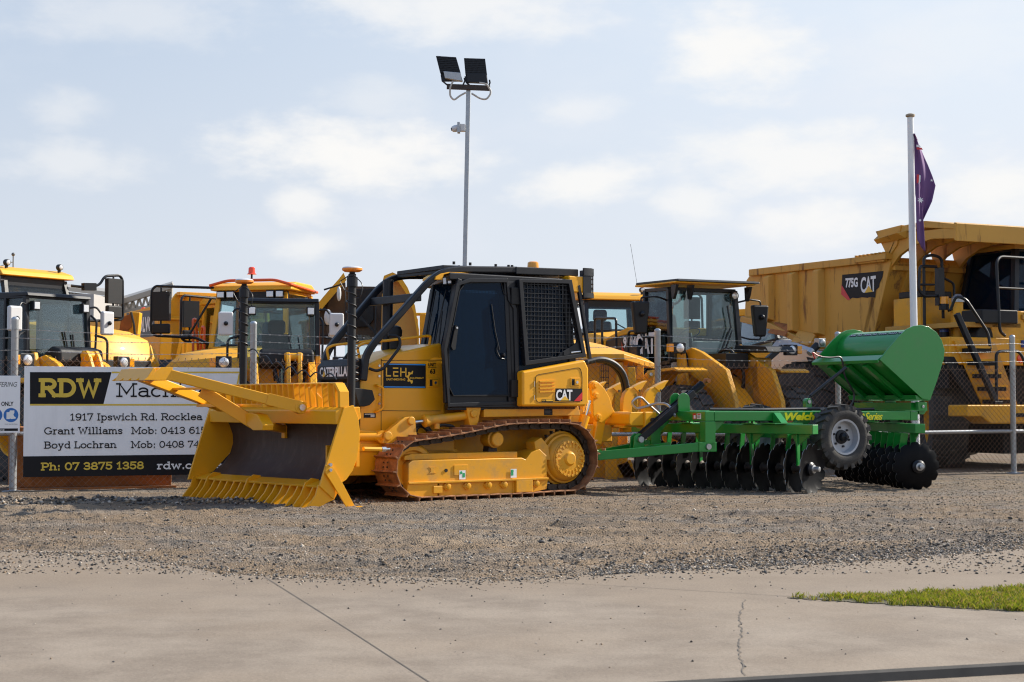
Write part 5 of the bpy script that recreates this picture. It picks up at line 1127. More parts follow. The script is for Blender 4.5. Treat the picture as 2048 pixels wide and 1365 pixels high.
# gangs
def disc_mesh():
    m = MB(); nt = 12; per = 8; N = nt*per; prof = []
    rings = [(.05,.0),(.12,.0),(.22,.012),(.30,.032),(None,None)]
    vs = []; fs = []
    for (r, z) in rings:
        for k in range(N):
            a = 2*math.pi*k/N; t = (k % per)/per
            if r is None:
                nr = .365-.045*max(0, math.cos((t-.5)*2*math.pi*1.25))**1.2 if .15 < t < .85 else .365
                vs.append((nr*math.cos(a), .062*(nr/.365)**2, nr*math.sin(a)))
            else: vs.append((r*math.cos(a), z, r*math.sin(a)))
    for i in range(len(rings)-1): fs += [(i*N+k, i*N+(k+1)%N, (i+1)*N+(k+1)%N, (i+1)*N+k) for k in range(N)]
    m.add(vs, fs); n0 = len(vs)
    m.add([(x, y+.006, z) for x, y, z in vs], [tuple(f[::-1]) for f in fs])
    R0 = (len(rings)-1)*N; m.add([], [])
    m.f += [(R0+k, R0+(k+1)%N, n0+R0+(k+1)%N, n0+R0+k) for k in range(N)]; m.mi += [1]*N
    return m.obj('disc', [DSC, ALU], None, sharp=50)
disc0 = disc_mesh(); C.objects.unlink(disc0)
def gang(c, ang, flip, nd=12, sp=.265):
    """c = centre on plan, ang = angle of the gang axis from local y; children built along local y of the gang part"""
    m = MB(); m.box(-.08, .08, -1.62, 1.62, .86, 1.0); gb = m.obj('gang_beam', GRN, pg, bevel=.01)
    gb.location = (c[0], c[1], 0); gb.rotation_euler = (0, 0, RD(ang))
    y0 = 1.50
    for k in range(nd):
        d_ = disc0.copy(); C.objects.link(d_); d_.parent = gb; d_.location = (0, y0-k*sp, .362); d_.rotation_euler = (0, rng.uniform(0, 6.28), 0 if flip > 0 else math.pi)
    m = MB(); m.cyl((0, y0+.16, .362), (0, y0-(nd-1)*sp-.12, .362), .032, n=8)
    for k in range(nd-1): m.lathe([(.03,.08),(.05,.05),(sp-.05,.05),(sp-.03,.08)], (0, y0-(k+1)*sp, .362), (0,1,0), 14)
    m.obj('axle', CHN, gb)
    m = MB(); m.lathe([(.0,.095),(.035,.10),(.06,.07)], (0, y0+.02, .362), (0,1,0), 18); m.obj('end_hub', BLK, gb); m = MB(); m.lathe([(.06,.062),(.075,.062),(.08,.04),(.16,.036),(.165,.02)], (0, y0+.02, .362), (0,1,0), 12); m.obj('axle_nut', ALU, gb)
    for y in (1.45-.12, .55, -.35, -1.25):
        m = MB(); m.prism([(-.05,.86),(.05,.86),(.035,.40),(-.035,.40)], 'y', y-.012, y+.012); m.prism([(y-.10,.86),(y+.22,.86),(y+.05,.72),(y-.02,.70)], 'x', -.012, .012); m.obj('gang_hanger', GRN, gb, bevel=.004)
    for k in range(nd-1):
        m = MB(); y = y0-(k+.5)*sp; fx = -.06 if flip > 0 else .06
        m.bar([(fx*2.4,y,.86),(fx*2.6,y-.02,.74),(fx*2.8,y-.04,.62)], .11, .016, up=(0,1,0)); m.obj('scraper', GRN, gb)
    for y in (.55, -.55):
        m = MB(); m.box(-.13, .13, y-.10, y+.10, 1.002, 1.018); m.prism([(-.09,1.018),(.09,1.018),(.06,1.12),(-.06,1.12)], 'y', y-.01, y+.01); m.obj('mount_plate', GRN, gb, bevel=.003)
        m = MB()
        for a in (-.1, .1):
            for b in (-.07, .07): m.cyl((a,y+b,1.016),(a,y+b,1.045),.018,n=6)
        m.obj('bolts', CHN, gb)
    return gb
fg = gang((1.54, 0), 22.5, 1); rg_ = gang((-1.55, 0), -19.8, -1)
m = MB(); ml = [(1.10,.80,1.02),(1.30,.80,1.02)]
m.prism([(.86,1.0),(.80,1.13),(.98,1.13),(.98,1.0)], 'x', .70, .90) if False else None
m.hexa([(1.05,.82,1.022),(1.17,.82,1.022),(1.17,1.02,1.022),(1.05,1.02,1.022)],[(1.05,.80,1.17),(1.17,.80,1.17),(1.17,.84,1.17),(1.05,.84,1.17)]); m.box(.86,1.36,.76,1.12,1.003,1.02); m.obj('beam_bracket', GRN, pg, bevel=.004)
# drawbar A frame
m = MB()
for s_ in (1, -1):
    m.bar([(2.45,.74*s_,.68),(2.15,.74*s_,.68)], .12, .14, up=(0,0,1)); m.bar([(2.42,.74*s_,.68),(3.72,.09*s_,.555)], .09, .13)
m.bar([(3.72,0,.553),(3.60,0,.56)], .22, .126); m.obj('drawbar', GRN, pg, bevel=.008)
m = MB(); m.bar([(2.75,-.56,.655),(2.75,.56,.655)], .08, .08); m.bar([(2.97,0,.63),(2.45,0,.69)], .09, .09); m.obj('drawbar_brace', GRN, pg, bevel=.006)
m = MB(); m.cyl((2.30,.80,.685),(2.30,.83,.685),.042,n=16); m.obj('pivot_pin', ALU, pg)
m = MB(); m.cyl((3.62,.10,.53),(3.62,.10,.66),.03,n=8); m.obj('hitch_bolt', RST, pg)
# hydraulic ram
m = MB()
for l in (-.05, .05): m.prism([(3.10,.62),(3.08,.82),(3.02,.87),(2.94,.86),(2.90,.62)], 'y', l-.012, l+.012)
m.obj('ram_bracket', GRN, pg, bevel=.006)
A_ = Vector((2.99,0,.78)); B_ = Vector((1.775,0,1.657)); dr_ = (B_-A_).normalized()
m = MB()
for l in (-.075, .075): m.bar([A_+Vector((0,l,0)), A_.lerp(B_,.78)+Vector((0,l,0))], .03, .10, up=(0,0,1))
m.bar([A_.lerp(B_,.06)+Vector((0,0,.03)), A_.lerp(B_,.72)+Vector((0,0,.03))], .16, .02); m.obj('ram_channel', BLK, pg, bevel=.005)
m = MB(); m.cyl(A_.lerp(B_,.3), A_.lerp(B_,.93), .045); 
for k in range(14): p = A_.lerp(B_, .80+k*.0098); m.lathe([(-.004,.056),(.004,.056)], p, dr_, 14)
m.obj('ram_cylinder', BLK, pg)
m = MB(); m.cyl(A_.lerp(B_,.93), B_, .026, n=10); m.cyl(B_+Vector((0,-.05,-.01)), B_+Vector((0,.06,-.01)), .035, n=10); m.obj('ram_rod', RSTP, pg)
m = MB(); m.cyl(A_+Vector((0,-.11,0)), A_+Vector((0,.11,0)), .045, n=14); m.obj('ram_pin', ALU, pg)
m = MB()
for l in (-.11, .11): m.prism(arc(2.26,1.36,.10,0,180,10)+[(2.16,1.19),(2.36,1.19)], 'y', l-.012, l+.012)
m.obj('ram_cradle', GRN, pg, bevel=.005)
# transport wheels
def wheel_parts(parent, c, r, w, rr, ax, lug=22, tag_='wheel', lug_d=.03, hubm=BLK, rimm=RIM, chev=True):
    """c centre, ax +1 visible side along y"""
    cx, cy, cz = c; hw = w/2
    m = MB(); prof = [(-hw*.82,rr),(-hw,rr+.04),(-hw*1.02,(r+rr)/2),(-hw*.94,r-.05),(-hw*.80,r-.015),(0,r-.005),(hw*.80,r-.015),(hw*.94,r-.05),(hw*1.02,(r+rr)/2),(hw,rr+.04),(hw*.82,rr),(0,rr-.02)]
    m.ringlathe(prof, c, (0,1,0), 48)
    for k in range(lug):
        for s_ in (-1, 1):
            a0 = 2*math.pi*(k+(.5 if s_ > 0 else 0))/lug; da = 2*math.pi/lug
            if chev: q = [(0.02*hw,a0-.12*da),(.02*hw,a0+.28*da),(.98*hw,a0+.85*da),(.98*hw,a0+.38*da)]
            else: q = [(.04*hw,a0),(.04*hw,a0+.72*da),(.95*hw,a0+.80*da),(.95*hw,a0+.08*da)]
            lo = []; hi = []
            for (yy, an) in q:
                yy *= s_; ro = r+lug_d-(.02 if abs(yy) > .9*hw else 0); ri = r-.06
                lo.append((cx+ri*math.cos(an), cy+yy, cz+ri*math.sin(an))); hi.append((cx+ro*math.cos(an), cy+yy, cz+ro*math.sin(an)))
            m.hexa(lo, hi)
    wh = m.obj('tyre', RUB, parent, bevel=0)
    m = MB(); m.ringlathe([(-hw*.8,rr),(-hw*.86,rr+.012),(-hw*.84,rr-.02),(hw*.3*ax,rr-.03),(hw*.84*1,rr-.02),(hw*.86,rr+.012),(hw*.8,rr)], c, (0,1,0), 40)
    m.lathe([(-.01,rr-.03),(.0,rr-.02),(.01,rr-.03)], (cx, cy+ax*hw*.15, cz), (0,ax,0), 40); m.obj('rim', rimm, wh)
    m = MB(); m.lathe([(0,rr*.42),(.04,rr*.40),(.05,rr*.26),(.11,rr*.24),(.13,rr*.14),(.17,rr*.10)], (cx, cy+ax*hw*.15, cz), (0,ax,0), 20)
    for k in range(6): an = k*math.pi/3+.3; m.cyl((cx+rr*.56*math.cos(an), cy+ax*hw*.15, cz+rr*.56*math.sin(an)), (cx+rr*.56*math.cos(an), cy+ax*(hw*.15+.035), cz+rr*.56*math.sin(an)), rr*.07, n=6)
    m.obj('hub', hubm, wh)
    return wh
wheel_parts(pg, (.14,1.06,.81), .465, .33, .255, 1, lug=20); wheel_parts(pg, (.14,-1.06,.81), .465, .33, .255, -1, lug=20)
m = MB(); m.bar([(.14,-1.0,.81),(.14,1.0,.81)], .09, .09); m.bar([(.14,.5,.81),(-.5,.5,1.06)], .08, .12); m.bar([(.14,-.5,.81),(-.5,-.5,1.06)], .08, .12); m.obj('wheel_axle', GRN, pg, bevel=.006)
# prop stay
ps = [(0.18,0.35,1.331),(0.121,0.35,1.415),(-0.57,0.35,1.858)]
m = MB(); m.prism(arc(ps[0][0],ps[0][2]+.0,.055,0,180,8)+[(ps[0][0]-.055,1.19),(ps[0][0]+.055,1.19)], 'y', .31, .39); m.obj('stay_lug', GRN, pg, bevel=.005)
m = MB(); m.cyl((ps[0][0],.35,ps[0][2]),(ps[1][0],.35,ps[1][2]),.018); m.cyl((ps[1][0],.35,ps[1][2]),(ps[2][0],.35,ps[2][2]),.026); m.m = 1; m.cyl((ps[0][0],.39,ps[0][2]),(ps[0][0],.41,ps[0][2]),.03,n=10); m.obj('prop_stay', [BLK, ALU], pg)
# seeder hopper
EP = [(-0.852,0.8,1.971),(-0.976,0.8,2.107),(-1.225,0.8,2.336),(-1.379,0.8,2.451),(-1.518,0.8,2.504),(-1.672,0.8,2.523),(-1.826,0.8,2.5),(-1.981,0.8,2.421),(-2.092,0.8,2.292),(-2.147,0.8,2.14),(-2.122,0.8,1.987),(-1.984,0.8,1.659),(-1.839,0.8,1.355),(-1.684,0.8,1.376)]
E2 = [(p[0], p[2]) for p in EP]
for l in (.8, -.8):
    m = MB(); m.prism(E2, 'y', l-.012, l+.012); m.obj('hopper_end_plate', GRN, pg, bevel=.005)
cx_, cz_ = E2[5][0], E2[5][1]-.395
cx_ += .03; cz_ -= .01
m = MB(); m.prism(arc(cx_, cz_, .345, -40, 215, 26), 'y', -.786, .786); m.obj('hopper_drum', GRN, pg)
L0 = E2[0]; B0 = E2[-1]; B1 = E2[-2]
m = MB(); m.prism([(L0[0]-.02,L0[1]-.02),(L0[0]-.10,L0[1]+.03),(cx_+.24,cz_-.22),(cx_-.33,cz_-.12),(B1[0]-.02,B1[1]+.03),(B0[0]-.01,B0[1]+.02)], 'y', -.785, .785); m.obj('hopper_body', GRN, pg, bevel=.006)
m = MB(); m.prism([(L0[0]+.03,L0[1]+.0),(L0[0]-.09,L0[1]+.08),(L0[0]-.10,L0[1]+.06),(L0[0]+.02,L0[1]-.05)], 'y', -.83, .785); m.obj('hopper_lip', GRN, pg, bevel=.006)
for l in (-.45, .0, .42):
    m = MB(); nx, nz = .06, -.05
    m.prism([(L0[0]-.05,L0[1]-.05),(L0[0]-.01,L0[1]-.10),(B0[0]+.05,B0[1]-.03),(B0[0]+.01,B0[1]+.03)], 'y', l-.05, l+.05); m.obj('hopper_rib', GRN, pg, bevel=.006)
m = MB(); m.prism([(B0[0]+.12,B0[1]+.06),(B0[0]+.10,B0[1]-.01),(B1[0],B1[1]-.01),(B1[0],B1[1]+.05)], 'y', -.83, .785); m.obj('hopper_sill', GRN, pg, bevel=.005)
m = MB(); rr = .348; y = -.62
while y < .70:
    ln = rng.uniform(.10,.24); a0, a1 = RD(62), RD(50)
    q = [(cx_+rr*math.cos(a), cz_+rr*math.sin(a)) for a in (a0,(a0+a1)/2,a1)]
    for i in range(2): m.m = 0; m.add([(q[i][0],y,q[i][1]),(q[i][0],y+ln,q[i][1]),(q[i+1][0],y+ln,q[i+1][1]),(q[i+1][0],y,q[i+1][1])],[(0,1,2,3)])
    m.m = 1; r2 = .3495; a2, a3 = RD(58), RD(54); yy = y+.02
    while yy < y+ln-.03:
        m.add([(cx_+r2*math.cos(a2),yy,cz_+r2*math.sin(a2)),(cx_+r2*math.cos(a2),yy+.02,cz_+r2*math.sin(a2)),(cx_+r2*math.cos(a3),yy+.02,cz_+r2*math.sin(a3)),(cx_+r2*math.cos(a3),yy,cz_+r2*math.sin(a3))],[(0,1,2,3)]); yy += .045
    y += ln+.03
m.obj('warning_strip', [LETB, LETW], pg, fix=False)
# hinge lugs and base
for l in (.70, -.55):
    m = MB(); m.prism([(B1[0]+.18,B1[1]-.02),(B1[0]+.02,B1[1]-.02),(B1[0]+.0,B1[1]-.16),(B1[0]+.05,B1[1]-.22),(B1[0]+.15,B1[1]-.22)], 'y', l-.03, l+.03); m.m = 1; m.cyl((B1[0]+.08,l+.03,B1[1]-.10),(B1[0]+.08,l+.05,B1[1]-.10),.026,n=10); m.obj('hinge_lug', [GRN, ALU], pg, bevel=.005)
m = MB(); m.box(-1.95, -1.62, -.75, .62, 1.20, 1.32); m.prism([(-1.62,1.32),(-1.62,1.42),(-1.70,1.46),(-1.78,1.44),(-1.84,1.32)], 'y', .0, .02); m.obj('hopper_base', GRN, pg, bevel=.006)
m = MB(); m.box(-1.80, -1.35, -.80, .80, 1.19, 1.205); m.obj('base_plate', GRN, pg)
# electric motor
mo = [(-1.023,-0.87,2.292),(-0.825,-0.87,2.182),(-0.767,-0.87,2.079),(-0.908,-0.87,2.104),(-0.921,-0.87,2.013)]
g0 = Vector(mo[0]); g1 = Vector(mo[1]); g2 = Vector(mo[2]); dm = (g2-g0).normalized()
m = MB(); m.box(g0.x-.07, g0.x+.07, -.93, -.80, g0.z-.07, g0.z+.07); m.lathe([(0,.055),(.02,.055),(.03,.03)], (g0.x,-.80,g0.z), (0,1,0), 14); gm = m.obj('gearbox', ALU, pg, bevel=.008); 
m = MB(); m.cyl(g0+dm*.06, g0+dm*.20, .062); m.obj('motor', DRK, gm); m = MB(); m.lathe([(.20,.064),(.25,.06),(.28,.05)], g0, dm, 18); m.obj('motor_cap', ALU, gm)
m = MB(); m.tube(rnd_path([(-0.789,-0.7,2.03),(-0.734,-0.7,2.141),(-0.845,-0.7,2.076),(-0.93,-0.7,2.066)], .05), .010, 6); m.obj('red_lead', RED, gm)
m = MB(); wire = [(-0.351,-0,2.032),(-0.542,-0,2.02),(-0.761,-0,2.044),(-0.801,-0,1.903),(-0.819,-0,1.749),(-0.922,-0,1.597),(-1.017,-0,1.465),(-1.002,-0,1.356),(-0.946,-0,1.268)]
m.tube(rnd_path(wire, .1, 4), .016, 6); m.obj('cable', HOSE, pg)
m = MB(); m.tube(rnd_path([(2.36,-.35,1.12),(2.6,-.35,1.30),(2.75,-.32,1.42),(2.9,-.34,1.32),(2.8,-.36,1.22),(2.62,-.35,1.26),(2.5,-.3,1.30),(2.42,-.1,1.30),(2.38,0,1.2),(2.42,.12,1.12)], .08, 4), .020, 8); m.obj('hydraulic_hose', ALU, pg)

# ================================================================== MACHINES BEHIND THE FENCE
def copy_tree(o, parent=None):
    c = o.copy(); C.objects.link(c); c.parent = parent
    for ch in list(o.children): copy_tree(ch, c)
    return c
def cab_glass(parent, lo, hi, pil=.05, mt=BLK, gl=GLS, mid=None):
    """lo/hi: four corners (front right, front left, rear left, rear right)"""
    m = MB()
    for a, b in zip(lo, hi): m.bar([a, b], pil*1.3, pil*1.3, up=(0,1,0))
    for q in (lo, hi):
        for i in range(4): m.bar([q[i], q[(i+1)%4]], pil, pil)
    m.obj('cab_frame', mt, parent, bevel=.008)
    for i, nm in enumerate(('windscreen', 'side_window', 'rear_window', 'side_window')):
        m = MB(); m.plate([lo[i], lo[(i+1)%4], hi[(i+1)%4], hi[i]], .008); m.obj(nm, gl, parent)
def seat_wheel(parent, f, l, u, wheel_f):
    m = MB(); m.prism([(f,u),(f,u+.35),(f-.45,u+.33),(f-.62,u+1.05),(f-.78,u+1.05),(f-.66,u)], 'y', l-.27, l+.27); m.prism([(f-.60,u+1.05),(f-.60,u+1.3),(f-.72,u+1.32),(f-.76,u+1.05)], 'y', l-.16, l+.16); m.obj('seat', SEAT, parent, bevel=.06, seg=3)
    m = MB(); m.ringlathe([(-.015,.20),(0,.185),(.015,.20),(0,.215)], (wheel_f, l, u+.62), (-.5,0,1), 24); m.cyl((wheel_f,l,u+.62),(wheel_f+.16,l,u+.1),.04); m.obj('steering_wheel', DRK, parent)
def headlight(parent, p, amb=1, r=.11):
    m = MB(); m.box(p[0]-.12, p[0]+.0, p[1]-r*1.25, p[1]+r*1.25, p[2]-r, p[2]+r); m.m = 1; m.lathe([(-.01,r*.85),(.02,r*.8),(.045,r*.4)], p, (1,0,0), 18); m.m = 2; a = p[1]+amb*r*1.25; m.box(p[0]-.10, p[0]-.0, min(a, a+amb*.11), max(a, a+amb*.11), p[2]-r*.7, p[2]+r*.75)
    m.obj('headlight', [BLK, LAMP, AMB], parent, bevel=.012)
def mirror(parent, p, w, h, arm, mt=BLK, nm='mirror'):
    m = MB(); m.box(p[0]-.05, p[0]+.05, p[1]-w/2, p[1]+w/2, p[2]-h/2, p[2]+h/2); mo = m.obj(nm, mt, parent, bevel=.035, seg=3)
    m = MB(); m.tube(rnd_path(arm, .05), .018, 8); m.ball((p[0]+.07,p[1],p[2]), .04, 8, 5); m.obj('mirror_arm', BLK, mo)
# ---- articulated haulers
def hauler(label, loc, a, hood_u=2.45, dark=False, body=True, mir=True, red=True, silver=False, bang=0.):
    r = root('articulated_hauler', label, 'dump truck', loc, a, 'articulated haulers parked behind the fence')
    HY = SILV if silver else YELV
    lo = [(.62,-.78,hood_u-.02),(.62,.78,hood_u-.02),(-.85,.85,hood_u-.3),(-.85,-.85,hood_u-.3)]; hi = [(.40,-.70,3.52),(.40,.70,3.52),(-.80,.78,3.52),(-.80,-.78,3.52)]
    cab_glass(r, lo, hi, .07, BLK if dark else YELV)
    m = MB(); m.box(-.85,.60,-.84,.84,1.7,hood_u-.32); m.obj('cab_base', YELV, r, bevel=.03)
    m = MB(); m.box(.38,.44,-.76,.76,3.36,3.54); m.obj('visor_band', BLK, r, bevel=.01)
    m = MB(); m.prism([(.55,3.56),(.48,3.66),(.2,3.74),(-.7,3.74),(-.95,3.64),(-.95,3.56)], 'y', -.86, .86); m.obj('cab_roof', YELV if red or dark else YELV, r, bevel=.03)
    for l in (-.62,-.42,.42,.62):
        m = MB()
        if red: m.box(.50,.56,l-.085,l+.085,3.40,3.55); m.m = 1; m.box(.555,.57,l-.07,l+.07,3.42,3.53)
        elif abs(l) > .5: m.lathe([(0,.06),(.08,.06)], (.34,l,3.80), (1,0,0), 16); m.m = 1; m.lathe([(.08,.05),(.09,.03)], (.34,l,3.80), (1,0,0), 16); m.m = 0; m.box(.34,.40,l-.02,l+.02,3.70,3.76)
        if m.v: m.obj('work_light', [BLK, LAMP], r, bevel=.01)
    if red:
        m = MB(); m.tube(rnd_path([(.55,-.86,3.66),(.50,-.5,3.76),(.50,.5,3.76),(.55,.86,3.66),(-.9,.9,3.60)], .1), .03, 8); m.obj('roof_rail', ORG, r)
        m = MB(); m.cyl((-.1,-.22,3.74),(-.1,-.22,3.95),.02); m.m = 1; m.lathe([(0,.10),(.03,.07),(.13,.065),(.15,.04)], (-.1,-.22,3.93), (0,0,1), 16); m.obj('beacon', [BLK, REDL], r)
    seat_wheel(r, .1, 0, hood_u-.75, .30)
    m = MB(); m.bar([(.60,.25,hood_u+.02),(.52,-.05,3.05)], .02, .03, up=(1,0,0)); m.obj('wiper', BLK, r)
    m = MB(); m.prism([(.40,hood_u-.30),(.40,hood_u+.08),(.62,hood_u+.05),(.62,hood_u-.30)], 'y', -.6, .6); m.obj('dashboard', DRK, r, bevel=.03)
    # bonnet
    hu = hood_u
    def ring(f, w, u, ub): return [(f,-w,ub),(f,-w,u-.22),(f,-w*.80,u-.04),(f,0,u+.03),(f,w*.80,u-.04),(f,w,u-.22),(f,w,ub)]
    R_ = [ring(.60,1.0,hu,1.5), ring(1.2,1.02,hu-.03,1.4), ring(2.0,1.04,hu-.13,1.3), ring(2.5,1.0,hu-.30,1.3), ring(2.72,.92,hu-.60,1.25), ring(2.76,.9,1.35,1.2)]
    m = MB(); vs = [p for q in R_ for p in q]; n = 7
    m.add(vs, [(i*n+k, i*n+k+1, (i+1)*n+k+1, (i+1)*n+k) for i in range(len(R_)-1) for k in range(n-1)]+[tuple(range(n)), tuple(range(5*n+n-1, 5*n-1, -1))]); hd = m.obj('bonnet', HY, r, bevel=.02, sharp=30)
    m = MB(); m.box(2.0,2.765,-.66,.66,1.35,hu-.72); m.obj('grille', DRK, r, bevel=.02)
    for k in range(9 if silver else 0):
        m = MB(); m.box(.95,1.25,-.45+k*.11,-.40+k*.11,hu+.005,hu+.022); m.obj('bonnet_slot', BLK2, hd)
    for s_ in (1, -1):
        m = MB(); m.prism([(1.75,hu-.50),(2.45,hu-.62),(2.60,hu-.85),(2.55,hu-1.02),(1.95,hu-.92)], 'y', .995*s_, 1.05*s_); m.m = 1; m.prism([(2.30,hu-.66),(2.47,hu-.69),(2.58,hu-.85),(2.36,hu-.84)], 'y', 1.05*s_, 1.06*s_); m.obj('headlight_bay', [DRK, LAMP], r, bevel=.01)
        m = MB(); m.prism([(.75,1.9),(.9,2.12),(1.5,2.16),(1.9,1.95),(2.15,1.55),(2.1,1.5),(1.85,1.88),(1.48,2.08),(.95,2.05),(.82,1.86)], 'y', 1.0*s_, 1.55*s_); m.obj('mudguard', DRK, r, bevel=.015)
        wheel_parts(r, (1.25,1.22*s_,.92), .90, .60, .34, s_, lug=18, lug_d=.04, rimm=YELV)
        m = MB(); m.box(.05,.55,.85*s_,1.35*s_,1.1,1.9); m.obj('step_box', YELV, r, bevel=.02)
        if red:
            m = MB(); m.tube(rnd_path([(.30,1.30*s_,1.6),(.33,1.30*s_,3.0),(.20,1.30*s_,3.02),(.0,1.28*s_,1.9)], .05), .028, 8); m.obj('grab_rail', ORG, r)
        if mir and not (red and s_ > 0):
            s2 = s_; fr = [(.50,.78*s2,3.62),(.70,1.95*s2,3.66),(.72,2.02*s2,3.58),(.72,2.03*s2,2.75),(.72,1.94*s2,2.66),(.62,1.1*s2,2.62),(.56,.85*s2,2.48)] if red else [(.50,.80*s2,3.46),(.62,1.05*s2,3.44),(.68,1.35*s2,3.50),(.70,1.45*s2,3.68),(.72,1.82*s2,3.72),(.72,1.90*s2,3.64),(.72,1.92*s2,2.86),(.66,1.4*s2,2.82),(.60,.85*s2,2.80)]
            m = MB(); m.tube(rnd_path(fr, .1), .027, 8)
            if red: m.tube([(.70,1.25*s2,2.62),(.60,.80*s2,3.40)], .024, 6); m.tube([(.72,1.82*s2,3.64),(.72,1.82*s2,2.66)], .02, 6)
            else: m.tube([(.72,1.66*s2,3.70),(.72,1.66*s2,2.84)], .02, 6); m.bar([(.60,1.0*s2,3.45),(.66,1.25*s2,3.46)], .12, .14)
            fo = m.obj('mirror_frame', BLK, r); c0 = 1.82 if red else 1.68
            m = MB(); m.box(.68,.78,(c0-.20)*s2,(c0+.16)*s2,2.96 if red else 3.16,3.54 if red else 3.64); m.m = 1; m.box(.677,.68,(c0-.17)*s2,(c0+.13)*s2,3.0 if red else 3.2,3.5 if red else 3.60); m.obj('mirror', [DRK, STL], fo, bevel=.03)
            m = MB(); m.box(.68,.78,(c0-.20)*s2,(c0+.17)*s2,2.70 if red else 2.88,2.90 if red else 3.12); m.obj('wide_angle_mirror', DRK, fo, bevel=.03)
    if body:
        B = bpy.data.objects.new('dump_body', None)
        m = MB()
        def bw(mb, y0, y1): mb.prism([(-1.45,1.75),(-1.55,3.52),(-1.70,3.58),(-6.3,3.36),(-6.9,3.0),(-5.0,1.85),(-3.4,1.45)], 'y', y0, y1)
        bw(m, -1.62, -1.54); bw(m, 1.54, 1.62); m.prism([(-1.45,1.75),(-1.40,3.86),(-1.48,3.86),(-1.56,1.75)], 'y', -1.10, 1.10); m.prism([(-1.47,1.75),(-1.40,3.30),(-1.50,3.30),(-1.56,1.75)], 'y', -1.62, 1.62)
        m.hexa([(-1.44,-1.10,3.28),(-1.44,-1.62,3.28),(-1.54,-1.62,3.28),(-1.54,-1.10,3.28)],[(-1.40,-1.10,3.86),(-1.40,-1.24,3.86),(-1.48,-1.24,3.86),(-1.48,-1.10,3.86)]); m.hexa([(-1.44,1.10,3.28),(-1.44,1.62,3.28),(-1.54,1.62,3.28),(-1.54,1.10,3.28)],[(-1.40,1.10,3.86),(-1.40,1.24,3.86),(-1.48,1.24,3.86),(-1.48,1.10,3.86)])
        m.prism([(-1.5,1.75),(-3.4,1.45),(-5.0,1.85),(-6.9,2.9),(-6.9,3.0),(-5.0,1.95),(-3.4,1.55),(-1.5,1.85)], 'y', -1.56, 1.56)
        B = m.obj('dump_body', YELV, r, bevel=.015)
        m = MB(); m.box(-1.40,-1.20,-1.24,1.24,3.80,3.88)
        for l in (-1.0,-.35,.35,1.0): m.prism([(-1.41,2.0),(-1.38,3.84),(-1.20,3.84),(-1.36,3.3)], 'y', l-.03, l+.03)
        m.box(-1.42,-1.34,-1.6,1.6,3.24,3.32); m.obj('headboard_rib', YELV, B, bevel=.008)
        for s_ in (1, -1):
            m = MB(); U_ = (1,0,0) if s_ < 0 else (-1,0,0); o = (-3.5,1.624*s_,2.86) if s_ < 0 else (-1.75,1.624*s_,2.86)
            m.quad(o, U_, (0,0,1), 1.75, .62); m.m = 1; O2 = Vector(o)+Vector(U_)*.55+Vector((0,.004*s_,.12)); m.text('VOLVO', O2, U_, (0,0,1), 1.1, .36, bold=.04); m.text('A40', Vector(o)+Vector(U_)*.08+Vector((0,.004*s_,.14)), U_, (0,0,1), .36, .26, bold=.03); m.obj('side_decal', [GRYD, LETW], B, fix=False)
        if bang:
            c = Vector((-1.2,0,0)); B.rotation_euler = (0,0,RD(bang)); M_ = Matrix.Rotation(RD(bang), 3, 'Z'); B.location = c-(M_ @ c)
        m = MB(); m.box(-6.0,-1.0,-.5,.5,1.0,1.5); fm = m.obj('rear_frame', DRK, r); fm.rotation_euler = B.rotation_euler; fm.location = B.location
        for f in (-3.4,-5.2):
            for s_ in (1, -1):
                w_ = wheel_parts(r, (f,1.22*s_,.92), .90, .60, .34, s_, lug=18, lug_d=.04, rimm=YELV); w_.rotation_euler = B.rotation_euler; w_.location = B.location
    return r
TB = hauler('yellow articulated dump truck with orange roof rail and beacon behind the bulldozer masts', (-5.10, 31.6, 0), 78, 2.42, body=False)
TF = hauler('yellow articulated dump truck whose grey lettered dump body shows left of the beacon truck', (-5.95, 35.7, 0), 125, 2.45)
TA = hauler('yellow articulated dump truck with twin round roof lamps and mirror arm behind the leftmost loader', (-9.75, 30.9, 0), 148, 2.72, dark=True, red=False, body=True)
TA.scale = (1.06,)*3; m = MB(); m.tube([(-.3,.1,3.74),(-.3,.1,4.02)], .012, 6); m.tube([(-.3,.1,3.9),(-.3,-.35,3.74)], .010, 6); m.ball((-.3,.1,4.04), .035, 8, 5); m.obj('aerial', GRYD, TA)
TC = hauler('yellow articulated dump truck with steering wheel and plastic wrap visible between bulldozer and loader', (2.15, 34.5, 0), 108, 2.85, dark=True, red=False, body=False)
TE = hauler('dump truck with a silver slotted bonnet partly hidden below the big dump truck tail', (6.9, 40.4, 0), 130, 2.95, dark=True, red=False, mir=False, body=False, silver=True)
TD = copy_tree(TF); TD.location = (-10.4, 45.0, 0); TD.rotation_euler = (0,0,RD(180+100))
tag(TD, 'distant yellow articulated dump truck with orange grab rail seen left of the rusty attachment', 'dump truck', 'articulated haulers parked behind the fence')
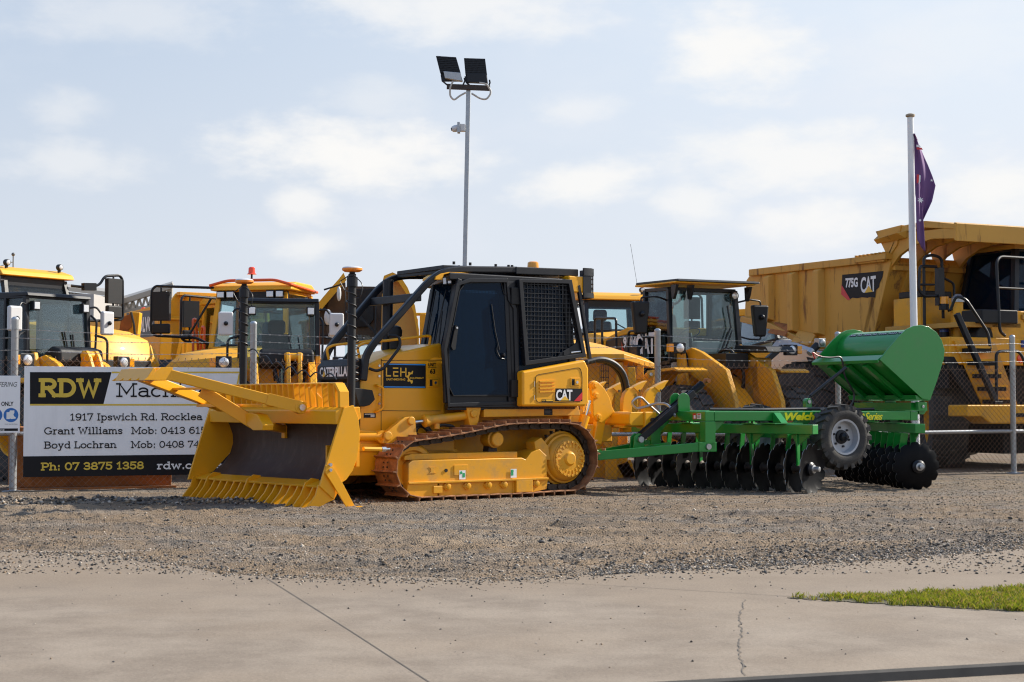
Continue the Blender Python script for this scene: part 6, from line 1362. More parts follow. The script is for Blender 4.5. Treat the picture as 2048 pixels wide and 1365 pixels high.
# ---- compact wheel loaders
def loader(label, loc, a):
    r = root('wheel_loader', label, 'loader', loc, a, 'wheel loaders parked behind the fence')
    lo = [(.48,-.66,1.55),(.48,.66,1.55),(-.95,.70,1.45),(-.95,-.70,1.45)]; hi = [(.40,-.64,3.12),(.40,.64,3.12),(-.90,.66,3.12),(-.90,-.66,3.12)]
    cab_glass(r, lo, hi, .06)
    m = MB(); m.prism([(.50,3.12),(.46,3.19),(-.9,3.22),(-1.0,3.14),(-1.0,3.10)], 'y', -.68, .68); m.obj('cab_roof', BLK, r, bevel=.02)
    m = MB(); m.box(-.95,.45,-.68,.68,1.2,1.5); m.obj('cab_base', BLK, r, bevel=.02)
    for s_ in (1, -1):
        m = MB(); m.bar([(-.1,.69*s_,1.5),(-.1,.67*s_,3.1)], .05, .04, up=(0,1,0)); m.tube(rnd_path([(.52,.72*s_,1.7),(.56,.74*s_,2.75),(.45,.70*s_,2.85)], .05), .02, 8); m.obj('door_post', BLK, r)
        m = MB(); m.box(.44,.54,.52*s_-.07,.52*s_+.07,2.88,3.04); m.m = 1; m.box(.538,.55,.52*s_-.055,.52*s_+.055,2.90,3.02); m.obj('work_light', [BLK, LAMP], r, bevel=.01)
        mirror(r, (.55,.98*s_,2.72), .26, .42, [(.42,.66*s_,2.98),(.48,.80*s_,3.0),(.55,.98*s_,2.75)], WPL)
        m = MB(); m.tube(rnd_path([(.50,.80*s_,1.5),(.60,.95*s_,1.6),(.60,.95*s_,2.45),(.50,.75*s_,2.5)], .1), .022, 8); m.obj('grab_rail', BLK, r)
        headlight(r, (.95,1.02*s_,2.02), s_, .11)
        m = MB(); m.bar([(.80,.55*s_,1.6),(.86,.98*s_,1.92)], .07, .09); m.obj('light_bracket', BLK, r)
        m = MB(); ar = [(.55,2.05),(.80,2.12),(1.10,1.98),(1.9,1.35),(2.35,.70),(2.30,.45),(2.1,.5),(1.75,1.05),(1.0,1.62),(.55,1.85)]
        m.prism(ar, 'y', .50*s_-.06, .50*s_+.06); m.obj('lift_arm', YELV, r, bevel=.015)
        m = MB(); m.prism([(.5,1.2),(.52,2.14),(.68,2.16),(.92,1.3)], 'y', .60*s_, .68*s_); m.box(.58,.72,.05*s_,.60*s_,1.25,1.92); m.obj('tower_plate', YELV, r, bevel=.012)
        m = MB(); m.prism([(.1,1.5),(.3,1.72),(1.3,1.72),(1.65,1.45),(1.6,1.40),(1.28,1.64),(.32,1.64),(.16,1.46)], 'y', .68*s_, 1.28*s_); m.obj('mudguard', YELV, r, bevel=.012)
        wheel_parts(r, (.8,1.0*s_,.76), .74, .50, .32, s_, lug=18, lug_d=.03, rimm=YELV); wheel_parts(r, (-2.1,1.0*s_,.76), .74, .50, .32, s_, lug=18, lug_d=.03, rimm=YELV)
    m = MB()
    for l in (-.10, .10): m.prism([(1.05,1.45),(.95,2.10),(1.02,2.20),(1.12,2.20),(1.20,2.10),(1.45,1.5),(1.40,1.2),(1.15,1.2)], 'y', l+.18-.035, l+.18+.035)
    m.cyl((1.07,.02,2.12),(1.07,.34,2.12),.07); m.obj('tilt_lever', YELV, r, bevel=.012)
    m = MB(); m.cyl((.55,.18,1.75),(1.0,.18,2.05),.07); m.tube(rnd_path([(.6,-.1,1.6),(.9,-.15,1.95),(1.2,-.1,1.7),(1.3,.0,1.4)], .15), .03, 8); m.tube(rnd_path([(.6,.3,1.6),(.85,.4,1.9),(1.1,.35,1.6)], .1), .025, 8); m.obj('hydraulics', DRK, r)
    m = MB(); m.box(1.9,2.3,-.9,.9,.35,.75); m.obj('quick_coupler', YELO, r, bevel=.03)
    m = MB(); m.box(.4,1.6,-.3,.3,.7,1.3); m.obj('front_frame', YELV, r, bevel=.02)
    m = MB(); m.prism([(.55,1.92),(.56,2.16),(.75,2.28),(.98,2.22),(1.0,2.0),(.92,1.92)], 'y', -.40, .55); m.obj('engine_cover', DRK, r, bevel=.10, seg=4)
    seat_wheel(r, -.15, 0, 1.55, .18)
    m = MB(); m.bar([(.50,.30,1.75),(.46,.12,2.55)], .02, .025, up=(1,0,0)); m.bar([(.50,.40,1.75),(.46,.30,2.5)], .02, .025, up=(1,0,0)); m.obj('wiper', BLK, r)
    m = MB(); m.prism([(-1.0,1.0),(-1.0,2.15),(-2.2,2.10),(-3.0,1.9),(-3.15,1.1)], 'y', -.72, .72); m.obj('engine_hood', YELV, r, bevel=.06, seg=3)
    return r
L1_ = loader('compact yellow wheel loader with open glass cab behind the left fence post', (-8.17, 27.13, 0), 145)
L2_ = copy_tree(L1_); L2_.location = (-4.23, 28.44, 0); L2_.rotation_euler = (0, 0, RD(180+102))
tag(L2_, 'compact yellow wheel loader facing forward behind the bulldozer masts', 'loader', 'wheel loaders parked behind the fence')
# ---- large loader
ld = root('large_wheel_loader', 'large yellow wheel loader with black engine cover lettered 950 M behind the plough', 'loader', (3.475, 30.66, 0), 115)
lo = [(.62,-.78,2.14),(.62,.78,2.40),(-1.05,.80,2.0),(-.30,-.82,2.0)]; hi = [(.48,-.74,3.50),(.48,.74,3.50),(-1.0,.78,3.52),(-1.0,-.78,3.52)]
lo = [(.62,-.78,2.10),(.62,.78,2.10),(-.55,.80,2.0),(-.42,-.82,2.0)]; hi = [(.48,-.74,3.50),(.48,.74,3.50),(-.50,.78,3.52),(-.34,-.78,3.52)]
cab_glass(ld, lo, hi, .07)
m = MB(); m.prism([(.60,3.02),(.62,2.14),(.62,1.85),(.55,1.8)], 'y', -.80, -.42) if False else m.box(.63,.645,-.76,-.40,2.12,3.46); m.obj('corner_pane', GLSG, ld)
m = MB(); m.box(.60,.66,-.78,-.30,1.72,2.10); m.obj('cab_corner', CLAD, ld, bevel=.02)
m = MB(); m.prism([(.95,3.585),(.95,3.615),(-.60,3.64),(-.60,3.60)], 'y', -.88, .92); m.obj('cab_roof', YELV, ld, bevel=.015)
m = MB(); m.prism([(.99,3.615),(.97,3.66),(-.62,3.69),(-.64,3.645)], 'y', -.84, 1.0); m.obj('roof_cover', BLK, ld, bevel=.012)
for l in (-.80,-.45,.85):
    m = MB(); m.prism([(.90,3.56),(.85,3.40),(.78,3.28),(.72,3.30),(.70,3.56)], 'y', l-.03, l+.03); m.obj('roof_bracket', BLK, ld, bevel=.008)
for l in (-.40,.66):
    m = MB(); m.lathe([(0,.085),(.07,.085)], (.56,l,3.40), (1,0,0), 16); m.m = 1; m.lathe([(.07,.065),(.085,.04)], (.56,l,3.40), (1,0,0), 16); m.obj('work_light', [BLK, LAMP], ld)
m = MB(); m.box(-.60,.60,-.80,.80,1.5,2.05); m.obj('cab_base', BLK, ld, bevel=.03)
seat_wheel(ld, -.1, -.12, 2.05, .22)
m = MB(); m.quad((-.655,-.28,3.02),(0,1,0),(0,0,1),.22,.10); m.obj('seat_label', SEAT, ld, fix=False)
m = MB(); m.text('CAT', (-.40,-.24,2.82),(0,1,0),(0,0,1),.16,.07,bold=.03); m.obj('seat_lettering', GRYD, ld, fix=False)
m = MB(); m.prism([(.30,2.05),(.30,2.52),(.52,2.50),(.58,2.05)], 'y', -.15, .50); m.obj('console', CLAD, ld, bevel=.05)
m = MB(); m.bar([(.66,.25,2.20),(.64,.55,2.78),(.60,.50,3.2)], .02, .03, up=(1,0,0)); m.bar([(.66,.35,2.20),(.64,.58,2.72)], .02, .03, up=(1,0,0)); m.obj('wiper', BLK, ld)
for s_, l in ((-1,-1.38),(1,1.32)):
    m = MB(); hw = .19; m.hexa([(.55,l-hw*.62,2.62),(.55,l+hw*.62,2.62),(.42,l+hw*.62,2.62),(.42,l-hw*.62,2.62)],[(.55,l-hw,3.24),(.55,l+hw,3.24),(.42,l+hw,3.24),(.42,l-hw,3.24)]); mo_ = m.obj('mirror', DRK, ld, bevel=.04, seg=3)
    m = MB(); m.tube(rnd_path([(.50,.80*s_,3.28),(.55,1.05*s_,3.34),(.52,l,3.32),(.52,l,2.56),(.55,1.05*s_,2.56),(.5,.80*s_,2.62)], .06), .018, 8); m.ball((.58,l,3.0), .055, 8, 5); m.obj('mirror_arm', BLK, mo_)
m = MB(); m.prism([(-.5,1.3),(-.5,2.66),(-1.0,2.66),(-2.9,2.45),(-3.0,1.4)], 'y', -.98, .98); hd = m.obj('engine_cover', BLK, ld, bevel=.04)
m = MB(); m.prism([(-.55,2.665),(-.55,2.82),(-.9,2.82),(-1.8,2.64),(-2.9,2.46),(-1.0,2.665)], 'y', -.90, .90); m.obj('hood_top', YELV, ld, bevel=.03)
m = MB(); m.prism([(-1.75,1.5),(-1.60,2.60),(-3.0,2.44),(-3.1,1.5)], 'y', -1.0, 1.0); m.obj('hood_tail', YELV, ld, bevel=.03)
m = MB(); t9 = [(-0.871,-1,2.393),(-0.639,-1,2.516),(-0.575,-1,2.384),(-0.44,-1,2.509),(-0.407,-1,2.256),(-0.217,-1,2.522),(-0.922,-1,2.322),(-0.863,-1,2.32),(-0.937,-1,2.395)]
m.text('950', (t9[0][0],-.992,t9[0][2]), (1,0,0),(0,0,1), .40, .23, bold=.04); m.obj('lettering', LETW, hd, fix=False); m = MB(); m.text('M', (t9[2][0]+.02,-.992,t9[2][2]), (1,0,0),(0,0,1), .18, .23, bold=.04); m.obj('lettering', LETW, hd, fix=False); m = MB(); m.text('CAT', (t9[4][0]+.04,-.992,t9[4][2]), (1,0,0),(0,0,1), .75, .42, bold=.05); m.obj('lettering', LETW, hd, fix=False)
m = MB(); m.poly2([(0,0),(.16,0),(.0,.34)], (t9[6][0]-.02,-.990,t9[6][2]-.12), (1,0,0),(0,0,1)); m.obj('red_flash', RED, hd, fix=False)
m = MB(); rl = [(-1.0,-1.08,1.9),(-1.0,-1.08,3.0),(-1.9,-1.08,3.05),(-1.9,-1.08,1.9)]; m.tube(rnd_path(rl, .08), .026, 8); m.tube([(-1.7,-1.02,3.04),(-1.7,-1.02,1.9)], .026, 8); m.tube(rnd_path([(.05,-1.05,1.7),(.05,-1.05,2.72),(-.55,-1.05,2.72),(-.6,-1.05,1.7)], .08), .024, 8); m.obj('handrail', BLK, ld)
m = MB(); m.box(-.75,-.2,-1.05,-.80,1.5,2.45); m.obj('tank', BLK, ld, bevel=.04)
m = MB(); m.tube([(-1.0,-.6,3.7),(-1.05,-.72,4.5)], .004, 6); m.obj('aerial', GRYD, ld)
for s_ in (1, -1):
    m = MB(); ar = [(.70,2.30),(.95,2.36),(1.30,2.27),(2.15,1.92),(2.45,1.35),(2.52,.75),(2.25,.70),(2.05,1.10),(1.65,1.55),(.70,1.95)]
    m.prism(ar, 'y', .50*s_-.05, .50*s_+.05); m.obj('lift_arm', YELM, ld, bevel=.015)
    m = MB(); m.prism([(.62,1.3),(.66,2.42),(.85,2.44),(1.1,1.4)], 'y', .62*s_, .68*s_); m.obj('tower_plate', YELM, ld, bevel=.012)
    m = MB(); m.prism([(.60,1.62),(.86,1.92),(1.80,1.96),(1.95,1.92),(1.95,1.88),(1.80,1.91),(.90,1.86),(.66,1.60)], 'y', .80*s_, 1.45*s_); m.obj('mudguard', YELM, ld, bevel=.01)
    wheel_parts(ld, (1.55,1.10*s_,.82), .80, .58, .34, s_, lug=16, lug_d=.035, rimm=YELV, chev=False); wheel_parts(ld, (-2.0,1.10*s_,.82), .80, .58, .34, s_, lug=16, lug_d=.035, rimm=YELV, chev=False)
    headlight(ld, (.98,(-.80 if s_ < 0 else 1.74),2.35), s_, .105)
    m = MB(); m.bar([(.85,(-.72 if s_ < 0 else 1.60),2.42),(.80,(-.55 if s_ < 0 else 1.2),2.1),(.9,(-.4 if s_ < 0 else .8),1.85)], .10, .10); m.obj('light_bracket', BLK, ld, bevel=.01)
m = MB()
for l in (.05, .23): m.prism([(1.55,1.25),(1.50,1.75),(1.44,2.05),(1.50,2.16),(1.62,2.16),(1.70,2.05),(1.72,1.7),(1.85,1.3),(1.75,1.2)], 'y', l+.45-.05, l+.45+.05)
m.cyl((1.57,.42,2.08),(1.57,.80,2.08),.09); m.obj('tilt_lever', YELO, ld, bevel=.015)
m = MB(); m.box(.60,1.5,-.12,.38,1.95,2.25); m.prism([(1.0,2.28),(1.1,2.42),(2.1,2.36),(2.2,2.26)], 'y', .35, .95); m.cyl((.7,.6,1.9),(1.5,.65,2.08),.09); m.tube(rnd_path([(.7,.1,1.7),(1.0,.05,2.3),(1.3,.1,2.35),(1.5,.3,1.9),(1.4,.3,1.5)], .2), .035, 8); m.tube(rnd_path([(.8,-.2,1.8),(1.2,-.25,2.2),(1.5,-.1,1.8),(1.6,.0,1.3)], .2), .03, 8); m.obj('hydraulics', DRK, ld, bevel=.01)
m = MB(); m.cyl((2.0,-.9,.95),(2.0,.9,.95),.16); m.box(1.9,2.3,.1,.9,.75,1.15); m.obj('quick_coupler', RSTP, ld, bevel=.03)
m = MB(); m.box(.66,.76,-.5,1.0,1.0,1.95); m.prism([(.6,.8),(.6,1.9),(1.2,1.8),(1.9,1.2),(1.9,.8)], 'y', -.35, .35); m.obj('front_frame', YELM, ld, bevel=.02)
# spare tyre lying in front of the loader
tt = root('spare_tyre', 'dusty spare tyre lying flat on the ground behind the plough beam', 'tyre', (3.55, 27.9, .9)); m = MB(); m.ringlathe([(-.25,.42),(-.28,.55),(-.22,.70),(0,.74),(.22,.70),(.28,.55),(.25,.42),(0,.38)], (0,0,.0), (0,0,1), 40)
for k in range(24):
    an = 2*math.pi*k/24; m.hexa([(.66*math.cos(an+d),.66*math.sin(an+d),z) for d, z in ((0,-.2),(.14,-.2),(.22,.2),(.08,.2))],[(.77*math.cos(an+d),.77*math.sin(an+d),z) for d, z in ((0,-.2),(.14,-.2),(.22,.2),(.08,.2))])
m.obj('tyre', RUB, tt); m = MB(); m.box(-.6,.6,-.6,.6,-.9,-.3); m.obj('pallet', TRS, tt)
# ---- rigid dump truck
dt = root('rigid_dump_truck', 'huge dusty yellow mining dump truck with ribbed body and canopy at the right', 'dump truck', (10.35, 32.28, 0), 115)
BS = -2.35
m = MB(); side = [(-6.36,3.36),(-6.28,4.22),(-6.03,4.40),(-1.05,4.33),(-1.44,4.90),(-.60,4.95),(-.75,4.55),(-1.15,4.2),(-1.70,2.90),(-2.2,2.3),(-4.02,2.72),(-5.13,3.12)]
for s_ in (1, -1): m.prism(side, 'y', 2.27*s_, 2.37*s_)
m.prism([(-2.0,2.5),(-1.35,4.2),(-1.05,4.33),(-.95,4.2),(-1.62,2.5)], 'y', -2.37, 2.37); m.prism([(-6.36,3.40),(-4.0,2.75),(-2.0,2.4),(-1.7,2.5),(-1.7,2.4),(-2.0,2.28),(-4.0,2.65),(-6.36,3.3)], 'y', -2.3, 2.3)
bd = m.obj('dump_body', YELT, dt, bevel=.012)
for s_ in (1, -1):
    m = MB(); m.bar([(-6.05,2.36*s_,4.38),(-1.05,2.36*s_,4.31)], .20, .16); m.obj('top_rail', YELT, bd, bevel=.02)
    for x in (-5.25,-4.32,-3.35):
        m = MB(); z1 = 2.78+max(0, (-4.0-x))*.33
        m.hexa([(x-.16,2.36*s_,z1),(x+.16,2.36*s_,z1),(x+.10,2.52*s_,z1+.06),(x-.10,2.52*s_,z1+.06)],[(x-.16,2.36*s_,4.30),(x+.16,2.36*s_,4.30),(x+.10,2.52*s_,4.22),(x-.10,2.52*s_,4.22)]); m.obj('body_rib', YELT, bd, bevel=.02)
    m = MB(); m.bar([(-6.3,2.42*s_,3.30),(-5.1,2.42*s_,3.08),(-4.0,2.42*s_,2.72),(-3.2,2.42*s_,2.52)], .24, .14); m.obj('bottom_rail', YELO, bd, bevel=.02)
    for x in (-4.72,-3.80):
        m = MB(); z0 = 2.78+max(0, (-4.0-x))*.33; m.hexa([(x-.34,2.38*s_,z0-.12),(x+.34,2.38*s_,z0-.22),(x+.34,2.62*s_,z0-.20),(x-.34,2.62*s_,z0-.10)],[(x-.34,2.38*s_,z0+.16),(x+.34,2.38*s_,z0+.06),(x+.34,2.42*s_,z0+.06),(x-.34,2.42*s_,z0+.16)]); m.obj('rock_ledge', RSTP if x < -4.5 else YELT, bd, bevel=.015)
# canopy
m = MB()
can = [(-1.44,4.90),(-.60,4.98),(.62,4.84),(1.02,4.72),(1.02,4.46),(.62,4.60),(-.6,4.62),(-.98,4.22),(-1.15,4.2)]
m.prism([(-1.44,4.90),(.10,4.96),(1.02,4.80),(1.02,4.70),(.10,4.82),(-1.3,4.78)], 'y', -2.35, 2.35); cn = m.obj('canopy', YELT, bd, bevel=.012)
m = MB(); m.prism([(.98,4.84),(1.06,4.82),(1.06,4.46),(.98,4.48)], 'y', -2.38, 2.38); m.obj('canopy_lip', YELT, bd, bevel=.02)
m = MB()
for l in (-2.3,-1.72,-1.14,-.56,.02,.6,1.18,1.76,2.3): m.prism([(-1.0,4.1),(-1.25,4.80),(1.0,4.74),(1.0,4.52),(.3,4.58),(-.3,4.50),(-.7,4.34)], 'y', l-.04, l+.04)
m.obj('canopy_ribs', YELT, bd, bevel=.006)
m = MB(); m.hexa([(-1.35,-2.40,4.62),(-.45,-2.40,4.66),(-.45,-2.30,4.70),(-1.40,-2.30,4.70)],[(-1.44,-2.42,4.72),(-.45,-2.62,4.76),(-.45,-2.30,4.84),(-1.44,-2.30,4.82)]); m.obj('canopy_skirt', YELT, bd, bevel=.01)
m = MB(); m.box(-1.98,-.95,-2.50,-2.2,4.28,4.40)
for k in range(8): m.box(-1.95+k*.13,-1.90+k*.13,-2.52,-2.3,4.40,4.43)
m.obj('ledge', YELT, bd, bevel=.006)
m = MB()
for l in (-1.9,-1.2,-.2,.8,1.6): m.prism([(-1.66,2.5),(-1.55,2.5),(-.86,4.2),(-.98,4.2)], 'y', l-.05, l+.05)
m.box(-1.0,-.90,-2.3,2.3,4.05,4.15); m.obj('headboard_ribs', YELT, bd, bevel=.006)
m = MB(); dq = [(-2.573,-2.375,4.076),(-1.174,-2.375,4.051),(-1.211,-2.375,3.921),(-1.303,-2.375,3.808),(-1.325,-2.375,3.721),(-1.43,-2.375,3.671),(-1.46,-2.375,3.513),(-1.608,-2.375,3.539),(-1.714,-2.375,3.524),(-1.893,-2.375,3.548),(-2.073,-2.375,3.537),(-2.218,-2.375,3.559),(-2.351,-2.375,3.522),(-2.586,-2.375,3.669)]
m.add(dq, [tuple(range(len(dq)))]); m.m = 1; rq = [(-2.593,-2.379,3.866),(-2.294,-2.379,3.527),(-2.375,-2.379,3.514),(-2.61,-2.379,3.657)]; m.add(rq, [(0,1,2,3)]); m.m = 2
q7 = [(-2.453,-2.379,3.784),(-2.029,-2.379,3.755),(-2.45,-2.379,3.993),(-1.936,-2.379,3.636),(-1.426,-2.379,3.617),(-1.932,-2.379,3.974)]
U1 = Vector((1,0,0)); dz_ = (q7[1][2]-q7[0][2])
m.text('775G', q7[0], (1,0,-.03), (0,0,1), q7[1][0]-q7[0][0], q7[2][2]-q7[0][2], bold=.04, sp=.95); cat_logo(m, Vector(q7[3]), Vector((1,0,0.01)).normalized(), Vector((0,0,1)), q7[4][0]-q7[3][0], q7[5][2]-q7[3][2], 2, 3); m.obj('side_decal', [LETB, RED, LETW, LETO], bd, fix=False)
# chassis, engine and platform
m = MB(); m.box(-6.0,1.2,-.6,.6,1.2,1.7); m.box(-5.6,-3.0,-1.0,1.0,1.0,1.9); m.obj('chassis', YELO, dt, bevel=.03)
m = MB(); m.box(-1.05,1.30,-2.45,-1.0,2.78,2.88); m.box(-1.2,1.35,-1.0,2.3,2.95,3.05); m.obj('platform', YELO, dt, bevel=.01)
m = MB(); m.box(-.90,-.05,-2.35,-1.45,2.88,3.44); m.obj('air_box', YELM, dt, bevel=.015); m = MB(); m.box(-.80,-.10,-2.3,-1.5,3.44,3.58); m.obj('air_cleaner', DRK, dt, bevel=.03)
m = MB(); m.box(.80,1.30,-1.75,-.55,2.45,3.12); m.box(.40,.80,-2.0,-.5,2.5,3.15); m.obj('engine_box', YELM, dt, bevel=.03)
m = MB(); m.cyl((.7,-2.05,2.6),(.7,-2.05,3.30),.10); m.m = 1; m.lathe([(0,.13),(.08,.13),(.16,.05)], (.7,-2.05,3.30), (0,0,1), 14); m.obj('filler_pipe', [YELM, ALU], dt)
m = MB(); m.box(1.30,1.42,-.62,.75,1.25,3.0); m.obj('radiator_grille', BLK2, dt, bevel=.02); m = MB()
for k in range(14): m.box(1.42,1.44,-.6,.72,1.35+k*.115,1.38+k*.115)
m.obj('grille_bars', DRK, dt)
m = MB(); m.prism([(1.05,2.05),(1.05,2.58),(1.38,2.58),(1.38,2.05)], 'y', -2.85, -.66); m.obj('front_panel', YELM, dt, bevel=.02)
m = MB(); m.quad((1.383,-2.72,2.36),(0,1,0),(0,0,1),.24,.14); m.obj('amber_marker', AMB, dt, fix=False)
for l in (-1.10,-.86):
    m = MB(); m.lathe([(0,.09),(.02,.085),(.03,.05)], (1.38,l,2.18), (1,0,0), 16); m.obj('tail_lamp', REDL, dt)
m = MB(); m.cyl((1.40,-1.0,2.40),(1.40,-1.0,2.54),.09,n=14); m.obj('blue_light', BLUEL, dt)
m = MB(); m.prism([(-2.85,1.28),(-2.85,1.06),(-2.50,1.06),(-2.28,.92),(2.28,.92),(2.5,1.06),(2.85,1.06),(2.85,1.28)], 'x', 1.30, 1.85); m.obj('bumper', YELM, dt, bevel=.03)
m = MB(); m.box(1.85,1.90,-1.7,1.7,1.05,1.12); m.obj('bumper_slot', BLK2, dt)
m = MB(); m.box(-5.5,1.1,-1.3,1.3,.32,1.1); m.obj('underside_shade', BLK2, dt)  # near-black block put in as the shade under the truck
m = MB(); m.box(-.6,1.25,-1.25,1.25,1.0,2.7); m.box(.3,1.05,-2.6,-1.0,1.6,2.5); m.obj('engine_block', BLK2, dt)
# stairway
m = MB(); st0, st1 = (-2.62,2.50), (-1.95,1.28)
for k in range(5):
    t = (k+.5)/5; l = st0[0]+(st1[0]-st0[0])*t*.9; u = st0[1]+(st1[1]-st0[1])*t
    m.box(1.38,1.62,l-.05,l+.55,u-.02,u+.02)
m.obj('stair_tread', YELM, dt)
m = MB(); m.plate([(1.40,-2.78,2.5),(1.40,-2.42,2.5),(1.40,-1.78,1.28),(1.40,-2.10,1.28)], .05); m.obj('stair_stringer', YELM, dt, bevel=.008)
m = MB(); m.plate([(1.385,-2.45,2.5),(1.385,-1.75,2.5),(1.385,-1.20,1.28),(1.385,-1.95,1.28)], .02); m.obj('stair_back', YELO, dt)
m = MB()
for k in range(5):
    t = (k+.5)/5; l = st0[0]+(st1[0]-st0[0])*t*.9; u = st0[1]+(st1[1]-st0[1])*t; m.box(1.41,1.60,l-.03,l+.53,u-.10,u-.022)
m.obj('stair_gap', BLK2, dt)
m = MB(); m.plate([(1.36,-3.05,2.2),(1.36,-2.75,2.2),(1.36,-1.98,1.2),(1.36,-2.25,1.2)], .06); m.bar([(1.70,-2.95,3.0),(1.72,-2.0,1.25)], .10, .10, up=(1,0,0)); m.box(1.66,1.78,-2.12,-1.92,1.15,1.35); m.obj('stair_ram', BLK, dt, bevel=.01)
m = MB(); m.tube(rnd_path([(1.72,-2.02,1.2),(1.72,-2.02,2.3),(1.72,-1.45,2.32),(1.72,-1.30,2.1),(1.72,-1.30,1.2)], .12), .03, 8); m.tube(rnd_path([(1.72,-1.30,2.15),(1.72,-1.15,2.05),(1.72,-1.15,1.4)], .1), .025, 8); m.tube(rnd_path([(1.6,-2.05,2.35),(1.55,-2.05,2.65),(1.50,-2.55,3.3),(1.4,-2.7,3.36),(1.3,-2.75,3.1)], .12), .03, 8); m.tube(rnd_path([(1.45,-1.55,2.62),(1.5,-1.72,2.7),(1.45,-1.74,4.05),(1.4,-1.60,4.16),(1.3,.6,4.16)], .1), .03, 8); m.tube([(1.42,-1.72,3.55),(1.30,.6,3.55)], .022, 8); m.tube([(1.32,-.9,4.16),(1.32,-.9,2.9)], .022, 8); m.obj('handrail', BLK, dt)
# mirror and lamp post on the corner
m = MB(); m.tube(rnd_path([(.30,-2.55,2.6),(.30,-2.55,4.22),(.30,-2.30,4.26),(.30,-2.10,4.20),(.30,-2.08,3.0)], .1), .03, 8); m.tube(rnd_path([(.36,-2.28,4.02),(.36,-2.70,4.02),(.36,-2.74,3.55),(.36,-2.62,3.42),(.36,-2.28,3.44)], .08), .03, 8); m.box(.30,.42,-2.28,-2.14,3.25,4.0); m.tube([(.36,-2.74,3.65),(.36,-2.35,3.66)], .022, 8); m.tube(rnd_path([(.36,-2.1,3.8),(.36,-1.85,3.7),(.36,-1.85,3.2),(.36,-2.0,3.15)], .08), .026, 8); m.obj('mirror_post', BLK, dt)
m = MB(); m.lathe([(0,.10),(.12,.10)], (.42,-2.16,3.16), (0,0,1), 16); m.m = 1; m.lathe([(.12,.10),(.26,.095)], (.42,-2.16,3.16), (0,0,1), 16); m.obj('amber_beacon', [BLK, AMB], dt)
m = MB(); m.lathe([(0,.10),(.10,.10)], (.42,-2.16,2.62), (0,0,1), 16); m.m = 1; m.lathe([(.10,.10),(.24,.095)], (.42,-2.16,2.62), (0,0,1), 16); m.obj('blue_beacon', [BLK, BLUEL], dt)
m = MB(); m.box(.9,1.5,-2.15,-1.25,2.85,3.12); m.lathe([(0,.22),(.3,.22)], (1.0,-1.9,2.6), (1,0,0), 14); m.obj('motor_unit', DRK, dt, bevel=.03)
# cab
cab_glass(dt, [(.72,-.62,3.05),(.72,1.0,3.05),(-.9,1.0,3.05),(-.9,-.62,3.05)], [(.42,-.30,4.45),(.42,.95,4.45),(-.85,.95,4.45),(-.85,-.30,4.45)], .09, BLK, GLSD)
m = MB(); m.box(-.95,.5,-.4,1.05,4.45,4.55); m.obj('cab_roof', YELO, dt, bevel=.02)
for l in (-1.85, 1.85):
    wt = wheel_parts(dt, (0,0,1.06), 1.02, .72, .55, 1 if l > 0 else -1, lug=16, lug_d=.045, rimm=YELV, chev=False); wt.location = (0,l,0); wt.rotation_euler = (0,0,RD(-32))
for l in (-1.85, 1.85): wheel_parts(dt, (-4.35,l,1.12), 1.10, 1.05, .55, 1 if l > 0 else -1, lug=18, lug_d=.05, rimm=YELV, chev=True)
# ---- sloping roofed frame behind the ripper
yf = root('yellow_machine_frame', 'yellow steel machine frame with sloping roof plate and chain guard behind the ripper', 'machine frame', (0,0,0))
A = [(0.826,26.9,2.159), (1.927,26.9,2.159), (2.505,27.5,2.011), (2.415,28.4,2.135), (1.576,28,2.365), (0.86,28,2.517)]
m = MB(); lo_ = [(p[0],p[1],p[2]-.10) for p in A]; n = len(A); m.add(lo_+A, [tuple(range(n-1,-1,-1)), tuple(range(n,2*n))]+[(i,(i+1)%n,n+(i+1)%n,n+i) for i in range(n)]); m.obj('roof_plate', YELM, yf, bevel=.012)
m = MB(); m.bar([(1.641,27.30,2.111),(1.636,27.30,-0.004)], 0.75, 0.06, up=(0,1,0)); m.obj('rear_wall', YELM, yf, bevel=.012)
m = MB(); m.bar([(2.054,27.00,1.929),(2.162,27.00,0.508)], 0.13, 0.12, up=(0,1,0)); m.obj('leg', YELM, yf, bevel=.012)
m = MB(); m.bar([(2.399,27.20,1.821),(2.151,27.20,0.459)], 0.16, 0.12, up=(0,1,0)); m.obj('strut', YELM, yf, bevel=.012)
m = MB(); m.bar([(1.868,27.05,2.017),(1.760,27.05,0.507)], 0.10, 0.12, up=(0,1,0)); m.obj('leg', YELM, yf, bevel=.012)
m = MB(); m.bar([(2.379,28.20,1.822),(2.376,28.20,0.967)], 0.50, 0.06, up=(0,1,0)); m.obj('side_wall', YELV, yf, bevel=.012)
m = MB(); m.bar([(1.699,26.90,0.468),(1.697,26.90,-0.019)], 0.20, 0.30, up=(0,1,0)); m.obj('foot_post', YELM, yf, bevel=.012)
m = MB(); m.bar([(1.608,27.10,0.782),(2.056,27.10,0.005)], 0.22, 0.12, up=(0,1,0)); m.obj('strut', YELM, yf, bevel=.012)
m = MB(); m.bar([(1.658,27.10,0.005),(2.108,27.10,0.178)], 0.34, 0.12, up=(0,1,0)); m.obj('foot_plate', YELM, yf, bevel=.012)
m = MB(); m.bar([(2.234,27.30,1.980),(2.233,27.30,1.718)], 0.12, 0.12, up=(0,1,0)); m.obj('gusset', YELM, yf, bevel=.012)
m = MB()
c0 = Vector((1.516,26.95,1.971)); c1 = Vector((1.514,26.95,1.111))
for k in range(9):
    t = k/8; a = c0.lerp(c1, t); m.bar([a, a+Vector((.155,0,0))], .012, .02, up=(0,1,0))
for k in range(6): m.bar([c0+Vector((.03*k,0,0)), c1+Vector((.03*k,0,0))], .010, .014, up=(0,1,0))
m.obj('chain_guard', BLK, yf)
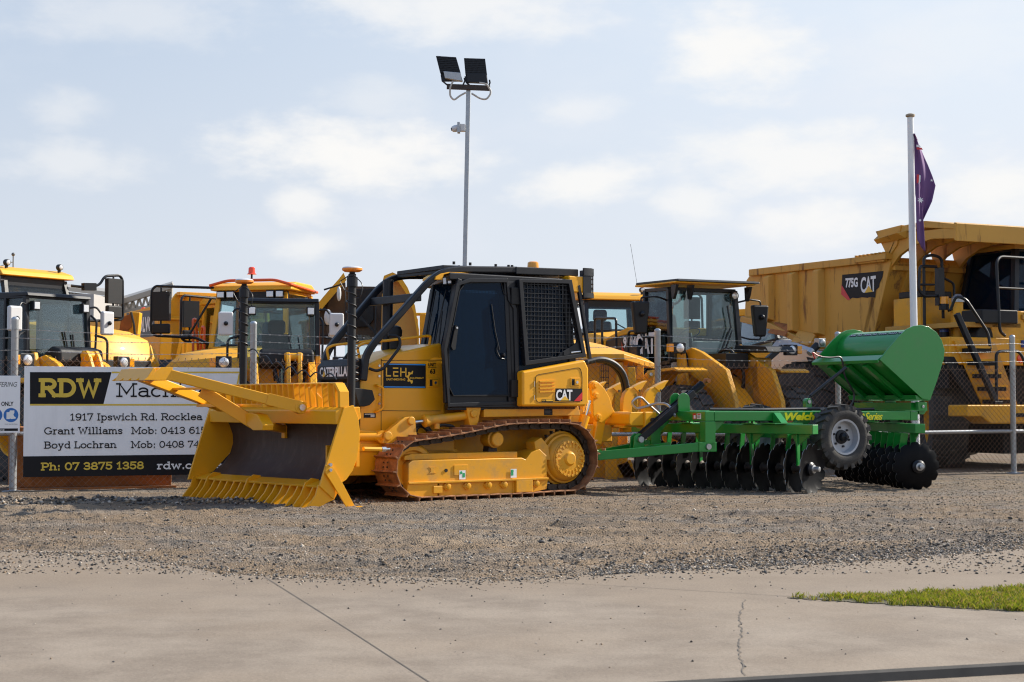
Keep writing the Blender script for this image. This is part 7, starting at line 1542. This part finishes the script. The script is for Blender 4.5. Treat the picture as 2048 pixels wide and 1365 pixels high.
m = MB(); m.lathe([(-.12,.07),(.02,.07),(.03,.045)], (2.399,27.00,1.809), (0,-1,0), 14); m.m = 1; m.lathe([(.03,.035),(.05,.03)], (2.399,27.00,1.809), (0,-1,0), 10); m.obj('pivot', [YELM, STL], yf)
# ---- machine with its bonnet raised
rb2 = root('machine_with_raised_bonnet', 'yellow machine with raised bonnet showing brown lining behind the bulldozer sweeps', 'machine', (0,0,0))
m = MB(); m.plate([(-3.760,31.60,2.492), (-3.733,31.60,3.301), (-3.603,31.60,3.606), (-3.279,31.60,3.677), (-2.672,31.60,3.666), (-2.267,31.60,3.504), (-1.962,31.60,3.200), (-1.880,31.60,2.492)], .08); m.obj('bonnet_lining', TAN, rb2, bevel=.01)
m = MB(); m.plate([(-3.289,31.50,3.619), (-2.784,31.50,3.619), (-2.782,31.50,2.992), (-2.913,31.50,2.841), (-3.266,31.50,2.841)], .04); m.obj('lining_panel', DRK, rb2, bevel=.02)
m = MB(); A_ = [(-3.890,31.00,3.244), (-3.762,31.00,3.403), (-3.594,31.00,3.602), (-3.436,31.00,3.781), (-3.347,31.00,3.900)]; B_ = [(-4.066,32.40,3.331), (-3.932,32.40,3.498), (-3.757,32.40,3.706), (-3.591,32.40,3.893), (-3.498,32.40,4.018)]
for i in range(len(A_)-1): m.hexa([A_[i],A_[i+1],B_[i+1],B_[i]],[(p[0]+.06,p[1],p[2]-.14) for p in (A_[i],A_[i+1],B_[i+1],B_[i])])
m.obj('bonnet_side', YELV, rb2)
m = MB(); m.plate([(-3.958,31.70,3.226), (-3.392,31.70,3.816), (-3.391,31.70,3.664), (-3.614,31.70,3.511), (-3.690,31.70,2.495), (-3.934,31.70,2.495)], .05); m.obj('bonnet_inner', TAN, rb2)
m = MB(); m.plate([(-2.622,31.30,2.380), (-2.606,31.30,3.483), (-2.496,31.30,3.704), (-2.296,31.30,3.785), (-2.095,31.30,3.483), (-1.883,31.30,2.981), (-1.882,31.30,2.380)], .05); m.obj('bonnet_inner', YELO, rb2)
m = MB(); A_ = [(-2.543,31.00,3.841), (-2.374,31.00,3.910), (-2.225,31.00,3.841), (-2.075,31.00,3.612), (-1.925,31.00,3.244), (-1.845,31.00,2.767), (-1.843,31.00,2.171)]; B_ = [(-2.625,32.00,3.922), (-2.451,32.00,3.994), (-2.297,32.00,3.922), (-2.142,32.00,3.686), (-1.987,32.00,3.306), (-1.904,32.00,2.814), (-1.903,32.00,2.200)]
for i in range(len(A_)-1): m.hexa([A_[i],A_[i+1],B_[i+1],B_[i]],[(p[0]-.03,p[1],p[2]-.12) for p in (A_[i],A_[i+1],B_[i+1],B_[i])])
m.obj('bonnet_side', YELV, rb2)
m = MB(); m.bar([(-2.717,31.20,3.376),(-2.734,31.20,2.476)], .03, .03, up=(0,1,0)); m.bar([(-3.226,31.30,3.232),(-2.744,31.30,2.731)], .05, .05, up=(0,1,0)); m.bar([(-2.596,31.30,3.483),(-2.523,31.30,2.480)], .04, .04, up=(0,1,0)); m.obj('gas_strut', BLK, rb2)
m = MB(); m.ball((-3.604,30.600,2.993), 1, 14, 8, sc=(0.078,.05,0.156)); m.obj('mirror', WPL, rb2)
m = MB(); m.ball((-3.524,30.600,2.640), 1, 14, 8, sc=(0.073,.05,0.093)); m.obj('round_mirror', WPL, rb2)
m = MB(); m.ball((-3.391,30.600,3.454), 1, 14, 8, sc=(0.044,.05,0.147)); m.obj('mirror', WPL, rb2)
m = MB(); m.tube([(-3.774,30.70,3.166),(-3.380,30.70,3.008)], .014, 6); m.tube([(-3.771,30.70,2.644),(-3.535,30.70,2.644)], .014, 6); m.tube([(-3.697,30.70,3.540),(-3.285,30.70,3.668),(-3.240,30.70,2.458)], .02, 6); m.tube([(-3.772,30.70,2.841),(-3.281,30.70,2.841)], .016, 6); m.obj('mirror_arm', BLK, rb2)
m = MB(); m.bar([(-2.905,32.00,2.046),(-2.899,32.00,0.566)], 1.9, 1.2); m.obj('engine_bay', DRK, rb2)
m = MB(); m.box(-3.80,-1.82,31,33,0.4,1.9); m.obj('machine_body', YELV, rb2, bevel=.05)
m = MB(); m.plate([(-3.333,31.20,2.476), (-3.234,31.20,2.696), (-2.834,31.20,2.656), (-2.714,31.20,2.476), (-2.753,31.20,2.257), (-3.332,31.20,2.257)], .02); m.obj('windscreen', GLS, rb2)
oc = root('distant_yellow_machine', 'distant yellow machine cab with open door frame seen between sweeps and bulldozer cab', 'machine', (0,0,0))
m = MB(); m.bar([(-2.285,35.00,3.337),(-2.285,35.00,3.270)], .9, .08, up=(0,1,0)); m.obj('cab_roof', YELV, oc, bevel=.02)
m = MB(); m.bar([(-2.554,35.00,3.315),(-2.551,35.00,2.284)], .14, .14, up=(0,1,0)); m.obj('cab_post', YELV, oc, bevel=.02)
m = MB(); m.bar([(-2.263,35.00,3.315),(-2.260,35.00,2.284)], .14, .14, up=(0,1,0)); m.obj('cab_post', YELV, oc, bevel=.02)
m = MB(); m.bar([(-1.994,35.00,3.315),(-1.992,35.00,2.284)], .14, .14, up=(0,1,0)); m.obj('cab_post', YELV, oc, bevel=.02)
m = MB(); m.bar([(-2.447,34.60,3.026),(-2.446,34.60,2.660)], .26, .1, up=(0,1,0)); m.obj('mirror', DRK, oc, bevel=.04)
m = MB(); m.bar([(-2.303,35.30,2.631),(-2.297,35.30,0.265)], 1.0, .9, up=(0,1,0)); m.obj('cab_body', YELV, oc, bevel=.05)
od = root('distant_orange_loader', 'distant orange machine cab behind the large loader left handrail', 'machine', (0,0,0))
m = MB(); m.bar([(3.633,44.00,3.819),(3.633,44.00,3.748)], .5, .6, up=(0,1,0)); m.obj('cab_roof', ORG, od, bevel=.03)
m = MB(); m.bar([(3.380,44.00,3.805),(3.377,44.00,2.818)], .12, .12, up=(0,1,0)); m.obj('cab_post', YELV, od)
m = MB(); m.bar([(3.704,44.00,3.805),(3.700,44.00,2.818)], .12, .12, up=(0,1,0)); m.obj('cab_post', YELV, od)
m = MB(); m.bar([(3.887,44.00,3.805),(3.883,44.00,2.818)], .12, .12, up=(0,1,0)); m.obj('cab_post', YELV, od)
m = MB(); m.bar([(3.685,44.30,3.368),(3.678,44.30,1.413)], .9, .8, up=(0,1,0)); m.obj('cab_body', YELV, od, bevel=.05)
rp = root('rusty_boom_attachment', 'rusty brown steel plate attachment hanging on a yellow arm by the distant truck', 'attachment', (0,0,0))
m = MB(); m.plate([(-8.248,33.00,3.115), (-8.027,33.00,3.210), (-8.025,33.00,2.914), (-8.087,33.00,2.861), (-8.127,33.00,2.544), (-8.211,33.00,2.544), (-8.193,33.00,2.840), (-8.277,33.00,2.777), (-8.295,33.00,2.502), (-8.317,33.00,2.544)], .10); m.obj('rust_plate', RSTP, rp, bevel=.01)
m = MB(); m.bar([(-7.967,33.10,3.237),(-8.062,33.10,2.125)], .22, .25, up=(0,1,0)); m.obj('yellow_arm', YELV, rp, bevel=.02)
m = MB(); m.tube(rnd_path([(-8.000,32.80,3.220), (-7.935,32.80,2.957), (-7.887,32.80,2.432), (-7.884,32.80,2.065)], .1), .025, 6); m.obj('hose', HOSE, rp)
sh = root('metal_shed', 'long grey corrugated metal shed with low pitched roof far behind the trucks', 'shed', (0,0,0))
m = MB(); w0 = [(-34.512,88.00,8.710),(-23.940,95.00,7.744)]; n_ = 60
for k in range(n_):
    a = Vector(w0[0]).lerp(Vector(w0[1]), k/n_); b = Vector(w0[0]).lerp(Vector(w0[1]), (k+.55)/n_); c = Vector(w0[0]).lerp(Vector(w0[1]), (k+1)/n_); o = Vector((0,-.12,0))
    for p, q in ((a+o,b+o),(b+o,b),(b,c),(c,c+o)): m.add([(p.x,p.y,-.2),(q.x,q.y,-.2),(q.x,q.y,q.z),(p.x,p.y,p.z)],[(0,1,2,3)])
m.obj('wall', CLAD, sh, fix=False, sharp=10)
m = MB(); m.plate([(-34.601,87.50,8.921),(-23.573,94.50,7.831),(-27.442,110.00,9.149),(-43.501,110.00,11.092)], .25); m.obj('roof', TRS, sh)
m = MB(); m.box(-37.23,-24.10,90,120,-.2,7.62); m.obj('shed_body', CLAD, sh)
ts = root('trussed_canopy', 'open steel trussed canopy roof beside the grey shed', 'shelter', (0,0,0))
m = MB(); m.plate([(-24.220,96.00,7.504),(-20.848,96.00,8.582),(-24.324,112.00,9.939),(-28.258,112.00,8.753)], .3); m.obj('roof', TRS, ts)
m = MB(); t0 = Vector((-24.222,96.50,7.474)); t1 = Vector((-21.079,96.50,8.465)); b0 = Vector((-24.216,96.50,6.917)); b1 = Vector((-21.071,96.50,7.567))
m.bar([t0,t1], .2, .2); m.bar([b0,b1], .2, .2)
for k in range(8):
    m.bar([t0.lerp(t1,k/8), b0.lerp(b1,(k+.5)/8)], .12, .12); m.bar([b0.lerp(b1,(k+.5)/8), t0.lerp(t1,(k+1)/8)], .12, .12)
m.obj('truss', TRS, ts)
m = MB(); m.box(-28.01,-24.10,110,112,-.2,7.44); m.obj('back_wall', CLAD, ts)
m = MB()
for p in ((-24.159,96.50,7.412),(-21.909,96.50,8.031),(-21.140,96.50,8.434)): m.bar([(p[0],p[1],-.2), p], .3, .3, up=(0,1,0))
m.obj('post', TRS, ts)
